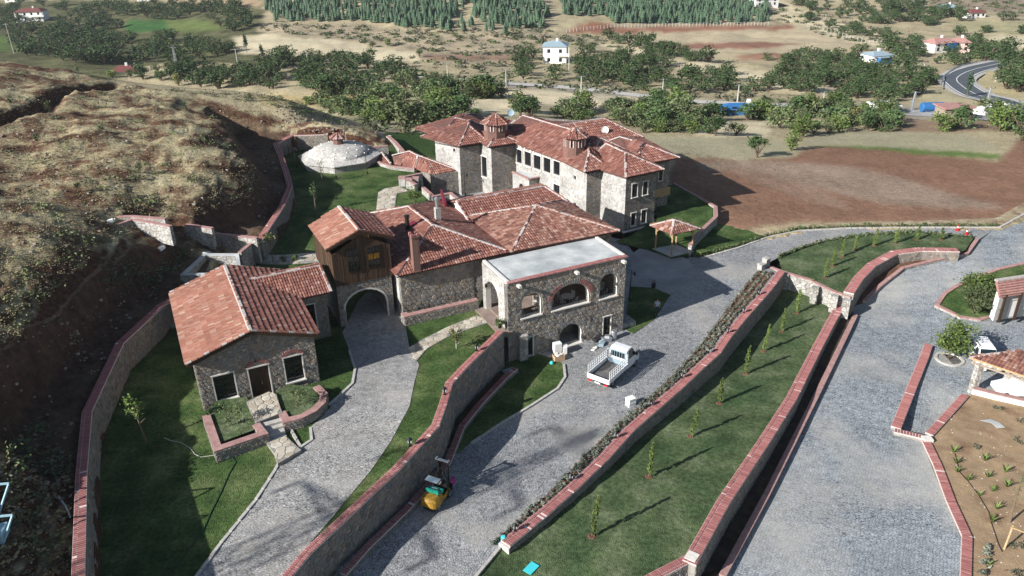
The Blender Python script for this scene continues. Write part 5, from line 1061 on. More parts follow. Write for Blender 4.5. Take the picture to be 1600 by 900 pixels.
    # tables laid for guests behind the arches
    tm = MB(); tm.lathe([(.62, .72), (.62, .75)], (0, 0, 0), 14); tme = tm.mesh('table_top', M['plaster']); lg = MB(); lg.lathe([(.3, 0), (.05, .05), (.05, .72)], (0, 0, 0), 8); lge = lg.mesh('table_leg', M['iron'])
    ch = [MB() for _ in range(3)]; ch[0].box(-.2, .2, -.2, .2, .42, .46); ch[1].box(-.2, .2, .17, .2, .5, .9)
    for x in (-.18, .18):
        for y in (-.18, .18): ch[2].box(x - .02, x + .02, y - .02, y + .02, 0, .44 if y < 0 else .9)
    cm = [ch[0].mesh('seat', M['trim']), ch[1].mesh('backrest', M['trim']), ch[2].mesh('chair_frame', M['trim'])]
    wh = ['left arch', 'middle arch, left side', 'middle arch, right side', 'right arch']
    for k, (u, v) in enumerate([(26.9, 56.2), (30.0, 56.4), (32.3, 56.0), (35.6, 56.2)]):
        t = thing('round_table', 'round white table seen through the ' + wh[k] + ' of the terrace', 'table', L(u, v, 3.2)); inst('table_top', tme, (0, 0, 0), parent=t); inst('table_leg', lge, (0, 0, 0), parent=t)
        for j in range(4):
            an = j * PI / 2 + .5; c = thing('chair', ('white chair at the round table behind the ' + wh[k]), 'chair', L(u + .8 * math.cos(an), v + .8 * math.sin(an), 3.2), AX + an - PI / 2, 'white chairs on the arched terrace')
            for m_, n_ in zip(cm, ('seat', 'backrest', 'chair_frame')): inst(n_, m_, (0, 0, 0), parent=c)
terrace()
# ------------------------------------------------------------------ the mansion
def mansion():
    o, done = rooted('mansion', 'large two-storey stone mansion with linked red-tiled roofs and two brick lanterns', 'mansion', L(50, 88, 0))
    a, b_, c_, e_, f_ = L(36.3, 99.4), L(38.3, 95.65), L(41.4, 95.65), L(41.9, 93.4), L(45.4, 93.3); f2 = L(45.3, 94.2); g_, h_, i_, k_, l_ = L(47.25, 84.2), L(47.5, 78.2), L(49.5, 78.1), L(50.5, 74.3), L(55.0, 74.6)
    l2, m_, n_, p_, q_, r_, s_ = L(55.1, 77.6), L(59.0, 77.5), L(60.2, 79), L(60.4, 87), L(61, 97), L(54, 103), L(38, 104)
    zt = 6.95; sf, sp = M['stone_far'], M['stone_pale_sunlit']  # same masonry: pale colour paints the sunlit faces, darker one the shaded faces
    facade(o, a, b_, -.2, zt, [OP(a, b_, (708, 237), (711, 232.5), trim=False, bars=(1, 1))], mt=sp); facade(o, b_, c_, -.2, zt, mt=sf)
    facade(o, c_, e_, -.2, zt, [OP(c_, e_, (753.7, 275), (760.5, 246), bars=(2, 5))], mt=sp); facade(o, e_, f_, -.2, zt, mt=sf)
    wl = [((807.5, 253.5), (815.5, 235)), ((820, 257.5), (830, 239)), ((834, 262.5), (845, 244.5)), ((849.5, 267.5), (860.5, 248.5)), ((865, 271.7), (875.2, 253.5))]
    ops = [OP(f2, g_, x, y, bars=(3, 3)) for x, y in wl] + [OP(f2, g_, (865, 305), (875, 290), bars=(2, 2))]
    _, X = facade(o, f2, g_, -.2, zt, ops, mt=sp)
    for q in ops:
        c = (q['s0'] + q['s1']) / 2; R_ = (q['s1'] - q['s0']) / 2 + .1; t = MB()
        for i in range(9):
            t0, t1 = PI * i / 9, PI * (i + 1) / 9; P = [(c + R_ * math.cos(x) * k, q['h1'] + .12 + R_ * .75 * math.sin(x) * k) for x, k in ((t0, 1), (t1, 1), (t1, .8), (t0, .8))]
            t.faces([X(*p, .08) for p in P] + [X(*p, 0) for p in P], [(0, 1, 2, 3), (0, 4, 5, 1), (2, 6, 7, 3)])
        t.build('window_arch', M['trim'], o)
    facade(o, g_, h_, -.2, zt, [OP(g_, h_, (896, 280), (900, 275.5), bars=(1, 1), trim=False), OP(g_, h_, (896, 322), (900, 317.5), bars=(1, 1), trim=False)], mt=sp)
    facade(o, h_, i_, -.2, zt, mt=sf); facade(o, i_, k_, -.2, zt, mt=sp)
    fw = [((987, 309), (996.5, 286)), ((1004, 305), (1012.7, 282.5)), ((985.5, 353.5), (993.5, 332)), ((1001.5, 349), (1010, 327))]
    facade(o, k_, l_, -.2, zt, [OP(k_, l_, x, y, bars=(2, 3)) for x, y in fw], mt=sf)
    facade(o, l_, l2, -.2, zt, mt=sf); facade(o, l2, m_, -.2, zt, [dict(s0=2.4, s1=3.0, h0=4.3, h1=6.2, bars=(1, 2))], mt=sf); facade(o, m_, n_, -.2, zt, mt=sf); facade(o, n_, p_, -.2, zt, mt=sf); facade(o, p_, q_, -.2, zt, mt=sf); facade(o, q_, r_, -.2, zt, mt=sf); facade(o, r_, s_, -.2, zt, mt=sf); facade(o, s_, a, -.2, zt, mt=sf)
    b = MB()
    pl = [L(50.6, 74.1), L(55.2, 74.4)]; b.bar(L(50.2, 74.0, .06), L(55.3, 74.3, .06), .35, .12); b.bar(L(55.2, 77.2, .06), L(59.3, 77.1, .06), .35, .12); b.bar(L(41.6, 93.1, .06), L(45.5, 93.0, .06), .35, .12); b.build('plinth', M['trim'], o)
    b = MB()
    for i in range(7): b.obox(L(56.2 + i * .48, 77.4, 2.75), (CU * .23, SU * .23, 0), (-SU * .04, CU * .04, 0), (0, 0, .55))
    b.build('board_panel', M['pole'], o)
    e = 7.05
    def blk(A, B, Cc, D, R0, R1, mt='tile'): f, r = hip(A, B, Cc, D, R0, R1); roof(o, f, r, mt, tw=.3, tl=.5)
    blk(L(47.3, 78.9, e), L(56.2, 80, e), L(54, 98.5, e), L(44.4, 97.5, e), L(52.3, 83, 9.1), L(48.9, 98, 9.1))          # long bar (its hips run under the wings)
    blk(L(38.1, 95.15, e), L(42.3, 95.15, e), L(44.5, 103.0, e), L(35.2, 102, e), L(41.3, 99.3, 8.4), L(42.3, 101.5, 8.5)) # left block
    blk(L(37.3, 100.2, e), L(46, 101, e), L(47, 109, e), L(36.0, 106.5, e), L(41.2, 103.6, 8.5), L(43.5, 104.5, 8.6))
    blk(L(41.2, 92.8, e), L(45.9, 92.7, e), L(50, 98, e), L(41.5, 99, e), L(43.7, 95.2, 8.0), L(46, 97, 8.4))             # under the first lantern
    blk(L(46.9, 77.75, e), L(50.3, 77.75, e), L(54, 87, e), L(46.6, 85.2, e), L(49.2, 80.6, 8.25), L(51.5, 84.5, 8.9))    # wing left
    blk(L(50.1, 73.75, e), L(55.7, 74.05, e), L(56.7, 83, e), L(48.4, 80.6, e), L(52.7, 78.0, 8.5), L(52.2, 81.5, 8.8))   # wing front
    blk(L(53.5, 77.0, e), L(60.1, 76.9, e), L(61, 86, e), L(52.5, 86, e), L(57.0, 80.6, 8.35), L(55.5, 83.5, 8.7))        # right corner block
    blk(L(61.4, 86.6, e), L(62, 96, e), L(50, 96, e), L(50, 86.8, e), L(57.9, 91.4, 9.0), L(50.4, 91.4, 9.0))             # wing running back
    b = MB(); b.prism([p[:2] for p in (a, b_, c_, e_, f_, g_, h_, i_, k_, l_, l2, m_, n_, p_, q_, r_, s_)], 6.6, 6.8); b.build('ceiling', M['slab'], o)
    # porch
    b = MB(); pq = [L(44.35, 92.1), L(44.9, 88.3), L(47.2, 88.4), L(46.6, 92.2)]
    facade(o, pq[0], pq[1], 0, 3.35, [dict(s0=1.5, s1=2.6, h0=.02, h1=2.3, arch=.55, kind='door', trim=False)], mt=sp); facade(o, pq[1], pq[2], 0, 3.35, mt=sf)
    b.prism([p[:2] for p in pq], 3.2, 3.34); b.build('porch_roof', M['concrete'], o); b = MB()
    for i in (0, 1): b.bar((*pq[i][:2], 3.42), (*pq[i + 1][:2], 3.42), .3, .14)
    b.build('porch_parapet', M['coping'], o)
    # lantern turrets
    for nm, cx, cy, R_, zb, ze, zr in (('t', 43.6, 95.4, 1.6, 7.0, 9.45, 10.6), ('u', 48.6, 83.1, 1.4, 7.2, 9.9, 10.9)):
        c = L(cx, cy); b = MB(); b.lathe([(R_, zb), (R_, ze)], (c[0], c[1], 0), 8, ph=AX + PI / 8); t = b.build('turret', M['redbrick'], o)
        A = [(c[0] + (R_ + .42) * math.cos(2 * PI * i / 8 + AX + PI / 8), c[1] + (R_ + .42) * math.sin(2 * PI * i / 8 + AX + PI / 8), ze) for i in range(8)]; ap = (c[0], c[1], zr)
        fs = [[A[i], A[(i + 1) % 8], ap] for i in range(8)]; b = MB(); b.poly(A[::-1]); 
        for f in fs: b.poly(f)
        rr = b.build('turret_roof', M['slab'], t); tb = MB(); rb = MB()
        for f in fs: tiles(tb, f, .26, .42); ridge(rb, f[0], ap, .2, .03)
        tb.build('tilework', M['tile'], t, kind='stuff'); rb.build('ridge_cap', [M['cap'], M['tile']], t)
        for i in range(8):
            an = 2 * PI * (i + .5) / 8 + AX + PI / 8; ap_ = R_ * math.cos(PI / 8); d = np.array((math.cos(an), math.sin(an))); x = np.array((-d[1], d[0])); b = MB()
            wq = [(c[0] + d[0] * (ap_ + .02) + x[0] * s, c[1] + d[1] * (ap_ + .02) + x[1] * s, h) for s, h in ((-.13, zb + 1.6), (.13, zb + 1.6), (.13, zb + 2.35), (0, zb + 2.55), (-.13, zb + 2.35))]
            b.poly(wq); b.build('slit_window', M['glass'], t); b = MB()
            for s in (-.2, .2): b.obox((c[0] + d[0] * (ap_ + .03) + x[0] * s, c[1] + d[1] * (ap_ + .03) + x[1] * s, zb + 2.0), (x[0] * .05, x[1] * .05, 0), (d[0] * .05, d[1] * .05, 0), (0, 0, .45))
            b.build('slit_trim', M['joint'], t)
    # satellite dishes
    for px, py, z, m2 in ((798, 176, 9.3, 'bluegrey'), (945, 203, 8.2, 'plaster')):
        p = W(px, py, z); b = MB(); b.bar((p[0], p[1], z - .8), (p[0], p[1], z), .06); b.lathe([(.01, 0), (.3, .04), (.5, .14), (.5, .16), (.3, .06), (.01, .02)], (0, 0, 0), 12); q = b
        V = q.v[8:]; Rm = Matrix.Rotation(math.radians(65), 4, 'X'); q.v[8:] = [tuple(Rm @ Vector(v) + Vector((p[0], p[1] - .1, z))) for v in V]
        q.build('satellite_dish', M[m2], o)
    done()
mansion()
# ------------------------------------------------------------------ annex and domed bath
def annex():
    o, done = rooted('annex', 'low red-tiled annex against the left end of the mansion', 'building', L(35, 98, 0))
    sf = M['stone_far']; facade(o, L(34.2, 96.3), L(38.4, 96.0), -.1, 3.3, mt=sf); facade(o, L(34.0, 104), L(34.2, 96.3), -.1, 3.3, mt=sf)
    roof(o, [[W(678, 273, 3.3), W(716, 266, 3.35), W(653, 243, 4.9)], [W(648, 263, 3.3), W(678, 273, 3.3), W(653, 243, 4.9)]], [(W(716, 266, 3.4), W(653, 243, 4.95)), (W(648, 263, 3.35), W(653, 243, 4.95))], 'tile', tw=.28, tl=.5)
    roof(o, [[W(616, 256, 3.2), W(648, 263, 3.3), W(653, 243, 4.9), W(640, 236.5, 5.0), W(613, 243, 4.2)]], [(W(653, 243, 4.95), W(640, 236.5, 5.05)), (W(640, 236.5, 5.05), W(613, 243, 4.25))], 'tile', tw=.28, tl=.5)
    roof(o, [[W(590, 251, 3.2), W(611, 256, 3.2), W(596, 238, 3.9), W(585, 240, 3.7)]], [(W(611, 256, 3.25), W(596, 238, 3.95))], 'tile', tw=.28, tl=.5)
    done()
    o, done = rooted('domed_bath', 'octagonal stone bath house with pale mortared dome and small tiled lantern', 'bath house', L(25.4, 108.6, 3))
    c = L(25.5, 109.3); R_ = 5.6; n = 8; ph = AX + PI / 8; b = MB(); b.lathe([(R_, 2.9), (R_, 3.95)], (c[0], c[1], 0), 8, ph=ph); b.build('wall', M['stone_pale_sunlit'], o)
    b = MB(); b.lathe([(R_ + .25, 3.9), (R_ + .25, 4.0), (4.6, 4.35)], (c[0], c[1], 0), 8, ph=ph); b.build('skirt_roof', M['dome'], o)
    b = MB(); b.lathe([(4.4 * math.cos(t), 4.15 + 1.5 * math.sin(t)) for t in np.linspace(0, 1.35, 9)], (c[0], c[1], 0), 28); d = b.build('dome', M['dome'], o, smooth=True)
    for k, (rr, nn) in enumerate(((4.15, 16), (3.3, 12), (2.4, 8))):
        t = math.acos(rr / 4.4)
        for i in range(nn):
            an = 2 * PI * i / nn; g = MB(); p = (c[0] + rr * math.cos(an), c[1] + rr * math.sin(an), 4.15 + 1.5 * math.sin(t)); g.lathe([(.11, -.05), (.11, .04), (.07, .08), (.01, .1)], p, 7); g.build('light_glass', M['plaster'], o)
    b = MB(); b.lathe([(.7, 5.4), (.7, 6.5)], (c[0], c[1], 0), 8, ph=ph); l = b.build('lantern', M['redbrick'], o)
    A = [(c[0] + 1.15 * math.cos(2 * PI * i / 8 + ph), c[1] + 1.15 * math.sin(2 * PI * i / 8 + ph), 6.5) for i in range(8)]; b = MB(); b.poly(A[::-1]); rb = MB()
    for i in range(8): b.poly([A[i], A[(i + 1) % 8], (c[0], c[1], 7.1)]); ridge(rb, A[i], (c[0], c[1], 7.1), .2, .02)
    b.build('lantern_roof', M['pinkroof'], l); rb.build('ridge_cap', [M['cap'], M['tile']], l); done()
M['dome'] = cell_mat('mortared_dome', [(.34, .32, .3), (.42, .4, .375), (.48, .46, .43)], 2.6, (.5, .48, .45), .12, ns=.6, fs=5, bump=.4)
annex()
# ------------------------------------------------------------------ vegetation
def leaf_cloud(box, c, R3, n, size, m=0, clumps=9, flat=.5, hollow=.35, r=None):
    """n small leaf faces gathered in clumps inside an uneven ellipsoid"""
    rg = rng; cc = rg.normal(size=(clumps, 3)); cc /= np.linalg.norm(cc, axis=1)[:, None]; cc *= (hollow + (1 - hollow) * rg.random(clumps) ** .6)[:, None] * .8
    k = rg.integers(0, clumps, n); sp = rg.uniform(.22, .42, clumps)[k]; p = cc[k] + rg.normal(size=(n, 3)) * sp[:, None] * .6
    p = p * np.array(R3) + np.array(c)
    a = rg.normal(size=(n, 3)); a[:, 2] *= flat; a /= np.linalg.norm(a, axis=1)[:, None]; b_ = np.cross(a, rg.normal(size=(n, 3))); b_ /= np.linalg.norm(b_, axis=1)[:, None] + 1e-6
    s = size * rg.uniform(.6, 1.3, n)[:, None]; V = np.stack([p - a * s, p + b_ * s * .6, p + a * s, p - b_ * s * .6], 1)
    rr = rng.random(clumps)[k] * .55 + rg.random(n) * .45
    box.batch(V, [(0, 1, 2, 3)], m, rr if r is None else rr * 0 + r)
def tree_mesh(h, w_, n=420, leaf='leaf', size=.2, trunk=.3, clumps=11, bark='bark', seed=0):
    b = MB(); th = h * trunk; tw = h * .022 + .03; lean = random.uniform(-.1, .1) * h
    b.tube([(0, 0, -.3), (lean * .2, 0, th * .6), (lean * .5, 0, h * .55)], [tw * 1.4, tw, tw * .5], 6, 1)
    for i in range(5): an = i * 1.26 + random.random(); b.tube([(lean * .3, 0, th * random.uniform(.7, 1.1)), (math.cos(an) * w_ * .28, math.sin(an) * w_ * .28, h * random.uniform(.5, .7)), (math.cos(an) * w_ * .42, math.sin(an) * w_ * .42, h * random.uniform(.65, .85))], [tw * .6, tw * .35, tw * .12], 4, 1, cap=False)
    leaf_cloud(b, (lean * .5, 0, th + (h - th) * .52), (w_ / 2, w_ / 2, (h - th) / 2), n, size, 0, clumps)
    return b.mesh('tree_mesh', [M[leaf], M[bark]])
far_me = {k: [tree_mesh(random.uniform(.85, 1.1), random.uniform(.9, 1.35), 700, k, .055, random.uniform(.05, .12), random.choice((9, 13, 18))) for _ in range(5)] for k in ('leaf', 'leaf2', 'leaf3', 'leaf4')}
low_me = [tree_mesh(1, 1.15, 300, 'leaf', .07, .06, 12) for _ in range(3)]
WOODS = [([(25, 12), (95, 2), (205, 15), (195, 52), (60, 60), (30, 45)], 34), ([(25, 55), (195, 57), (207, 97), (150, 100), (90, 92), (30, 84)], 42), ([(-10, 12), (25, 10), (30, 50), (-10, 54)], 10), ([(150, 2), (400, 6), (400, 14), (370, 34), (290, 30), (205, 26)], 26),
         ([(195, 56), (290, 58), (360, 72), (370, 92), (290, 100), (205, 95)], 24), ([(340, 34), (395, 22), (385, 46), (350, 52)], 6),
         ([(240, 106), (300, 104), (480, 122), (560, 134), (632, 150), (628, 160), (540, 150), (400, 134), (320, 138), (262, 122)], 44), ([(400, 92), (560, 90), (640, 110), (640, 138), (480, 122), (400, 114)], 30),
         ([(470, 158), (560, 166), (660, 178), (655, 198), (600, 192), (520, 176)], 24), ([(645, 134), (695, 136), (690, 165), (652, 162)], 7), ([(690, 142), (783, 138), (785, 152), (700, 154)], 10), ([(655, 170), (755, 168), (750, 188), (662, 190)], 13),
         ([(800, 84), (930, 76), (1050, 92), (1060, 102), (1185, 117), (1182, 150), (1100, 148), (940, 136), (820, 128), (800, 112)], 62), ([(800, 158), (832, 162), (830, 182), (808, 178)], 3), ([(872, 156), (906, 158), (902, 182), (878, 184)], 3),
         ([(905, 170), (1000, 168), (1060, 158), (1072, 180), (1195, 170), (1205, 186), (1100, 188), (1000, 196), (905, 192)], 26), ([(985, 188), (1118, 190), (1118, 206), (1000, 205)], 13),
         ([(1195, 88), (1280, 83), (1400, 72), (1500, 64), (1600, 84), (1600, 100), (1480, 100), (1400, 108), (1360, 122), (1205, 104)], 52), ([(1205, 110), (1300, 112), (1460, 122), (1463, 142), (1380, 158), (1300, 150), (1200, 138)], 36),
         ([(1212, 168), (1308, 168), (1370, 172), (1408, 182), (1398, 203), (1312, 203), (1252, 212), (1205, 198)], 24), ([(1442, 182), (1508, 180), (1512, 200), (1442, 203)], 6), ([(1542, 172), (1576, 172), (1574, 203), (1542, 203)], 3), ([(1590, 195), (1640, 185), (1640, 220), (1592, 222)], 3),
         ([(1230, 2), (1400, -3), (1450, 6), (1500, 16), (1560, 26), (1600, 32), (1480, 34), (1400, 44), (1350, 34), (1300, 24), (1232, 8)], 44), ([(950, 58), (1000, 62), (1060, 76), (1110, 94), (1105, 98), (1050, 88), (950, 66)], 16),
         ([(1560, 90), (1600, 96), (1640, 110), (1640, 160), (1580, 150), (1562, 130)], 14), ([(1480, 48), (1600, 46), (1600, 52), (1490, 56)], 4), ([(1240, 20), (1300, 42), (1400, 56), (1380, 60), (1290, 46)], 7), ([(1050, 160), (1060, 176), (1000, 180), (1000, 172)], 3)]
CLEAR = ((1128, 1164, 160, 202), (846, 898, 66, 114), (1444, 1514, 62, 94), (1348, 1392, 84, 106), (1434, 1476, 170, 204), (1478, 1500, 176, 200), (28, 82, 14, 44), (1180, 1206, 0, 16), (1506, 1540, 14, 34))
pts = []
for ri, (poly, n) in enumerate(WOODS):
    n = int(n * 2.1)
    xs = [p[0] for p in poly]; ys = [p[1] for p in poly]; got = 0; tries = 0
    while got < n and tries < 4000:
        tries += 1; x, y = random.uniform(min(xs), max(xs)), random.uniform(min(ys), max(ys))
        if inpoly(np.array(x), np.array(y), poly):
            if not any(a < x < b and c < y + 3 < d for a, b, c, d in CLEAR): pts.append((x, y + 3, ri))
            got += 1
# singles the photograph shows apart
SING = [(632, 207, 6.5), (1182, 246, 3.6), (890, 186, 5), (813, 180, 4.2), (700, 156, 3), (606, 72, 3.4), (582, 74, 3), (656, 90, 3), (677, 124, 3), (1255, 214, 4.4), (1310, 206, 4), (1470, 205, 4.2), (1560, 205, 5), (1235, 235, 3.2), (1118, 212, 3.8), (1150, 212, 3), (1218, 200, 5), (224, 124, 5.6), (176, 122, 3.4), (252, 126, 4), (205, 121, 3.0), (280, 134, 3.6)]
pts += [(x, y, -1) for x, y, h in SING]
P = T([p[0] for p in pts], [p[1] for p in pts]); order = np.argsort(np.hypot(P[:, 0], P[:, 1])); cnt = 0; stuffV = []
REG = {0: 'far left woods', 1: 'woods beyond the hill'}
fb = MB()
lab = {'leaf': 'dark green tree', 'leaf2': 'olive green bushy tree', 'leaf3': 'bright green leafy tree', 'leaf4': 'yellowish tree'}
WREG = ['in the woods round the far left red-roofed house', 'in the woods below the far left house', 'at the far left frame edge', 'in the row behind the green fields at top left', 'in the woods below the green fields at left', 'beside the pale slope at top left',
        'in the broad orchard just beyond the dry hill', 'in the tree belt under the pale field at left', 'in the group left of the lone dark tree', 'in the small group beside the pale track', 'in the short hedge in the tan field', 'in the row behind the left end of the mansion', 'in the long orchard below the white house',
        'in the pair above the mansion roof', 'near the tall tree behind the mansion', 'in the belt between mansion and blue shed', 'in the hedge behind the mansion roofs', 'in the upper right woods below the dry slope', 'in the orchard left of the highway bend', 'in the trees below the village lane',
        'in the clump below the brown shed', 'by the greenhouse near the highway', 'at the right frame edge beyond the field', 'in the woods at the top right', 'in the hedge line under the red strips', 'right of the highway bend', 'in the pair of far right field trees', 'along the bare slope at top right', 'in the little copse above the blue shed']
slab_ = ['large lone dark tree left of the mansion in front of the tan field', 'lone grey-green tree standing in the pale stubble right of the mansion', 'tall tree behind the mansion roofs against the tan field', 'round tree behind the left end of the mansion roofs', 'small tree at the left of the tan field above the mansion', 'dark bush beside the pale field at the foot of the pine hill', 'darker bush left of its neighbour below the pine hill', 'small round tree at the right tip of the pale field', 'small lone tree beside the pale valley track', 'broad tree left of the ploughed field corner', 'broad tree beside the village lane', 'dark spreading tree below the blue tanker', 'tall tree beside the highway at the right edge', 'small pale bush at the field corner', 'dark bushy tree at the edge of the stubble field', 'small tree right of the stubble hedge', 'tall tree right of the blue shed', 'large round bright tree beside the two conical cypresses', 'bush left of the small red-roofed house', 'bush right of the large round tree beyond the hill', 'bush in front of the small red-roofed house', 'bush on the crest right of the two cypresses']
for i in order:
    x, y, z = P[i]; ri = pts[i][2]; D = math.hypot(x, y)
    kind = random.choices(['leaf', 'leaf2', 'leaf3', 'leaf4'], [5, 4, 2, .35])[0]; h = random.choice((.75, 1, 1, 1.25)) * random.uniform(3.1, 5.0) * (1.15 if D > 330 else .88 if D < 190 else 1); me = random.choice(far_me[kind])
    if ri == -1: k = i - (len(pts) - len(SING)); h = SING[k][2]; o = inst('tree', me, (x, y, z), random.uniform(0, 6), sc=(h * 1.05, h * 1.05, h)); tag(o, slab_[k], 'tree'); continue
    if cnt < 290: o = inst('tree', me, (x, y, z - .2), random.uniform(0, 6), sc=(h * random.uniform(.95, 1.3), h * random.uniform(.95, 1.3), h)); tag(o, lab[kind] + ' ' + WREG[ri], 'tree', 'trees of the valley orchards'); cnt += 1
    else:
        me = random.choice(low_me); me_v = np.array([v.co for v in me.vertices]); V = me_v * np.array((h * 1.25, h * 1.25, h)) + P[i]; n0 = fb.n(); fb.v += [tuple(v) for v in V]
        rr = [random.random() for _ in range(3)]
        for p in me.polygons: fb.f.append(tuple(n0 + q for q in p.vertices)); fb.m.append(0 if p.material_index == 0 else 1); fb.r.append(random.random() * .5 + rr[0] * .5)
fb.build('far_trees', [M['leaf'], M['bark']], kind='stuff'); bpy.data.objects['far_trees']['label'] = 'far belts of broadleaf trees across the back of the valley'
# pine plantation on the far slopes
def pine_batch(polys, name, lb):
    tb = MB(); tb.tube([(0, 0, 0), (0, 0, .3)], [.03, .02], 3, 1, cap=False)
    for k in range(4):
        z0, z1, r = .12 + .2 * k, .12 + .2 * k + .34, .27 - .055 * k; tb.lathe([(r, z0), (.01, z1)], (0, 0, 0), 6, ph=k)
    V0 = np.array(tb.v); q = []
    for poly, n in polys:
        xs = [p[0] for p in poly]; ys = [p[1] for p in poly]; g = 0
        while g < n:
            x, y = random.uniform(min(xs), max(xs)), random.uniform(min(ys), max(ys))
            if inpoly(np.array(x), np.array(y), poly): q.append((x, y + 4)); g += 1
    Pp = T([a[0] for a in q], [a[1] for a in q]); b = MB(); near = np.argsort(np.hypot(Pp[:, 0], Pp[:, 1]))
    for i in near:
        h = random.uniform(3.2, 5.6); s = h * random.uniform(1., 1.35); a = random.uniform(0, 6); ca, sa = math.cos(a), math.sin(a); Rz = np.array(((ca, -sa, 0), (sa, ca, 0), (0, 0, 1)))
        V = V0 @ Rz.T * np.array((s, s, h)); V[4:, :2] *= rng.uniform(.8, 1.2, (len(V) - 4, 1)); V = V + Pp[i]; n0 = b.n(); b.v += [tuple(v) for v in V]; r = random.random()
        for f, m_ in zip(tb.f, tb.m): b.f.append(tuple(n0 + j for j in f)); b.m.append(m_); b.r.append(r * .7 + random.random() * .3)
    o = b.build(name, [M['pine'], M['bark']], kind='stuff'); o['label'] = lb
pine_batch([([(415, -30), (700, -30), (735, 0), (700, 36), (640, 40), (600, 34), (540, 30), (430, 30), (415, 15)], 1000), ([(735, -30), (800, -30), (860, 15), (850, 40), (805, 42), (740, 26)], 330), ([(870, -25), (1195, -25), (1200, 30), (1150, 34), (1000, 34), (960, 32), (950, 22), (880, 20)], 1150), ([(660, 36), (760, 30), (800, 52), (740, 44), (680, 46)], 26)], 'pine_forest', 'dense young pine forest on the far slopes at the top of the picture')
pc = MB(); pc.tube([(0, 0, 0), (0, 0, .3)], [.03, .02], 5, 1)
for (x, y, h, lb) in ((213, 95, 7, 'shorter of two dark conical cypresses beyond the hill at left'), (246, 98, 9, 'taller of two dark conical cypresses beyond the hill at left'), (386, 82, 7, 'dark rounded conifer at the left end of the pale field'), (411, 92, 6, 'narrow dark conifer below the pale field'), (1510, 152, 7, 'tall narrow poplar inside the bend of the highway')):
    b = MB(); b.tube([(0, 0, -.3), (0, 0, h * .5)], [.15, .08], 5, 1); leaf_cloud(b, (0, 0, h * .52), (h * .13, h * .13, h * .5), 420, .28, 0, 14); o = b.build('conifer', [M['pine'], M['bark']]); o.location = T(x, y)[0]; tag(o, lb, 'conifer')
# scattered shrubs on the dry slopes
def scrub(polys, name, lb, mats, size, leaf=.1, n_leaf=26, zup=0., lo=.5, hi=1.3, asp=.7):
    q = []
    for poly, n in polys:
        xs = [p[0] for p in poly]; ys = [p[1] for p in poly]; g = 0
        while g < n:
            x, y = random.uniform(min(xs), max(xs)), random.uniform(min(ys), max(ys))
            if inpoly(np.array(x), np.array(y), poly): q.append((x, y)); g += 1
    Pp = T([a[0] for a in q], [a[1] for a in q]); b = MB(); tmpl = []
    for _ in range(8):
        c = rng.normal(size=(n_leaf, 3)) * np.array((.38, .38, .3)); c[:, 2] = np.abs(c[:, 2]); a = rng.normal(size=(n_leaf, 3)); a /= np.linalg.norm(a, axis=1)[:, None]; b_ = np.cross(a, rng.normal(size=(n_leaf, 3))); b_ /= np.linalg.norm(b_, axis=1)[:, None]
        tmpl.append(np.stack([c - a * leaf, c + b_ * leaf * .6, c + a * leaf, c - b_ * leaf * .6], 1))
    for p in Pp:
        s = size * random.uniform(lo, hi); V = random.choice(tmpl) * np.array((s, s, s * asp)) + p + np.array((0, 0, zup)); b.batch(V, [(0, 1, 2, 3)], random.randrange(len(mats)), rng.random(n_leaf) * .4 + random.random() * .6)
    o = b.build(name, [M[m] for m in mats], kind='stuff'); o['label'] = lb
scrub([([(405, 38), (860, 46), (860, 85), (700, 88), (590, 70), (480, 56), (405, 50)], 260), ([(1205, 5), (1480, 70), (1440, 76), (1300, 60), (1210, 30)], 160), ([(640, 90), (860, 90), (1000, 110), (900, 130), (660, 118)], 60), ([(860, 50), (950, 60), (1000, 75), (900, 75)], 50), ([(1450, 0), (1600, 0), (1600, 22), (1470, 15)], 60), ([(640, 118), (1000, 140), (1300, 160), (1300, 166), (1000, 150), (640, 126)], 90), ([(560, 180), (700, 186), (700, 204), (570, 206)], 30)], 'dry_shrubs', 'scattered low shrubs on the dry slopes across the valley', ['leaf2', 'dryshrub'], 2.2, .28, 22)
HP = [(0, 100), (100, 112), (180, 132), (330, 162), (430, 175), (395, 205), (345, 205), (400, 270), (398, 320), (260, 345), (160, 380), (60, 480), (0, 560)]
scrub([(HP, 3600)], 'dry_grass', 'dry straw-coloured grass tufts over the left hillside', ['dry'], .42, .13, 16, lo=.4, hi=1.5, asp=.5)
scrub([(HP, 170), ([(0, 650), (100, 660), (100, 900), (0, 900)], 60), ([(150, 400), (300, 380), (260, 440), (160, 460)], 50), ([(250, 140), (440, 150), (600, 195), (560, 205), (420, 165)], 150)], 'hill_shrubs', 'grey-green low shrubs and thistles on the left hillside', ['dryshrub', 'leaf2'], 1.0, .14, 30, lo=.4, hi=1.3)
scrub([([(0, 700), (105, 700), (108, 900), (0, 900)], 170), ([(20, 540), (160, 420), (260, 440), (130, 600)], 50)], 'bank_grass', 'thin dry grass on the dark cut bank behind the boundary wall', ['dry', 'dryshrub'], .7, .2, 12, lo=.3, hi=1.1)
rk = MB(); q = []
for poly, n in ((HP, 330), ([(0, 560), (115, 640), (108, 900), (0, 900)], 70), ([(20, 540), (160, 420), (270, 440), (130, 600)], 50), ([(350, 200), (430, 240), (440, 310), (400, 360)], 30), ([(420, 160), (560, 200), (560, 212), (440, 205)], 220)):
    xs = [p[0] for p in poly]; ys = [p[1] for p in poly]; g = 0
    while g < n:
        x, y = random.uniform(min(xs), max(xs)), random.uniform(min(ys), max(ys))
        if inpoly(np.array(x), np.array(y), poly): q.append((x, y)); g += 1
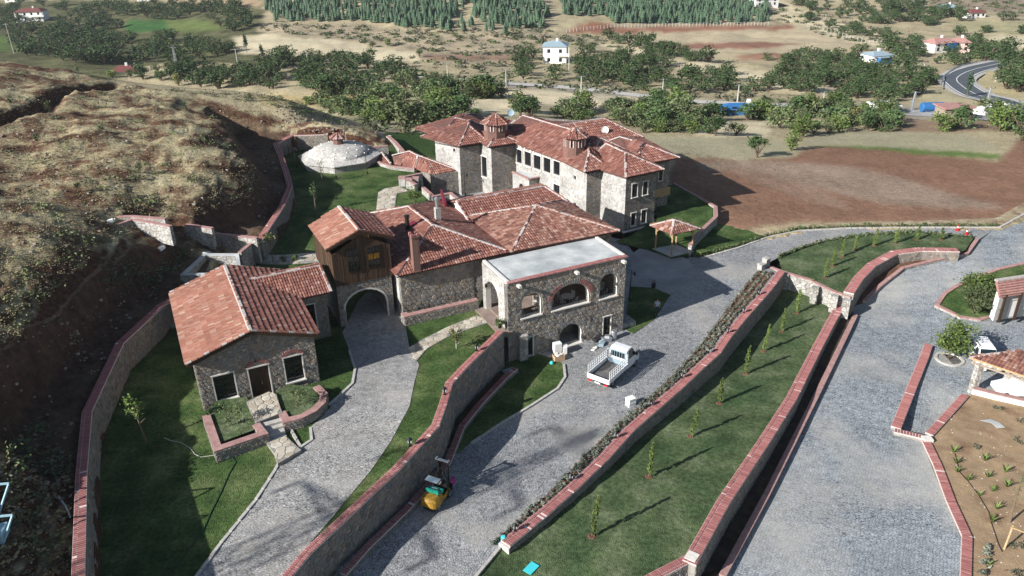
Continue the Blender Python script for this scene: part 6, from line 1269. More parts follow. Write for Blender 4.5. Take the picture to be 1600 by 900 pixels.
for p in T([a[0] for a in q], [a[1] for a in q]):
    s = random.uniform(.04, .15); V = [(p[0] + i * s * random.uniform(.6, 1.2), p[1] + j * s * random.uniform(.6, 1.2), p[2] + k * s * random.uniform(.4, .8)) for k in (-1, 1) for j in (-1, 1) for i in (-1, 1)]; rk.faces(V, BOXF)
rk.build('hill_stones', M['rock'], kind='stuff'); bpy.data.objects['hill_stones']['label'] = 'loose broken stones scattered over the left hillside'
# small saplings and stakes on the hill
SP = [((78, 180), 2.2, 1), ((18, 165), 1.6, 1), ((122, 118), 1.6, 0), ((320, 225), 1.4, 1), ((290, 175), 1.6, 0), ((160, 205), 1.3, 0), ((48, 265), 2.4, 2), ((150, 260), 2.0, 2), ((300, 290), 1.3, 1), ((12, 320), 1.6, 2), ((122, 300), 1.5, 0), ((138, 385), 1.3, 0), ((80, 410), 1.4, 2), ((15, 440), 2.2, 2), ((25, 700), 2.4, 2), ((390, 160), 1.8, 0), ((220, 270), 1.5, 1), ((60, 225), 1.4, 1)]
for k, ((x, y), h, ty) in enumerate(SP):
    p = T(x, y)[0]; b = MB(); nb_ = 5
    b.tube([(0, 0, -.2), (.03 * h, .02, h * .5), (.02, 0, h)], [.035, .025, .012], 5, 1)
    for i in range(7): a = i * .9 + k; z0 = h * (.25 + .1 * i); b.tube([(0, 0, z0), (math.cos(a) * .3, math.sin(a) * .3, z0 + .3)], [.012, .005], 3, 1, cap=False)
    if ty != 2: leaf_cloud(b, (0, 0, h * .55), (.45, .45, h * .42), 150, .09, 0, 7)
    o = b.build('sapling', [M['leaf2'], M['stem']]); o.location = p
    wx = 'far left edge' if x < 60 else 'middle' if x < 200 else 'right side'; tag(o, ('bare thin sapling', 'leafy sapling', 'leafless twiggy sapling')[0 if ty == 0 else 1 if ty == 1 else 2] + ' on the %s of the hillside, %s' % (wx, 'near its crest' if y < 190 else 'above the hillside walls' if y < 330 else 'on its lower slope'), 'sapling', 'saplings planted on the dry hillside')
# cypress saplings
cy = []
for _ in range(5):
    b = MB(); b.tube([(0, 0, -.2), (random.uniform(-.05, .05), 0, 1.2), (random.uniform(-.12, .12), .05, 2.6)], [.04, .03, .01], 5, 1)
    for k in range(9): z = .35 + k * .27; r = .25 * math.sin(PI * min(1, (k + 2.6) / 11.4)) + .08; leaf_cloud(b, (random.uniform(-.06, .06), 0, z), (r, r, .24), 130, .085, 0, 6)
    cy.append(b.mesh('cypress_mesh', [M['cypress'], M['stem']]))
pit = MB(); pit.lathe([(.3, 0), (.2, .05), (.1, .02), (.02, .02)], (0, 0, 0), 9); pit_me = pit.mesh('planting_pit', M['soil'])
C1_ = [(925, 838, 778, .25), (1014, 745, 693, .1), (1079, 682, 640, .3), (1124, 630, 590, .05), (1165, 584, 540, .1), (1193, 549, 508, .2), (1221, 518, 483, .05), (1245, 489, 453, 0), (1267, 463, 435, 0)]
C2_ = [(1289, 434, 405), (1301, 416, 388), (1315, 401, 375), (1336, 391, 367), (1366, 384, 357), (1399, 380, 357), (1432, 375, 354), (1470, 375, 356)]
ordn = ['nearest', 'second', 'third', 'fourth', 'fifth', 'sixth', 'seventh', 'eighth', 'ninth and last']
def hfor(x, y, z, yt):
    p = W(x, y, z); lo, hi = 0, 9
    for _ in range(30):
        m_ = (lo + hi) / 2; lo, hi = (m_, hi) if proj((p[0], p[1], p[2] + m_))[0, 1] > yt else (lo, m_)
    return p, lo
for k, (x, y, yt, ln) in enumerate(C1_):
    p, h = hfor(x, y, zL, yt); t = thing('cypress_sapling', ordn[k] + ' cypress sapling from the camera in the row along the sunken lawn', 'cypress', p, group='cypress saplings in a row on the sunken lawn'); inst('foliage', random.choice(cy), (0, 0, 0), sc=(.68, .68, h / 2.65), parent=t, rot=(0, ln * .5, random.uniform(0, .4))); inst('planting_pit', pit_me, (0, 0, .01), parent=t)
for k, (x, y, yt) in enumerate(C2_):
    p, h = hfor(x, y, .06, yt); t = thing('cypress_sapling', ordn[k] + ' young cypress from the terrace walls on the roadside lawn', 'cypress', p, group='young cypresses on the roadside lawn'); inst('foliage', random.choice(cy), (0, 0, 0), random.uniform(0, 6), sc=(.75, .75, h / 2.65), parent=t); inst('planting_pit', pit_me, (0, 0, .01), parent=t)
# young trees in the gardens
def garden_tree(lb, px, py, z, h, w_, leaf='leaf3', n=260, size=.1, trunk=.45, bark='stem', clumps=9, cat='tree', name='young_tree', px_=None, lean=(0, 0)):
    p = W(px, py, z); t = thing(name, lb, cat, p); b = MB(); th = h * trunk; b.tube([(0, 0, -.1), (lean[0] * .5, lean[1] * .5, th * .6), (lean[0], lean[1], h * .8)], [.06 * h / 3, .045 * h / 3, .015], 6)
    for i in range(8): a = i * .8; z0 = th * .8 + (h - th) * .08 * i; b.tube([(lean[0] * .7, lean[1] * .7, z0), (lean[0] * .7 + math.cos(a) * w_ * .35, lean[1] * .7 + math.sin(a) * w_ * .35, z0 + h * .12)], [.02 * h / 3, .007], 4, cap=False)
    b.build('trunk', M[bark], t); c = MB(); leaf_cloud(c, (lean[0], lean[1], th + (h - th) * .5), (w_ / 2, w_ / 2, (h - th) / 2), n, size, 0, clumps); c.build('crown', M[leaf], t); return t
garden_tree('thin young tree with bright leaves standing in the shade of the left boundary wall', 229, 691, zD, 4.2, 1.6, 'leaf3', 260, .1, .45, lean=(-.3, .1))
garden_tree('young willow with drooping yellow-green foliage on the lawn above the retaining wall', 713, 544, zD, 2.3, 1.4, 'leaf4', 420, .08, .2, 'palebark')
garden_tree('small bushy green tree beside the upper garden path', 647, 320, 3, 2.4, 1.8, 'leaf3', 320, .12, .2)
garden_tree('sparse young tree in front of the domed bath', 504, 287, 3, 3.6, 1.0, 'leaf2', 70, .1, .3)
garden_tree('dark-leaved young tree on the shade edge of the upper garden', 494, 332, 3, 4.3, 1.1, 'leaf', 120, .11, .45)
garden_tree('young tree with a tuft of palm-like leaves by the rear path', 427, 411, 3, 3.4, 1.5, 'leaf4', 110, .13, .7)
garden_tree('olive shrub in the left planter of the left house', 362, 664, 3.6, 1.7, 1.7, 'leaf2', 420, .07, .15)
garden_tree('olive shrub in the right planter of the left house', 463, 634, 3.6, 1.7, 1.5, 'leaf2', 400, .07, .15)
garden_tree('broad leafy tree ringed by a low kerb beside the white car', 1482, 562, zR, 4.1, 3.6, 'leaf3', 2400, .13, .2, 'bark', 34)
garden_tree('upper of two spreading bushy trees on the corner lawn', 1530, 466, zR, 3.1, 4.0, 'leaf3', 1500, .14, .2, 'bark', 20)
garden_tree('lower of two spreading bushy trees on the corner lawn', 1522, 489, zR, 3.0, 3.9, 'leaf2', 1900, .14, .2, 'bark', 22)
b = MB(); p = W(1483, 562, zR); b.lathe([(1.25, -.1), (1.25, .14), (1.0, .14), (1.0, .02)], p, 20); tag(b.build('tree_ring', M['kerb']), 'low round kerb round the foot of the leafy tree by the white car', 'tree ring')
for k, (x, y, s, lb) in enumerate([(781, 512, .5, 'clipped round bush in a pot on the corner of the retaining wall'), (443, 408, .45, 'left of two small round bushes by the rear path'), (461, 407, .45, 'right of two small round bushes by the rear path'), (1568, 484, 1.0, 'bright green hedge bush before the pink-roofed house'), (1586, 482, .9, 'second bright green hedge bush before the pink-roofed house'), (1600, 478, .9, 'hedge bush at the frame edge by the pink-roofed house'), (573, 453, .4, 'small plant seen through the tower arch')]):
    zf = 3.45 if k == 0 else 3.03 if k < 3 else 3.05 if k == 6 else zR; p = W(x, y, zf); t = thing('round_bush', lb, 'bush', p); b = MB()
    if k == 0: b.lathe([(.16, 0), (.22, .3), (.18, .3)], (0, 0, 0), 10); b.build('pot', M['frame'], t); b = MB()
    leaf_cloud(b, (0, 0, s * .6 + (.25 if k == 0 else 0)), (s, s, s * .8), 420, .09 * max(.7, s), 0, 16, hollow=.5); b.build('foliage', M['leaf3'], t)
# lavender rows between the forecourt and the long wall
lv = []
for _ in range(5):
    b = MB(); leaf_cloud(b, (0, 0, .12), (.22, .22, .15), 80, .065, 0, 8, hollow=.3); lv.append(b.mesh('lavender_mesh', M['grey']))
RO = PW([(768, 850), (800, 822), (860, 768), (905, 722), (950, 676), (1010, 625), (1060, 578), (1100, 532), (1140, 476), (1168, 440), (1183, 424)]); RI = offs(WALL1, .75)
def along(path, n):
    Q = np.array([p[:2] for p in path]); s = np.concatenate([[0], np.cumsum(np.hypot(*np.diff(Q, axis=0).T))]); t = np.linspace(0, s[-1], n); return np.stack([np.interp(t, s, Q[:, 0]), np.interp(t, s, Q[:, 1])], 1)
ro, ri_ = along(RO, 96), along(RI, 96)
sheet('lavender_bed', [tuple(p) for p in ro[::4]] + [tuple(ro[-1])] + [tuple(p) for p in ri_[::-4]] + [tuple(ri_[0])], .03, M['soil'], lift=.0)
for row, t in enumerate((.14, .5, .84)):
    for i in range(96):
        if i > 0 and (i / 96 < .12 and row == 1): continue
        p = ro[i] * (1 - t) + ri_[i] * t + rng.normal(0, .06, 2); o = inst('lavender_bush', random.choice(lv), (p[0], p[1], .03), random.uniform(0, 6), sc=random.uniform(.6, 1.15)); tag(o, ('grey lavender clump in the row nearest the cobbles', 'grey lavender clump in the middle row of the long bed', 'grey lavender clump in the row against the brick-topped wall')[row], 'lavender', 'lavender clumps in the long bed')
hb = []
for _ in range(4):
    b = MB(); leaf_cloud(b, (0, 0, .2), (.24, .24, .25), 60, .09, 0, 6); hb.append(b.mesh('hedge_plant_mesh', M['leaf2']))
for path, n, lb, gp in (([(1216, 404), (1250, 390), (1290, 378), (1350, 369), (1430, 364), (1515, 372)], 75, 'small hedge plant along the road edge of the cypress lawn', 'hedge plants edging the cypress lawn'), ([(1086, 402), (1150, 386), (1198, 370)], 30, 'small hedge plant edging the lawn beside the gazebo', 'hedge plants by the gazebo lawn'), ([(1200, 369), (1250, 359), (1330, 355), (1450, 354), (1555, 354)], 70, 'dry tuft along the field side of the curving road', 'plants along the field kerb')):
    for p in along(PW(path), n): o = inst('hedge_plant', random.choice(hb), (p[0] + random.uniform(-.1, .1), p[1], .05), random.uniform(0, 6), sc=random.uniform(.7, 1.3)); tag(o, lb, 'hedge plant', gp)
# agave-like plants in the dry garden, drip hose
ag = MB()
for i in range(13):
    a = i * 2.4; r = .28 + .12 * random.random(); h = .28 + .3 * random.random(); w_ = .035; ca, sa = math.cos(a), math.sin(a)
    V = [(-sa * w_, ca * w_, .02), (sa * w_, -ca * w_, .02), (ca * r * .6 + sa * w_, sa * r * .6 - ca * w_, h * .75), (ca * r * .6 - sa * w_, sa * r * .6 + ca * w_, h * .75), (ca * r, sa * r, h)]; ag.faces(V, [(0, 1, 2, 3), (3, 2, 4)])
agm = ag.mesh('spiky_plant_mesh', M['leaf3'])
AG = [(1489, 704), (1494, 721), (1538, 717), (1495, 735), (1512, 748), (1543, 743), (1570, 735), (1573, 758), (1550, 765), (1529, 772), (1557, 793), (1550, 813), (1544, 880)]
wrds = ['in the back row, leftmost', 'just below the leftmost one', 'in the back row, middle', 'third down at the left', 'fourth down, left of middle', 'in the middle of the bed', 'near the tall sapling, upper', 'near the tall sapling, lower', 'right of the fifth', 'on the drip hose bend', 'on the lower part of the drip hose', 'lowest on the drip hose', 'at the bottom near the grey bushes']
zg = lambda a, b: zR(a, b) + .12
for (x, y), q in zip(AG, wrds): o = inst('spiky_plant', agm, W(x, y + 3, zg), random.uniform(0, 6), sc=random.uniform(.8, 1.15)); tag(o, 'spiky green plant in the dry garden ' + q, 'plant', 'spiky plants in the dry garden')
for k, (x, y) in enumerate([(1541, 858), (1541, 868), (1537, 883), (1534, 898)]): o = inst('grey_bush', lv[k % 5], W(x, y, zg), sc=1.5); tag(o, 'small blue-grey bush in the dry garden, %s in its short row' % ['topmost', 'second', 'third', 'lowest'][k], 'bush')
b = MB(); b.tube([W(x, y, lambda a, c: zg(a, c) + .03) for x, y in [(1492, 708), (1496, 725), (1500, 738), (1515, 755), (1530, 775), (1545, 800), (1550, 820), (1560, 850), (1566, 862)]], .025, 5); tag(b.build('drip_hose', M['black']), 'thin black drip hose winding between the spiky plants', 'hose')
garden_tree('tall thin bare sapling in the dry garden at the right edge', 1578, 816, zg, 4.6, .7, 'leaf2', 90, .06, .3, lean=(-.1, .1))
b = MB(); b.bar(W(1569, 858, zg), np.array(W(1569, 858, zg)) + (.3, .3, 1.75), .1); b.bar(np.array(W(1569, 858, zg)) + (.1, .2, 1.7), np.array(W(1569, 858, zg)) + (1.9, -.6, 1.3), .08); b.bar(W(1612, 862, zg), np.array(W(1612, 862, zg)) + (0, .1, 1.4), .1); tag(b.build('timber_stakes', M['pole']), 'pale peeled timber stakes propped in the dry garden', 'stakes')
scrub_p = MB()
for x, y, r in ((1592, 690, .5), (1590, 855, .6), (1560, 640, .5), (1600, 660, .6), (1525, 700, .35), (1585, 900, .6)): leaf_cloud(scrub_p, np.array(W(x, y, zg)) + (0, 0, .1), (r, r, .25), 130, .07, 0, 6)
scrub_p.build('dry_weeds', M['dryshrub'], kind='stuff')
b = MB(); b.prism([W(x, y, zg)[:2] for x, y in [(1531, 657), (1548, 655), (1562, 661), (1570, 668), (1558, 669), (1549, 661)]], -3.3, [float(zg(*W(x, y, zg)[:2])) + .02 for x, y in [(1531, 657), (1548, 655), (1562, 661), (1570, 668), (1558, 669), (1549, 661)]]); tag(b.build('cement_spill', M['concrete']), 'flat grey patch of spilled cement on the dry soil', 'cement patch')
ws = MB()
for _ in range(90):
    x, y = random.uniform(1460, 1600), random.uniform(640, 880)
    if inpoly(np.array(x), np.array(y), [(1455, 690), (1500, 630), (1600, 640), (1600, 880), (1520, 880), (1512, 840)]): p = W(x, y, zg); s = random.uniform(.018, .045); ws.faces([(p[0] + i * s, p[1] + j * s * random.uniform(.6, 1), p[2] + k * s * .6) for k in (-1, 1) for j in (-1, 1) for i in (-1, 1)], BOXF)
ws.build('pale_pebbles', M['trim'], kind='stuff')
# ------------------------------------------------------------------ vehicles
def wheel(parent, x, y, r=.34, w_=.22):
    b = MB(); b.tube([(x, y - w_ / 2, r), (x, y - w_ * .35, r), (x, y + w_ * .35, r), (x, y + w_ / 2, r)], [r * .93, r, r, r * .93], 18); t = b.build('wheel', M['rubber'], parent); b = MB(); b.tube([(x, y - w_ / 2 - .01, r), (x, y + w_ / 2 + .01, r)], r * .6, 14); b.tube([(x, y - w_ / 2 - .02, r), (x, y + w_ / 2 + .02, r)], r * .2, 8, 1); b.build('rim', [M['steel'], M['black']], t)
def body(secs, mats, name, parent, n=None):
    """loft of closed sections [(x, [(y,z)...])]"""
    b = MB(); k = len(secs[0][1]); V = [(x, y, z) for x, s_ in secs for y, z in s_]; Fc = [(i * k + j, i * k + (j + 1) % k, (i + 1) * k + (j + 1) % k, (i + 1) * k + j) for i in range(len(secs) - 1) for j in range(k)]
    Fc += [tuple(range(k))[::-1], tuple((len(secs) - 1) * k + j for j in range(k))]; b.faces(V, Fc); o = b.build(name, mats, parent); md = o.modifiers.new('bevel', 'BEVEL'); md.width = .05; md.segments = 2; md.limit_method = 'ANGLE'; md.angle_limit = math.radians(25); return o
def pickup():
    hd = math.radians(53); p = (6.95, 55.35); t = thing('pickup_truck', 'white open-backed light truck with slatted sides parked below the arched terrace', 'truck', (p[0], p[1], 0), hd)
    b = MB(); L_ = 3.15; Wd = 1.02
    for y in (-.35, .35): b.box(.1, 5.0, y - .05, y + .05, .45, .6)
    for x in (.5, 1.5, 2.6): b.box(x, x + .1, -.85, .85, .6, .68)
    b.build('chassis', M['black'], t)
    b = MB(); b.box(0, L_, -Wd, Wd, .68, .74); b.build('load_bed', M['bed'], t)
    for y in (-Wd, Wd):
        b = MB(); b.box(0, L_, y - .025, y + .025, .68, 1.1)
        for i in range(5): b.box(.02 + i * .75, .09 + i * .75, y - .045, y + .045, .66, 1.12)
        b.build('side_board', M['white'], t); s = MB()
        for h in (1.3, 1.55, 1.8): s.box(.05, L_, y - .02, y + .02, h, h + .055)
        for i in range(10):
            x = .1 + i * (L_ - .2) / 9; s.box(x - .025, x + .025, y - .015, y + .015, 1.1, 1.85)
        s.build('slatted_rail', M['white'], t)
    b = MB(); b.box(-.03, .02, -Wd, Wd, .66, 1.1); b.build('tailgate', M['white'], t)
    b = MB(); b.box(L_ - .04, L_, -Wd, Wd, .7, 1.12); b.box(L_ - .04, L_, -Wd, -Wd + .08, 1.1, 2.0); b.box(L_ - .04, L_, Wd - .08, Wd, 1.1, 2.0); b.box(L_ - .04, L_, -Wd, Wd, 1.95, 2.02)
    for i in range(9): b.box(L_ - .03, L_ - .01, -Wd + .1 + i * .24, -Wd + .13 + i * .24, 1.1, 1.95)
    b.build('headboard', M['bluegrey'], t)
    for y in (-.78, .78):
        b = MB(); b.box(-.12, -.05, y - .17, y + .17, .48, .6); b.build('tail_light', M['red'], t)
    b = MB(); b.box(-.1, -.04, -.9, .9, .4, .47); b.build('bumper', M['steel'], t); b = MB(); b.box(-.115, -.1, -.26, .26, .49, .6); b.build('number_plate', M['plaster'], t)
    x0 = L_ + .08; sec = lambda w0, w1, z0, z1, zs: [(-w0, z0), (w0, z0), (w0 * 1.0, zs), (w1, z1), (-w1, z1), (-w0, zs)]
    body([(x0, sec(.92, .78, .45, 2.08, 1.3)), (x0 + .35, sec(.94, .8, .42, 2.2, 1.3)), (x0 + 1.0, sec(.95, .78, .42, 2.16, 1.28)), (x0 + 1.55, sec(.95, .84, .42, 1.32, 1.24)), (x0 + 2.05, sec(.93, .78, .42, 1.12, 1.0)), (x0 + 2.3, sec(.85, .7, .42, .88, .75))], M['white'], 'cab', t)
    g = MB(); g.poly([(x0 + 1.06, -.74, 2.07), (x0 + 1.06, .74, 2.07), (x0 + 1.56, .82, 1.36), (x0 + 1.56, -.82, 1.36)]); g.build('windscreen', M['carglass'], t)
    for y in (-1, 1):
        g = MB(); g.poly([(x0 + .25, y * .945, 1.32), (x0 + 1.42, y * .96, 1.32), (x0 + .98, y * .83, 2.06), (x0 + .3, y * .85, 2.08)]); g.build('side_window', M['carglass'], t)
        g = MB(); g.box(x0 + 1.25, x0 + 1.38, y * 1.08 - .09, y * 1.08 + .09, 1.3, 1.55); g.build('wing_mirror', M['black'], t)
        g = MB(); g.box(x0 + 2.16, x0 + 2.3, y * .68 - .14, y * .68 + .14, .72, .88); g.build('headlight', M['lampglass'], t)
    g = MB(); g.poly([(x0 - .005, -.72, 1.35), (x0 - .005, .72, 1.35), (x0 - .005, .68, 1.98), (x0 - .005, -.68, 1.98)]); g.build('rear_window', M['carglass'], t)
    for x in (.85, x0 + 1.5):
        for y in (-.84, .84): wheel(t, x, y)
pickup()
def forklift():
    hd = math.radians(64); t = thing('forklift', 'yellow and teal forklift with black roof cage parked by the tall retaining wall', 'forklift', (-5.75, 41.15, 0), hd)
    sec = lambda w_, z0, z1, c: [(-w_, z0), (w_, z0), (w_, z1 - c), (w_ - c, z1), (-w_ + c, z1), (-w_, z1 - c)]
    body([(-.35, sec(.42, .45, 1.0, .1)), (-.2, sec(.6, .4, 1.12, .14)), (.25, sec(.62, .35, 1.16, .12)), (.7, sec(.6, .35, 1.14, .06))], M['yellow'], 'counterweight', t)
    b = MB(); b.box(-.25, .3, -.4, .4, .2, .5); b.build('chassis', M['black'], t)
    for y in (-.55, .5): b = MB(); b.box(.6, 1.75, y, y + .06, .35, .72); b.build('side_panel', M['yellow'], t)
    b = MB(); b.box(.35, .95, -.52, .52, 1.0, 1.22); b.box(.3, .42, -.5, .5, 1.2, 1.45, 0); b.build('seat_panel', M['teal'], t); b = MB(); b.box(.5, .78, -.25, .25, 1.22, 1.3); b.build('seat_pad', M['bluegrey'], t)
    b = MB(); b.box(.95, 1.7, -.5, .5, .35, .5); b.box(1.45, 1.7, -.5, .5, .5, 1.2); b.build('floor', M['black'], t)
    b = MB()
    for y in (-.52, .52): b.tube([(.3, y, 1.1), (.28, y, 2.15), (1.35, y, 2.15), (1.6, y, 1.1)], .035, 6)
    for i in range(8): b.bar((.28 + i * .15, -.52, 2.15), (.28 + i * .15, .52, 2.15), .03)
    b.build('overhead_guard', M['frame'], t); b = MB(); b.box(.3, .8, -.48, .48, 2.16, 2.18); b.build('roof_sheet', M['bluegrey'], t)
    b = MB()
    for y in (-.38, .38): b.box(1.85, 1.97, y - .05, y + .05, .1, 2.75); b.box(2.0, 2.08, y * .75 - .04, y * .75 + .04, .1, 2.6)
    for z in (.3, 1.2, 2.0): b.box(1.86, 1.96, -.38, .38, z, z + .08)
    b.box(1.93, 1.99, -.05, .05, .3, 2.2); b.build('mast', M['black'], t); b = MB(); b.box(1.83, 2.0, -.48, .48, 2.72, 2.8); b.box(1.8, 2.02, -.5, -.4, 2.76, 2.88); b.box(1.8, 2.02, .4, .5, 2.76, 2.88); b.build('mast_crossbar', M['steel'], t)
    b = MB(); b.box(2.1, 2.18, -.5, .5, .25, .75); b.build('fork_carriage', M['black'], t)
    for y in (-.3, .3): b = MB(); b.box(2.15, 3.15, y - .06, y + .06, .08, .12); b.box(2.15, 2.2, y - .06, y + .06, .08, .7); b.build('fork', M['steel'], t)
    b = MB(); b.tube([(2.1, -.6, .9), (2.1, -.6, 1.35)], .14, 8); b.build('hose_reel', M['magenta'], t); b = MB(); b.tube([(1.35, 0, 1.3), (1.5, 0, 1.2)], .16, 10); b.build('steering_wheel', M['iron'], t)
    for x, r in ((.15, .26), (1.65, .33)):
        for y in (-.5, .5): wheel(t, x, y, r, .2)
forklift()
def car():
    p = W(1534, 566, lambda a, b: zP(a, b)); hd = math.radians(-100); t = thing('white_car', 'white van-like car parked beside the leafy tree, its nose toward the timber carport', 'car', p, hd)
    sec = lambda w0, w1, z0, z1, zs: [(-w0, z0), (w0, z0), (w0 * 1.02, zs), (w1, z1), (-w1, z1), (-w0 * 1.02, zs)]
    body([(-1.95, sec(.8, .68, .35, 1.55, .9)), (-1.8, sec(.86, .7, .28, 1.74, .92)), (-.4, sec(.88, .72, .28, 1.8, .95)), (.45, sec(.88, .68, .28, 1.7, .95)), (1.05, sec(.88, .78, .28, 1.1, .95)), (1.75, sec(.84, .7, .28, .92, .8)), (2.05, sec(.72, .58, .3, .7, .6))], M['white'], 'body', t)
    g = MB(); g.poly([(.5, -.64, 1.66), (.5, .64, 1.66), (1.1, .76, 1.12), (1.1, -.76, 1.12)]); g.build('windscreen', M['carglass'], t)
    for y in (-1, 1):
        g = MB(); g.poly([(-1.6, y * .885, 1.02), (.95, y * .9, 1.05), (.42, y * .74, 1.62), (-1.5, y * .76, 1.64)]); g.build('side_window', M['carglass'], t)
        g = MB(); g.box(.8, .92, y * 1.0 - .08, y * 1.0 + .08, 1.0, 1.16); g.build('wing_mirror', M['white'], t); g = MB(); g.box(1.86, 1.98, y * .6 - .14, y * .6 + .14, .62, .76); g.build('headlight', M['lampglass'], t)
        g = MB(); g.bar((-1.5, y * .6, 1.84), (.2, y * .6, 1.82), .04); g.build('roof_rail', M['black'], t)
    g = MB(); g.box(1.9, 2.09, -.4, .4, .36, .52); g.build('grille', M['black'], t)
    for x in (-1.25, 1.3):
        for y in (-.78, .78): wheel(t, x, y, .31, .2)
    p = W(1588, 615, lambda a, b: zP(a, b)); t = thing('parked_car', 'pale car roof showing under the timber carport at the right edge', 'car', p, math.radians(175)); body([(-1.95, sec(.8, .68, .35, 1.0, .9)), (-1.2, sec(.86, .62, .28, 1.42, .92)), (.3, sec(.88, .64, .28, 1.44, .95)), (1.0, sec(.88, .78, .28, 1.0, .92)), (1.9, sec(.8, .66, .3, .8, .7))], M['white'], 'body', t)
    for x in (-1.25, 1.3):
        for y in (-.78, .78): wheel(t, x, y, .31, .2)
car()
# ------------------------------------------------------------------ gazebo, carport, pink-roofed house
def gazebo():
    o, done = rooted('gazebo', 'small open gazebo with red-tiled pyramid roof on peeled log posts', 'gazebo', W(1053, 398, 0)); ze = 2.9; A, B, Cc, D = [W(x, y, ze) for x, y in ((1050, 366.5), (1093.5, 357.5), (1060, 345.5), (1016, 352.5))]
    ap = W(1053, 343.5, 4.0); f, r = hip(A, B, Cc, D, ap, ap); roof(o, f, r, 'tile_old', tw=.28, tl=.42, deck=.08)
    cen = np.mean([A, B, Cc, D], 0)
    for q in (A, B, Cc, D):
        x, y = cen[0] + (q[0] - cen[0]) * .74, cen[1] + (q[1] - cen[1]) * .74; b = MB(); b.tube([(x, y, 0), (x + .03, y, 1.4), (x, y, 2.85)], [.11, .1, .09], 8); b.build('post', M['pole'], o)
        for w_ in (A, B, Cc, D):
            if w_ is not q and math.dist(w_, q) < 5.5: x2, y2 = cen[0] + (w_[0] - cen[0]) * .74, cen[1] + (w_[1] - cen[1]) * .74; d = np.array((x2 - x, y2 - y)); d = d / np.hypot(*d) * .55; b = MB(); b.tube([(x, y, 2.2), (x + d[0], y + d[1], 2.78)], .06, 6); b.build('brace', M['pole'], o)
    b = MB(); P = [(cen[0] + (q[0] - cen[0]) * .74, cen[1] + (q[1] - cen[1]) * .74, 2.8) for q in (A, B, Cc, D)]
    for i in range(4): b.tube([P[i], P[(i + 1) % 4]], .08, 6)
    b.build('ring_beam', M['pole'], o); b = MB(); b.prism([(cen[0] + (q[0] - cen[0]) * .85, cen[1] + (q[1] - cen[1]) * .85) for q in (A, B, Cc, D)], 0, .12); b.build('floor_slab', M['concrete'], o); done()
gazebo()
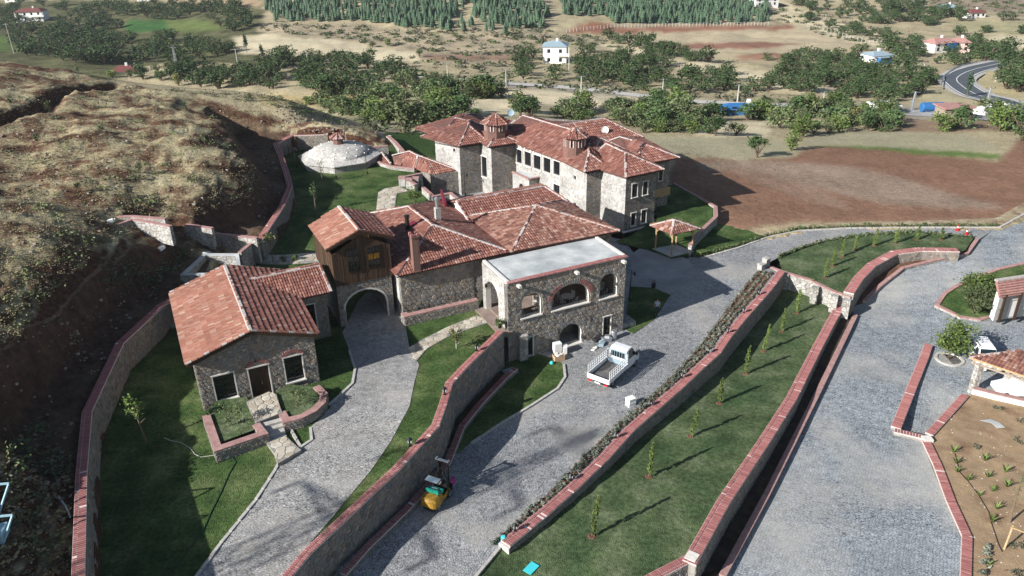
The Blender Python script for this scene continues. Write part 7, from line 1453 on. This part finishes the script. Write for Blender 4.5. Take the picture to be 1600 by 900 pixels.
def carport():
    p1, p2 = W(1519, 612, zR), W(1571, 606, zR); z0 = p1[2]; o, done = rooted('carport', 'open timber carport with red-tiled roof, lattice truss and stone pillars at the right edge', 'carport', p1)
    zt = z0 + 2.7
    for p in (p1, (p2[0], p2[1], z0)): b = MB(); b.obox((p[0], p[1], z0 + 1.2), (.25, .05, 0), (-.05, .25, 0), (0, 0, 1.5)); b.build('pillar', M['stone_low'], o)
    d = np.array(W(1680, 622, zt)) - np.array(W(1518, 566, zt)); d = d / np.linalg.norm(d); a = np.array(W(1518, 566, zt)); n = np.array((.16, 1., 0)); Ln = 9.
    b = MB(); b.bar(a, a + d * Ln, .14, .14); b.build('lower_beam', M['greywood'], o); b = MB(); b.bar(a + (0, 0, .75), a + d * Ln + (0, 0, .75), .14, .14); b.build('upper_beam', M['greywood'], o)
    for i in range(9):
        s = a + d * i + (0, 0, .05)
        for q, r_ in ((s, s + d * .95 + (0, 0, .65)), (s + (0, 0, .65), s + d * .95)): b = MB(); b.bar(q, r_, .07, .1); b.build('lattice_bar', M['greywood'], o)
    E0, E1, R1, R0 = [np.array(W(x_, y_, zt + dz)) for x_, y_, dz in ((1515, 558, .85), (1680, 615, .85), (1720, 560, 2.0), (1596, 549, 1.35))]
    roof(o, [[tuple(E0), tuple(E1), tuple(R1), tuple(R0)]], [(tuple(E0), tuple(R0))], 'tile_old', tw=.28, tl=.5); b = MB(); b.bar(E0 - (0, 0, .05), E1 - (0, 0, .05), .05, .16); b.build('fascia', M['pole'], o)
    for q in (a + n * 4.2 + d * 6.5,): b = MB(); b.obox((q[0], q[1], z0 + 1.3), (.2, 0, 0), (0, .2, 0), (0, 0, 1.9)); b.build('pillar', M['stone_low'], o)
    done()
    b_ = W(1563, 462, -.5)
    zg_ = -1.6; z = zg_ + 3.0; A, B, Cc, D = W(1561, 463, z), W(1680, 446, z), W(1655, 425, z + .9), W(1556, 440, z + .9); o, done = rooted('pink_roof_house', 'white garden house with faded pink roof and dark posts at the right edge', 'house', (A[0], A[1], zg_))
    b = MB(); b.faces([A, B, Cc, D] + [(p[0], p[1], p[2] - .18) for p in (A, B, Cc, D)], [(0, 1, 2, 3), (7, 6, 5, 4), (0, 4, 5, 1), (1, 5, 6, 2), (2, 6, 7, 3), (3, 7, 4, 0)]); r = b.build('roof', M['pinkroof'], o)
    for i in range(6): b = MB(); t0 = (i + .5) / 6; l_ = [np.array(A) * (1 - t0) + np.array(D) * t0, np.array(B) * (1 - t0) + np.array(Cc) * t0]; b.bar(l_[0] + (0, 0, .03), l_[1] + (0, 0, .03), .35, .05); b.build('roof_sheet', M['pinkroof'], r)
    b = MB(); b.bar(np.array(D) + (0, 0, .12), np.array(Cc) + (0, 0, .12), .4, .16); b.build('ridge', M['cap'], r)
    f = lambda u_, v_: np.array(A) * (1 - u_) * (1 - v_) + np.array(B) * u_ * (1 - v_) + np.array(Cc) * u_ * v_ + np.array(D) * (1 - u_) * v_
    q = [f(.05, .35), f(.97, .35), f(.97, .95), f(.05, .95)]; facade(o, q[0], q[1], zg_, z, [dict(s0=1.5, s1=2.4, h0=zg_ + .2, h1=zg_ + 2.1, kind='door'), dict(s0=3.2, s1=4.4, h0=zg_ + 1, h1=zg_ + 2.1)], mt=M['plaster'], depth=.2); b = MB(); b.prism([tuple(p[:2]) for p in q], zg_, z - .2); b.build('wall', M['plaster'], o)
    for u_ in (.1, .3, .55): s = f(u_, .06); b = MB(); b.box(s[0] - .1, s[0] + .1, s[1] - .1, s[1] + .1, zg_, z); b.build('post', M['door'], o)
    done()
carport()
# ------------------------------------------------------------------ lamps
def street_lamp(px, py, z, h, lb):
    p = W(px, py, z); t = thing('street_lamp', lb, 'lamp', p); b = MB(); b.tube([(0, 0, 0), (0, 0, .35), (0, 0, .4), (0, 0, h)], [.1, .08, .045, .035], 8); b.tube([(0, 0, h - .35), (.22, 0, h - .15), (.34, 0, h - .2)], .02, 5); b.build('pole', M['iron'], t)
    b = MB(); b.lathe([(.03, -.42), (.1, -.36), (.13, -.14), (.05, -.06), (.01, 0)], (.34, 0, h - .18), 6); b.build('lantern', M['iron'], t)
for a in ((525, 311, 3, 3.3, 'black street lamp in the middle of the upper garden lawn'), (574, 272, 3, 3.3, 'black street lamp beside the domed bath'), (463, 262, 3, 3.0, 'black street lamp in the shade at the bend of the boundary wall'), (727, 306, 0, 3.3, 'black street lamp against the dark wall of the mansion courtyard'),
          (984, 470, 0, 3.4, 'black street lamp at the right corner of the terrace building'), (640, 222, 0, 3.2, 'black street lamp on the green lawn behind the annex'), (1017, 372, 0, 2.6, 'lamp post on the shaded lawn before the mansion corner')): street_lamp(*a)
lm = MB(); lm.box(-.09, .09, -.09, .09, 0, .06); lm.tube([(0, 0, .05), (0, 0, .22)], .03, 6); lme = lm.mesh('lamp_foot', M['iron']); lm = MB(); lm.lathe([(.05, .2), (.13, .26), (.15, .48), (.17, .5), (.06, .62), (.01, .66)], (0, 0, 0), 6, ph=.3); lmh = lm.mesh('lamp_head', [M['iron']]); lm = MB(); lm.lathe([(.10, .28), (.155, .3), (.165, .46), (.12, .47)], (0, 0, 0), 4, ph=.8); lmg = lm.mesh('lamp_glass', M['lampglass'])
for k, (x, y) in enumerate([(805, 830), (892, 751), (962, 685), (1015, 635), (1066, 591), (1107, 552), (1137, 521), (1162, 489), (1186, 461)]):
    t = thing('wall_lamp', 'small black lantern on the long brick-topped wall, %s from the camera' % ['nearest', 'second', 'third', 'fourth', 'fifth', 'sixth', 'seventh', 'eighth', 'farthest'][k], 'lamp', W(x, y, .38), group='lanterns on the long brick-topped wall')
    for m_, n_ in ((lme, 'foot'), (lmh, 'lamp_head'), (lmg, 'lamp_glass')): inst(n_, m_, (0, 0, 0), parent=t)
for k, (x, y) in enumerate([(641, 697), (695, 617), (745, 549)]):
    t = thing('wall_lamp', '%s of three black lanterns on the tall retaining wall' % ['nearest', 'middle', 'farthest'][k], 'lamp', W(x, y, lambda a, b: zD(a, b) + .45), group='lanterns on the retaining wall')
    for m_, n_ in ((lme, 'foot'), (lmh, 'lamp_head'), (lmg, 'lamp_glass')): inst(n_, m_, (0, 0, 0), parent=t, sc=1.15)
# ------------------------------------------------------------------ small things about the yard
def simple(name, label, cat, bm, mt, loc, rz=0): o = bm.build(name, mt); o.location = loc; o.rotation_euler.z = rz; return tag(o, label, cat)
t = thing('cardboard_box', 'open cardboard box of odds and ends by the lower arched door', 'box', W(873, 562, 0), .35); b = MB(); b.box(-.48, .48, -.34, .34, 0, .03)
for q in ((-.48, .48, -.34, -.31), (-.48, .48, .31, .34), (-.48, -.45, -.34, .34), (.45, .48, -.34, .34)): b.box(*q, 0, .52)
b.build('carton', M['card'], t); b = MB(); b.obox((.05, 0, .45), (.3, .1, 0), (-.1, .18, 0), (0, 0, .1)); b.obox((-.2, .1, .5), (.12, 0, .05), (0, .1, 0), (0, 0, .12)); b.build('wrapped_contents', M['trim'], t)
t = thing('white_cabinet', 'tall white appliance standing behind the cardboard box', 'appliance', W(874, 556, 0), .35); b = MB(); b.box(-.4, .3, .12, .62, 0, 1.15); b.build('cabinet', M['white'], t); b = MB(); b.box(-.38, .28, .1, .12, .2, 1.12); b.build('cabinet_door', M['plaster'], t); b = MB(); b.box(.24, .27, .07, .1, .6, .9); b.build('handle', M['steel'], t)
b = MB(); b.box(-.14, .2, -.14, .14, 0, .75); b.box(-.1, .25, -.1, .2, .75, .9); simple('white_jug', 'small white container beside the white appliance', 'container', b, M['plaster'], W(882, 553, 0), .2)
b = MB(); b.lathe([(.02, 0), (.16, .06), (.18, .16), (.1, .28), (.01, .3)], (0, 0, 0), 12); simple('turquoise_ball', 'small turquoise ball on the lawn edge by the cardboard box', 'ball', b, M['turq'], W(862, 569, 0))
t = thing('white_boxes', 'two stacked white foam boxes near the truck and the lavender bed', 'box', W(985, 633, 0), .5)
for k, z in enumerate((0, .36)): b = MB(); b.box(-.32, .32, -.26, .26, z, z + .3); b.box(-.34, .34, -.28, .28, z + .3, z + .35); b.build('foam_box', M['plaster'], t)
b = MB(); b.lathe([(.3, 0), (.32, .03), (.3, .06), (.3, .8), (.32, .84), (.3, .88), (.05, .88)], (0, 0, 0), 14); simple('metal_drum', 'grey metal drum beside the side step of the terrace building', 'drum', b, M['steel'], L(35.6, 53.2, 0))
scp = [((936, 532), (.5, .25, .3), 'black', 'black plastic crate in the scrap heap by the wall'), ((941, 538), (.45, .2, .25), 'bluegrey', 'grey metal box in the scrap heap beside the truck'), ((947, 533), (.4, .3, .4), 'steel', 'grey machine part in the scrap heap under the small window'), ((929, 546), (.28, .1, .12), 'trim', 'small pale lump on the cobbles left of the truck')]
for (x, y), (a_, b_, c_), m_, lb in scp: b = MB(); b.obox((0, 0, c_ / 2), (a_, .1, 0), (-.1, b_, 0), (.03, 0, c_ / 2)); b.obox((.1, .1, c_), (a_ * .5, -.1, .05), (.05, b_ * .5, 0), (0, 0, c_ * .4)); b.bar((-a_, 0, .1), (a_, .2, c_ * 1.3), .05); simple('scrap_item', lb, 'scrap', b, M[m_], W(x, y, 0), random.random())
t = thing('pallet', 'pale slatted pallet leaning at the foot of the retaining wall corner', 'pallet', W(797, 582, .1), .5)
for i in range(5): b = MB(); b.box(-.5, .5, -.4 + i * .19, -.28 + i * .19, .1, .14); b.build('slat', M['bluegrey'], t)
b = MB(); b.box(-.5, -.4, -.4, .5, 0, .1); b.box(.4, .5, -.4, .5, 0, .1); b.build('runner', M['bluegrey'], t)
b = MB(); b.box(-.45, .45, -.3, .3, 0, .04); o = simple('turquoise_board', 'bright turquoise board lying on the sunken lawn at the bottom', 'board', b, M['turq'], W(830, 888, lambda a, c: zL(a, c) + .03), .9)
t = thing('plant_stand', 'black pot with a dry twiggy plant on the paving near the terrace corner', 'pot', W(1021, 449, .02)); b = MB(); b.lathe([(.18, 0), (.26, .45), (.22, .45)], (0, 0, 0), 10); b.build('pot', M['black'], t); b = MB()
for i in range(9): a_ = i * .7; b.tube([(0, 0, .4), (math.cos(a_) * .25, math.sin(a_) * .25, .8 + .04 * i)], [.02, .006], 4, cap=False)
b.build('twigs', M['stem'], t)
b = MB(); b.box(-.5, .5, -.4, .4, .5, .56); [b.box(x - .03, x + .03, y - .03, y + .03, 0, .5) for x in (-.45, .45) for y in (-.35, .35)]; simple('green_table', 'small green plastic table on the lawn beside the gazebo', 'table', b, M['lawn'], W(1097, 399, .06), .4)
for k, (x, y) in enumerate(((1496, 360), (1510, 366))): b = MB(); b.lathe([(.3, 0), (.3, .05), (.16, .06), (.11, .35)], (0, 0, 0), 10); b.lathe([(.11, .35), (.08, .5)], (0, 0, 0), 10, 1); b.lathe([(.08, .5), (.03, .75)], (0, 0, 0), 10); simple('traffic_cone', ('left' if k == 0 else 'right') + ' of two red and white traffic cones on the far road', 'traffic cone', b, [M['red'], M['plaster']], W(x, y, 0))
b = MB(); b.tube([W(x, y, lambda a, c: zD(a, c) + .03) for x, y in [(256, 684), (266, 688), (284, 692), (298, 701), (305, 710), (314, 714), (330, 712), (345, 709)]], .025, 5); tag(b.build('pale_hose', M['kerb']), 'pale hose curling over the left lawn', 'hose')
b = MB(); b.tube([W(x, y, lambda a, c: zD(a, c) + .03) for x, y in [(352, 710), (362, 714), (369, 722), (364, 730), (358, 740), (345, 770), (330, 800), (318, 828), (295, 860), (262, 900)]], .03, 5); tag(b.build('dark_hose', M['hose']), 'long dark green hose running down the left lawn', 'hose')
P = T([92, 97, 103, 108, 111], [778, 785, 793, 803, 812]); b = MB(); b.tube([tuple(p + (0, 0, .15)) for p in P], .05, 6); tag(b.build('white_pipe', M['paleplastic']), 'bent white plastic pipe behind the boundary wall at lower left', 'pipe')
def skyframe():
    o, done = rooted('steel_frame', 'pale blue painted steel frame on the hillside at the lower left corner', 'frame', tuple(T(10, 820)[0])); q = T([28, 34, 2, 6, -45, -40], [792, 842, 800, 860, 800, 850])
    for k in (0, 1):
        a = q[k] + (0, 0, 1.7); c = a + np.array((-2.8, -.35, 0)); g0 = a + np.array((-.55, -1.3, -1.75)); g1 = c + np.array((-.55, -1.3, -1.75)); b = MB(); b.bar(a, c, .09); b.build('top_rail', M['bluesteel'], o); b = MB(); b.bar(a, g0, .09); b.build('leg', M['bluesteel'], o); b = MB(); b.bar(c, g1, .09); b.build('leg', M['bluesteel'], o)
    b = MB(); e = T(0, 842)[0]; b.obox(tuple(e + (0, 0, .35)), (.35, .1, 0), (-.1, .5, 0), (0, 0, .3)); b.build('tank', M['bluesteel'], o); done()
skyframe()
for (x, y), lb in (((256, 381), 'white plastic bag on the soil below the hillside walls'), ((252, 390), 'crumpled pale sheet on the soil below the hillside walls'), ((322, 346 + 52), 'white pebble-like bundle behind the cistern'), ((172, 347), 'two white sacks at the hillside wall'), ((607, 215), 'pale rubble heap at the end of the boundary wall'), ((530, 262), 'white cap on the lawn edge')):
    if y > 250 and x > 500: continue
    p = T(x, y)[0]; b = MB(); b.obox((0, 0, .12), (.28, .05, .03), (-.04, .2, 0), (0, .03, .13)); b.obox((.3, .1, .1), (.15, .05, .03), (-.04, .16, 0), (0, .03, .1)); simple('white_bundle', lb, 'bundle', b, M['plaster'], tuple(p), random.random())
# ------------------------------------------------------------------ the person on the shaded paving
def person():
    p = W(1026, 492, 0); t = thing('person', 'person in pale blue shirt and dark trousers walking on the shaded paving', 'person', p, math.radians(-110))
    def skin(name, pts, ed, rad, mt, root=0, lv=2):
        me = bpy.data.meshes.new(name); me.from_pydata(pts, ed, []); o = link(bpy.data.objects.new(name, me), t); o.data.materials.append(mt); sk = o.modifiers.new('skin', 'SKIN'); 
        for i, r in enumerate(rad): me.skin_vertices[0].data[i].radius = (r, r) if not isinstance(r, tuple) else r
        me.skin_vertices[0].data[root].use_root = True; ss_ = o.modifiers.new('sub', 'SUBSURF'); ss_.levels = lv; ss_.render_levels = lv; me.materials.append(mt) if not me.materials else None; return o
    hp = .92
    skin('person', [(0, 0, hp), (0, 0, 1.15), (0, 0, 1.4), (.02, 0, 1.5), (.04, 0, 1.57), (.05, 0, 1.68), (.03, 0, 1.77), (0, -.19, 1.42), (.03, -.24, 1.15), (.16, -.2, .93), (.22, -.19, .86), (0, .19, 1.42), (-.06, .25, 1.16), (0, .24, .92), (.03, .24, .84), (0, -.09, .88), (.12, -.1, .5), (.02, -.1, .09), (.14, -.1, .04), (0, .09, .88), (-.04, .1, .48), (-.22, .1, .12), (-.1, .1, .04)],
         [(0, 1), (1, 2), (2, 3), (3, 4), (4, 5), (5, 6), (2, 7), (7, 8), (8, 9), (9, 10), (2, 11), (11, 12), (12, 13), (13, 14), (0, 15), (15, 16), (16, 17), (17, 18), (0, 19), (19, 20), (20, 21), (21, 22)], [.13, .13, .14, .055, .06, .1, .07, .055, .042, .03, .035, .055, .042, .03, .035, .085, .055, .04, .035, .085, .055, .04, .035], M['skin'])
    skin('shirt', [(0, 0, hp - .02), (0, 0, 1.15), (0, 0, 1.41), (0, -.2, 1.43), (.02, -.24, 1.2), (0, .2, 1.43), (-.05, .26, 1.2)], [(0, 1), (1, 2), (2, 3), (3, 4), (2, 5), (5, 6)], [.16, .155, .16, .08, .07, .08, .07], M['shirt'])
    skin('trousers', [(0, 0, hp), (0, -.09, .86), (.12, -.1, .5), (.03, -.1, .13), (0, .09, .86), (-.04, .1, .48), (-.21, .1, .16)], [(0, 1), (1, 2), (2, 3), (0, 4), (4, 5), (5, 6)], [.14, .1, .075, .065, .1, .075, .065], M['trousers'])
    b = MB(); b.lathe([(.09, 1.68), (.115, 1.73), (.105, 1.79), (.06, 1.84), (.01, 1.855)], (.02, 0, 0), 12); b.build('hair', M['hair'], t, smooth=True)
person()
# ------------------------------------------------------------------ far buildings
def far_house(px, py, w_, d, h, rz, label, wall='plaster', rf='redroof', rh=1.6, storeys=2, nwin=3, cat='house', name='far_house', flat=False, balcony=False, sink=0.):
    p = T(px, py)[0] - np.array((0, 0, sink)); t = thing(name, label, cat, tuple(p), rz); b = MB(); b.box(-w_ / 2, w_ / 2, -d / 2, d / 2, -1.5, h); wl = b.build('wall', M[wall], t); ov = .5
    A = [(-w_ / 2 - ov, -d / 2 - ov, h), (w_ / 2 + ov, -d / 2 - ov, h), (w_ / 2 + ov, d / 2 + ov, h), (-w_ / 2 - ov, d / 2 + ov, h)]; b = MB(); k = w_ / 2 - min(w_, d) * .35
    if flat: b.faces(A + [(x, y, h + .25) for x, y, _ in A], [(0, 1, 2, 3)[::-1], (4, 5, 6, 7), (0, 1, 5, 4), (1, 2, 6, 5), (2, 3, 7, 6), (3, 0, 4, 7)])
    else: b.faces(A + [(-k, 0, h + rh), (k, 0, h + rh)], [(0, 1, 5, 4), (1, 2, 5), (2, 3, 4, 5), (3, 0, 4), (3, 2, 1, 0)])
    r = b.build('roof', M[rf], t)
    if not flat: b = MB(); b.box(k * .4 - .4, k * .4 + .4, -.4, .4, h + rh * .6, h + rh + .8); b.build('chimney', M['plaster'], r)
    for s_ in range(storeys):
        for i in range(nwin):
            x = -w_ / 2 + w_ * (i + .5) / nwin; z = .9 + s_ * h / storeys; q = MB(); q.box(x - .55, x + .55, -d / 2 - .04, -d / 2 + .02, z, z + 1.3); f = q.build('window', M['frame'], t); q = MB(); q.box(x - .45, x + .45, -d / 2 - .06, -d / 2 - .03, z + .1, z + 1.2); q.build('pane', M['glass'], f)
    if balcony: b = MB(); b.box(w_ * .1, w_ / 2 + 1.2, -d / 2 - 1.2, -d / 2, h * .48, h * .62); b.box(w_ / 2 + .9, w_ / 2 + 1.1, -d / 2 - 1.1, -d / 2 - .9, h * .5, h); b.build('balcony', M[wall], t)
    return t
far_house(52, 32, 15, 9, 5.2, .1, 'white villa with dull red roof among the woods at the far top left', nwin=4, balcony=True, rh=1.8)
far_house(196, 112, 8, 6, 3, .2, 'small red-roofed house behind the hill at left', storeys=1, nwin=2, sink=2.4)
far_house(868, 97, 8.5, 8, 6.2, -.15, 'white two-storey house with blue-grey roof in the middle distance', rf='bluegrey', nwin=2, balcony=True, rh=1.5)
far_house(1368, 96, 8, 7, 2.6, .3, 'low house with blue and pink roofs beside the upper track', rf='bluegrey', storeys=1, nwin=2, rh=1.1); far_house(1378, 98, 6, 5, 2.2, .3, 'blue-roofed shed in front of the low pink-roofed house', wall='blue', rf='bluegrey', storeys=1, nwin=1, flat=True, cat='shed', name='shed')
t = far_house(1464, 80, 10.5, 7, 3.6, .35, 'long white house with brown roof and blue glazed front at far right', rf='pinkroof', nwin=3)
b = MB(); b.box(.8, 5.3, -4.2, -3.5, .9, 3.4); b.build('glazed_front', M['blue'], t)
far_house(1497, 80, 6.5, 6.5, 3.8, -.25, 'pink house with red roof right of the long white house', wall='pinkwall', rf='pinkroof', nwin=2)
far_house(1521, 27, 9, 6, 2.6, .2, 'small white house far off at the top right', rf='redroof', storeys=1); far_house(1192, 9, 14, 9, 4, .2, 'blue-roofed building at the top behind the pines', rf='bluegrey', flat=True); far_house(1478, 20, 9, 6, 3, 0, 'tiny blue-roofed hut in the trees at top right', rf='bluegrey', storeys=1, nwin=1); far_house(22, 2, 9, 6, 4, .1, 'white building at the top left corner', rf='redroof', nwin=2); far_house(228, 1, 9, 6, 4, .1, 'second white building at the top left', rf='redroof', nwin=2)
t = far_house(1159, 178, 9.5, 4.5, 1.6, -.03, 'long shed with bright blue roof half hidden by trees', wall='blue', rf='blue', storeys=1, nwin=2, rh=1.0, cat='shed', name='shed'); far_house(1379, 178, 5, 4, 2.2, .1, 'small pale roofed shed beside the village lane', rf='plaster', storeys=1, nwin=1, flat=True, cat='shed', name='shed')
far_house(1487, 185, 6, 4, 2.6, .05, 'brown roofed open shed beside the blue tank', wall='greywood', rf='pinkroof', storeys=1, nwin=1, flat=True, cat='shed', name='shed')
p = T(1455, 176)[0]; t = thing('blue_tank', 'long blue cylindrical tank lying beside the village lane', 'tank', tuple(p), .02); b = MB(); b.tube([(-2.6, 0, 1.3), (-2.45, 0, 1.3), (2.45, 0, 1.3), (2.6, 0, 1.3)], [.9, 1.1, 1.1, .9], 16); b.build('barrel', M['blue'], t)
for x in (-1.6, 1.6): b = MB(); b.box(x - .2, x + .2, -.8, .8, -.3, .5); b.build('cradle', M['steel'], t)
p = T(1546, 176)[0]; b = MB(); V = [(x, math.cos(a) * 2.2, math.sin(a) * 1.9) for x in (-5, 5) for a in np.linspace(0, PI, 9)]; b.faces(V, [(i, i + 1, i + 10, i + 9) for i in range(8)] + [tuple(range(9)), tuple(range(17, 8, -1))]); simple('polytunnel', 'white plastic greenhouse tunnel beside the highway', 'greenhouse', b, M['plaster'], tuple(p), .5)
for x, y, lb in ((1498, 174, 'left white car parked by the far greenhouse'), (1510, 175, 'right white car parked by the far greenhouse')): b = MB(); b.box(-2, 2, -.8, .8, .3, .9); b.box(-1.2, 1.1, -.7, .7, .9, 1.4); simple('distant_car', lb, 'car', b, M['white'], tuple(T(x, y)[0]), .1)
# poles and pylons
def pole(px, py, top, lb, lattice=False):
    p = T(px, py)[0]; lo, hi = 0, 40
    for _ in range(30): m_ = (lo + hi) / 2; lo, hi = (m_, hi) if proj((p[0], p[1], p[2] + m_))[0, 1] > top else (lo, m_)
    h = lo; t = thing('utility_pole', lb, 'pole', tuple(p), group=None)
    if lattice:
        b = MB(); w0, w1 = h * .07, h * .02
        for sx in (-1, 1):
            for sy in (-1, 1): b.bar((sx * w0, sy * w0, -.5), (sx * w1, sy * w1, h), .12)
        for i in range(7):
            z0, z1 = h * i / 7, h * (i + 1) / 7; a0, a1 = w0 + (w1 - w0) * i / 7, w0 + (w1 - w0) * (i + 1) / 7
            for sx in (-1, 1): b.bar((sx * a0, -a0, z0), (-sx * a1, -a1, z1), .07); b.bar((sx * a0, a0, z0), (-sx * a1, a1, z1), .07)
        b.build('lattice_mast', M['steel'], t)
    else: b = MB(); b.tube([(0, 0, -.5), (0, 0, h)], [.2, .12], 6); b.build('mast', M['kerb'], t)
    b = MB(); b.bar((-1.1, 0, h * .96), (1.1, 0, h * .96), .12); b.build('crossarm', M['steel'], t)
    for x in (-1, 0, 1): b = MB(); b.tube([(x, 0, h * .96), (x, 0, h * .96 + .4)], .07, 5); b.build('insulator', M['frame'], t)
    return p + np.array((0, 0, h * .98))
tops = [pole(x, y, yt, 'utility pole ' + lb) for x, y, yt, lb in ((22, 84, 36, 'at the far left beside the woods'), (372, 104, 76, 'right of the two dark cypresses'), (482, 106, 84, 'below the pale field at left'), (594, 112, 96, 'in the belt of trees left of the track'), (700, 128, 98, 'beside the pale valley track'), (791, 138, 108, 'above the left roofs of the mansion'), (908, 146, 119, 'above the mansion ridge'), (1035, 150, 123, 'left of the blue shed'), (1152, 160, 132, 'rising behind the blue shed'), (1285, 167, 143, 'right of the blue shed among orchards'))]
for a in ((889, 109, 90, 'in front of the white house'), (1443, 110, 98, 'left of the highway bend'), (1508, 97, 86, 'in the woods below the pink house'), (1555, 128, 118, 'inside the highway bend')): pole(a[0], a[1], a[2], 'utility pole ' + a[3])
for a in ((1425, 172, 143, 'steel lattice pylon left of the blue tank'), (1541, 168, 137, 'steel lattice pylon beside the highway'), (276, 104, 73, 'steel lattice pylon beyond the hill'), (1290, 30, 22, 'small far pylon at top right')): pole(*a, lattice=True)
wb = []
for i in range(4, 9):
    a, c = tops[i], tops[i + 1]; b = MB()
    for dx in (-.9, .9): b.tube([tuple(a * (1 - s) + c * s + np.array((dx, 0, -1.6 * 4 * s * (1 - s)))) for s in np.linspace(0, 1, 8)], .03, 3, cap=False)
    tag(b.build('power_line', M['frame']), 'pair of thin power lines between %s poles of the valley track' % ['the first two', 'the second and third', 'the third and fourth', 'the fourth and fifth', 'the last two'][i - 4], 'power line')
# timber fence along the red strip at the foot of the pines
P = T(np.linspace(885, 1200, 60), np.interp(np.linspace(885, 1200, 60), [885, 960, 1200], [51, 43, 40])); b = MB()
t = thing('field_fence', 'long pale fence under the pine forest along the red strip', 'fence', tuple(P[0])); inv = Matrix.Translation(-Vector(P[0]))
for p in P: b = MB(); b.box(p[0] - .12, p[0] + .12, p[1] - .12, p[1] + .12, p[2] - .3, p[2] + 1.8); q = b.build('fence_post', M['kerb'], t); q.matrix_parent_inverse = inv
b = MB(); b.tube([tuple(p + (0, 0, 1.5)) for p in P], .05, 3); q = b.build('fence_rail', M['kerb'], t); q.matrix_parent_inverse = inv
for pts_, lb in (([(1262, 40), (1350, 68), (1400, 68)], 'fence running down the dry slope right of the pines'),):
    Q = T(*zip(*[(x, np.interp(x, [a[0] for a in pts_], [a[1] for a in pts_])) for x in np.linspace(1262, 1400, 24)])); t = thing('field_fence', lb, 'fence', tuple(Q[0])); inv = Matrix.Translation(-Vector(Q[0]))
    for p in Q: b = MB(); b.box(p[0] - .1, p[0] + .1, p[1] - .1, p[1] + .1, p[2] - .3, p[2] + 1.6); q = b.build('fence_post', M['kerb'], t); q.matrix_parent_inverse = inv
# guard rail of the highway
P = T([1468, 1475, 1490, 1515, 1545, 1570], [140, 122, 110, 103, 100, 97]); t = thing('guard_rail', 'steel guard rail round the outside of the highway bend', 'guard rail', tuple(P[0])); inv = Matrix.Translation(-Vector(P[0])); b = MB(); b.tube([tuple(p + (0, 0, .9)) for p in P], .2, 4); q = b.build('rail', M['steel'], t); q.matrix_parent_inverse = inv
for p in P: b = MB(); b.box(p[0] - .1, p[0] + .1, p[1] - .1, p[1] + .1, p[2] - .3, p[2] + .9); q = b.build('post', M['steel'], t); q.matrix_parent_inverse = inv

def pylon():  # unseen mast, assumed and added to cast the shadows on the drive
    P0 = np.array(W(500, 815, 2.6)[:2]); sd_ = np.array((math.cos(SUN_AZ), math.sin(SUN_AZ))); g = P0 - sd_ * 44; z0 = float(zG_(np.array([g[0]]), np.array([g[1]]))[0])
    t = thing('assumed_pylon', 'steel lattice pylon on the hill outside the frame whose shadow crosses the cobbled drive', 'pylon', (g[0], g[1], z0)); H_ = 34.5 - z0; b = MB(); n_ = 9
    wd = lambda h: 1.1 - .8 * h / H_
    for sx in (-1, 1):
        for sy in (-1, 1): b.bar((sx * 1.1, sy * 1.1, -.5), (sx * .3, sy * .3, H_), .11)
    for i in range(n_):
        z_, z1_ = H_ * i / n_, H_ * (i + 1) / n_; a, c = wd(z_), wd(z1_)
        for s_ in (-1, 1): b.bar((-a, s_ * a, z_), (c, s_ * c, z1_), .05); b.bar((a, s_ * a, z_), (-c, s_ * c, z1_), .05); b.bar((s_ * a, -a, z_), (s_ * c, c, z1_), .05); b.bar((s_ * a, a, z_), (s_ * c, -c, z1_), .05)
    b.build('lattice_mast', M['steel'], t)
    for k, (z_, ln) in enumerate(((25.8 - z0, 4.2), (29.5 - z0, 3.4), (33 - z0, 2.6))):
        b = MB(); cx, cy = -math.sin(SUN_AZ), math.cos(SUN_AZ)
        for s_ in (-1, 1): b.bar((0, 0, z_ + .7), (cx * s_ * ln, cy * s_ * ln, z_), .14); b.bar((0, 0, z_ - .1), (cx * s_ * ln, cy * s_ * ln, z_), .14); b.bar((cx * s_ * ln, cy * s_ * ln, z_), (cx * s_ * ln, cy * s_ * ln, z_ - 1.1), .18)
        b.build('crossarm', M['steel'], t)
pylon()

# ------------------------------------------------------------------ the air of the valley
hz = MB(); hz.box(-1400, 1400, -90, 1000, -34, 40); hm = bpy.data.materials.new('valley_haze'); hm.use_nodes = True; ht = hm.node_tree; ht.nodes.clear()
ho = ht.nodes.new('ShaderNodeOutputMaterial'); hv = ht.nodes.new('ShaderNodeVolumePrincipled'); hv.inputs['Density'].default_value = .00012; hv.inputs['Color'].default_value = (.82, .88, .95, 1); hv.inputs['Anisotropy'].default_value = .2
ht.links.new(hv.outputs[0], ho.inputs['Volume']); h_ = hz.build('haze', hm, kind='stuff'); h_['label'] = 'thin pale haze over the valley'
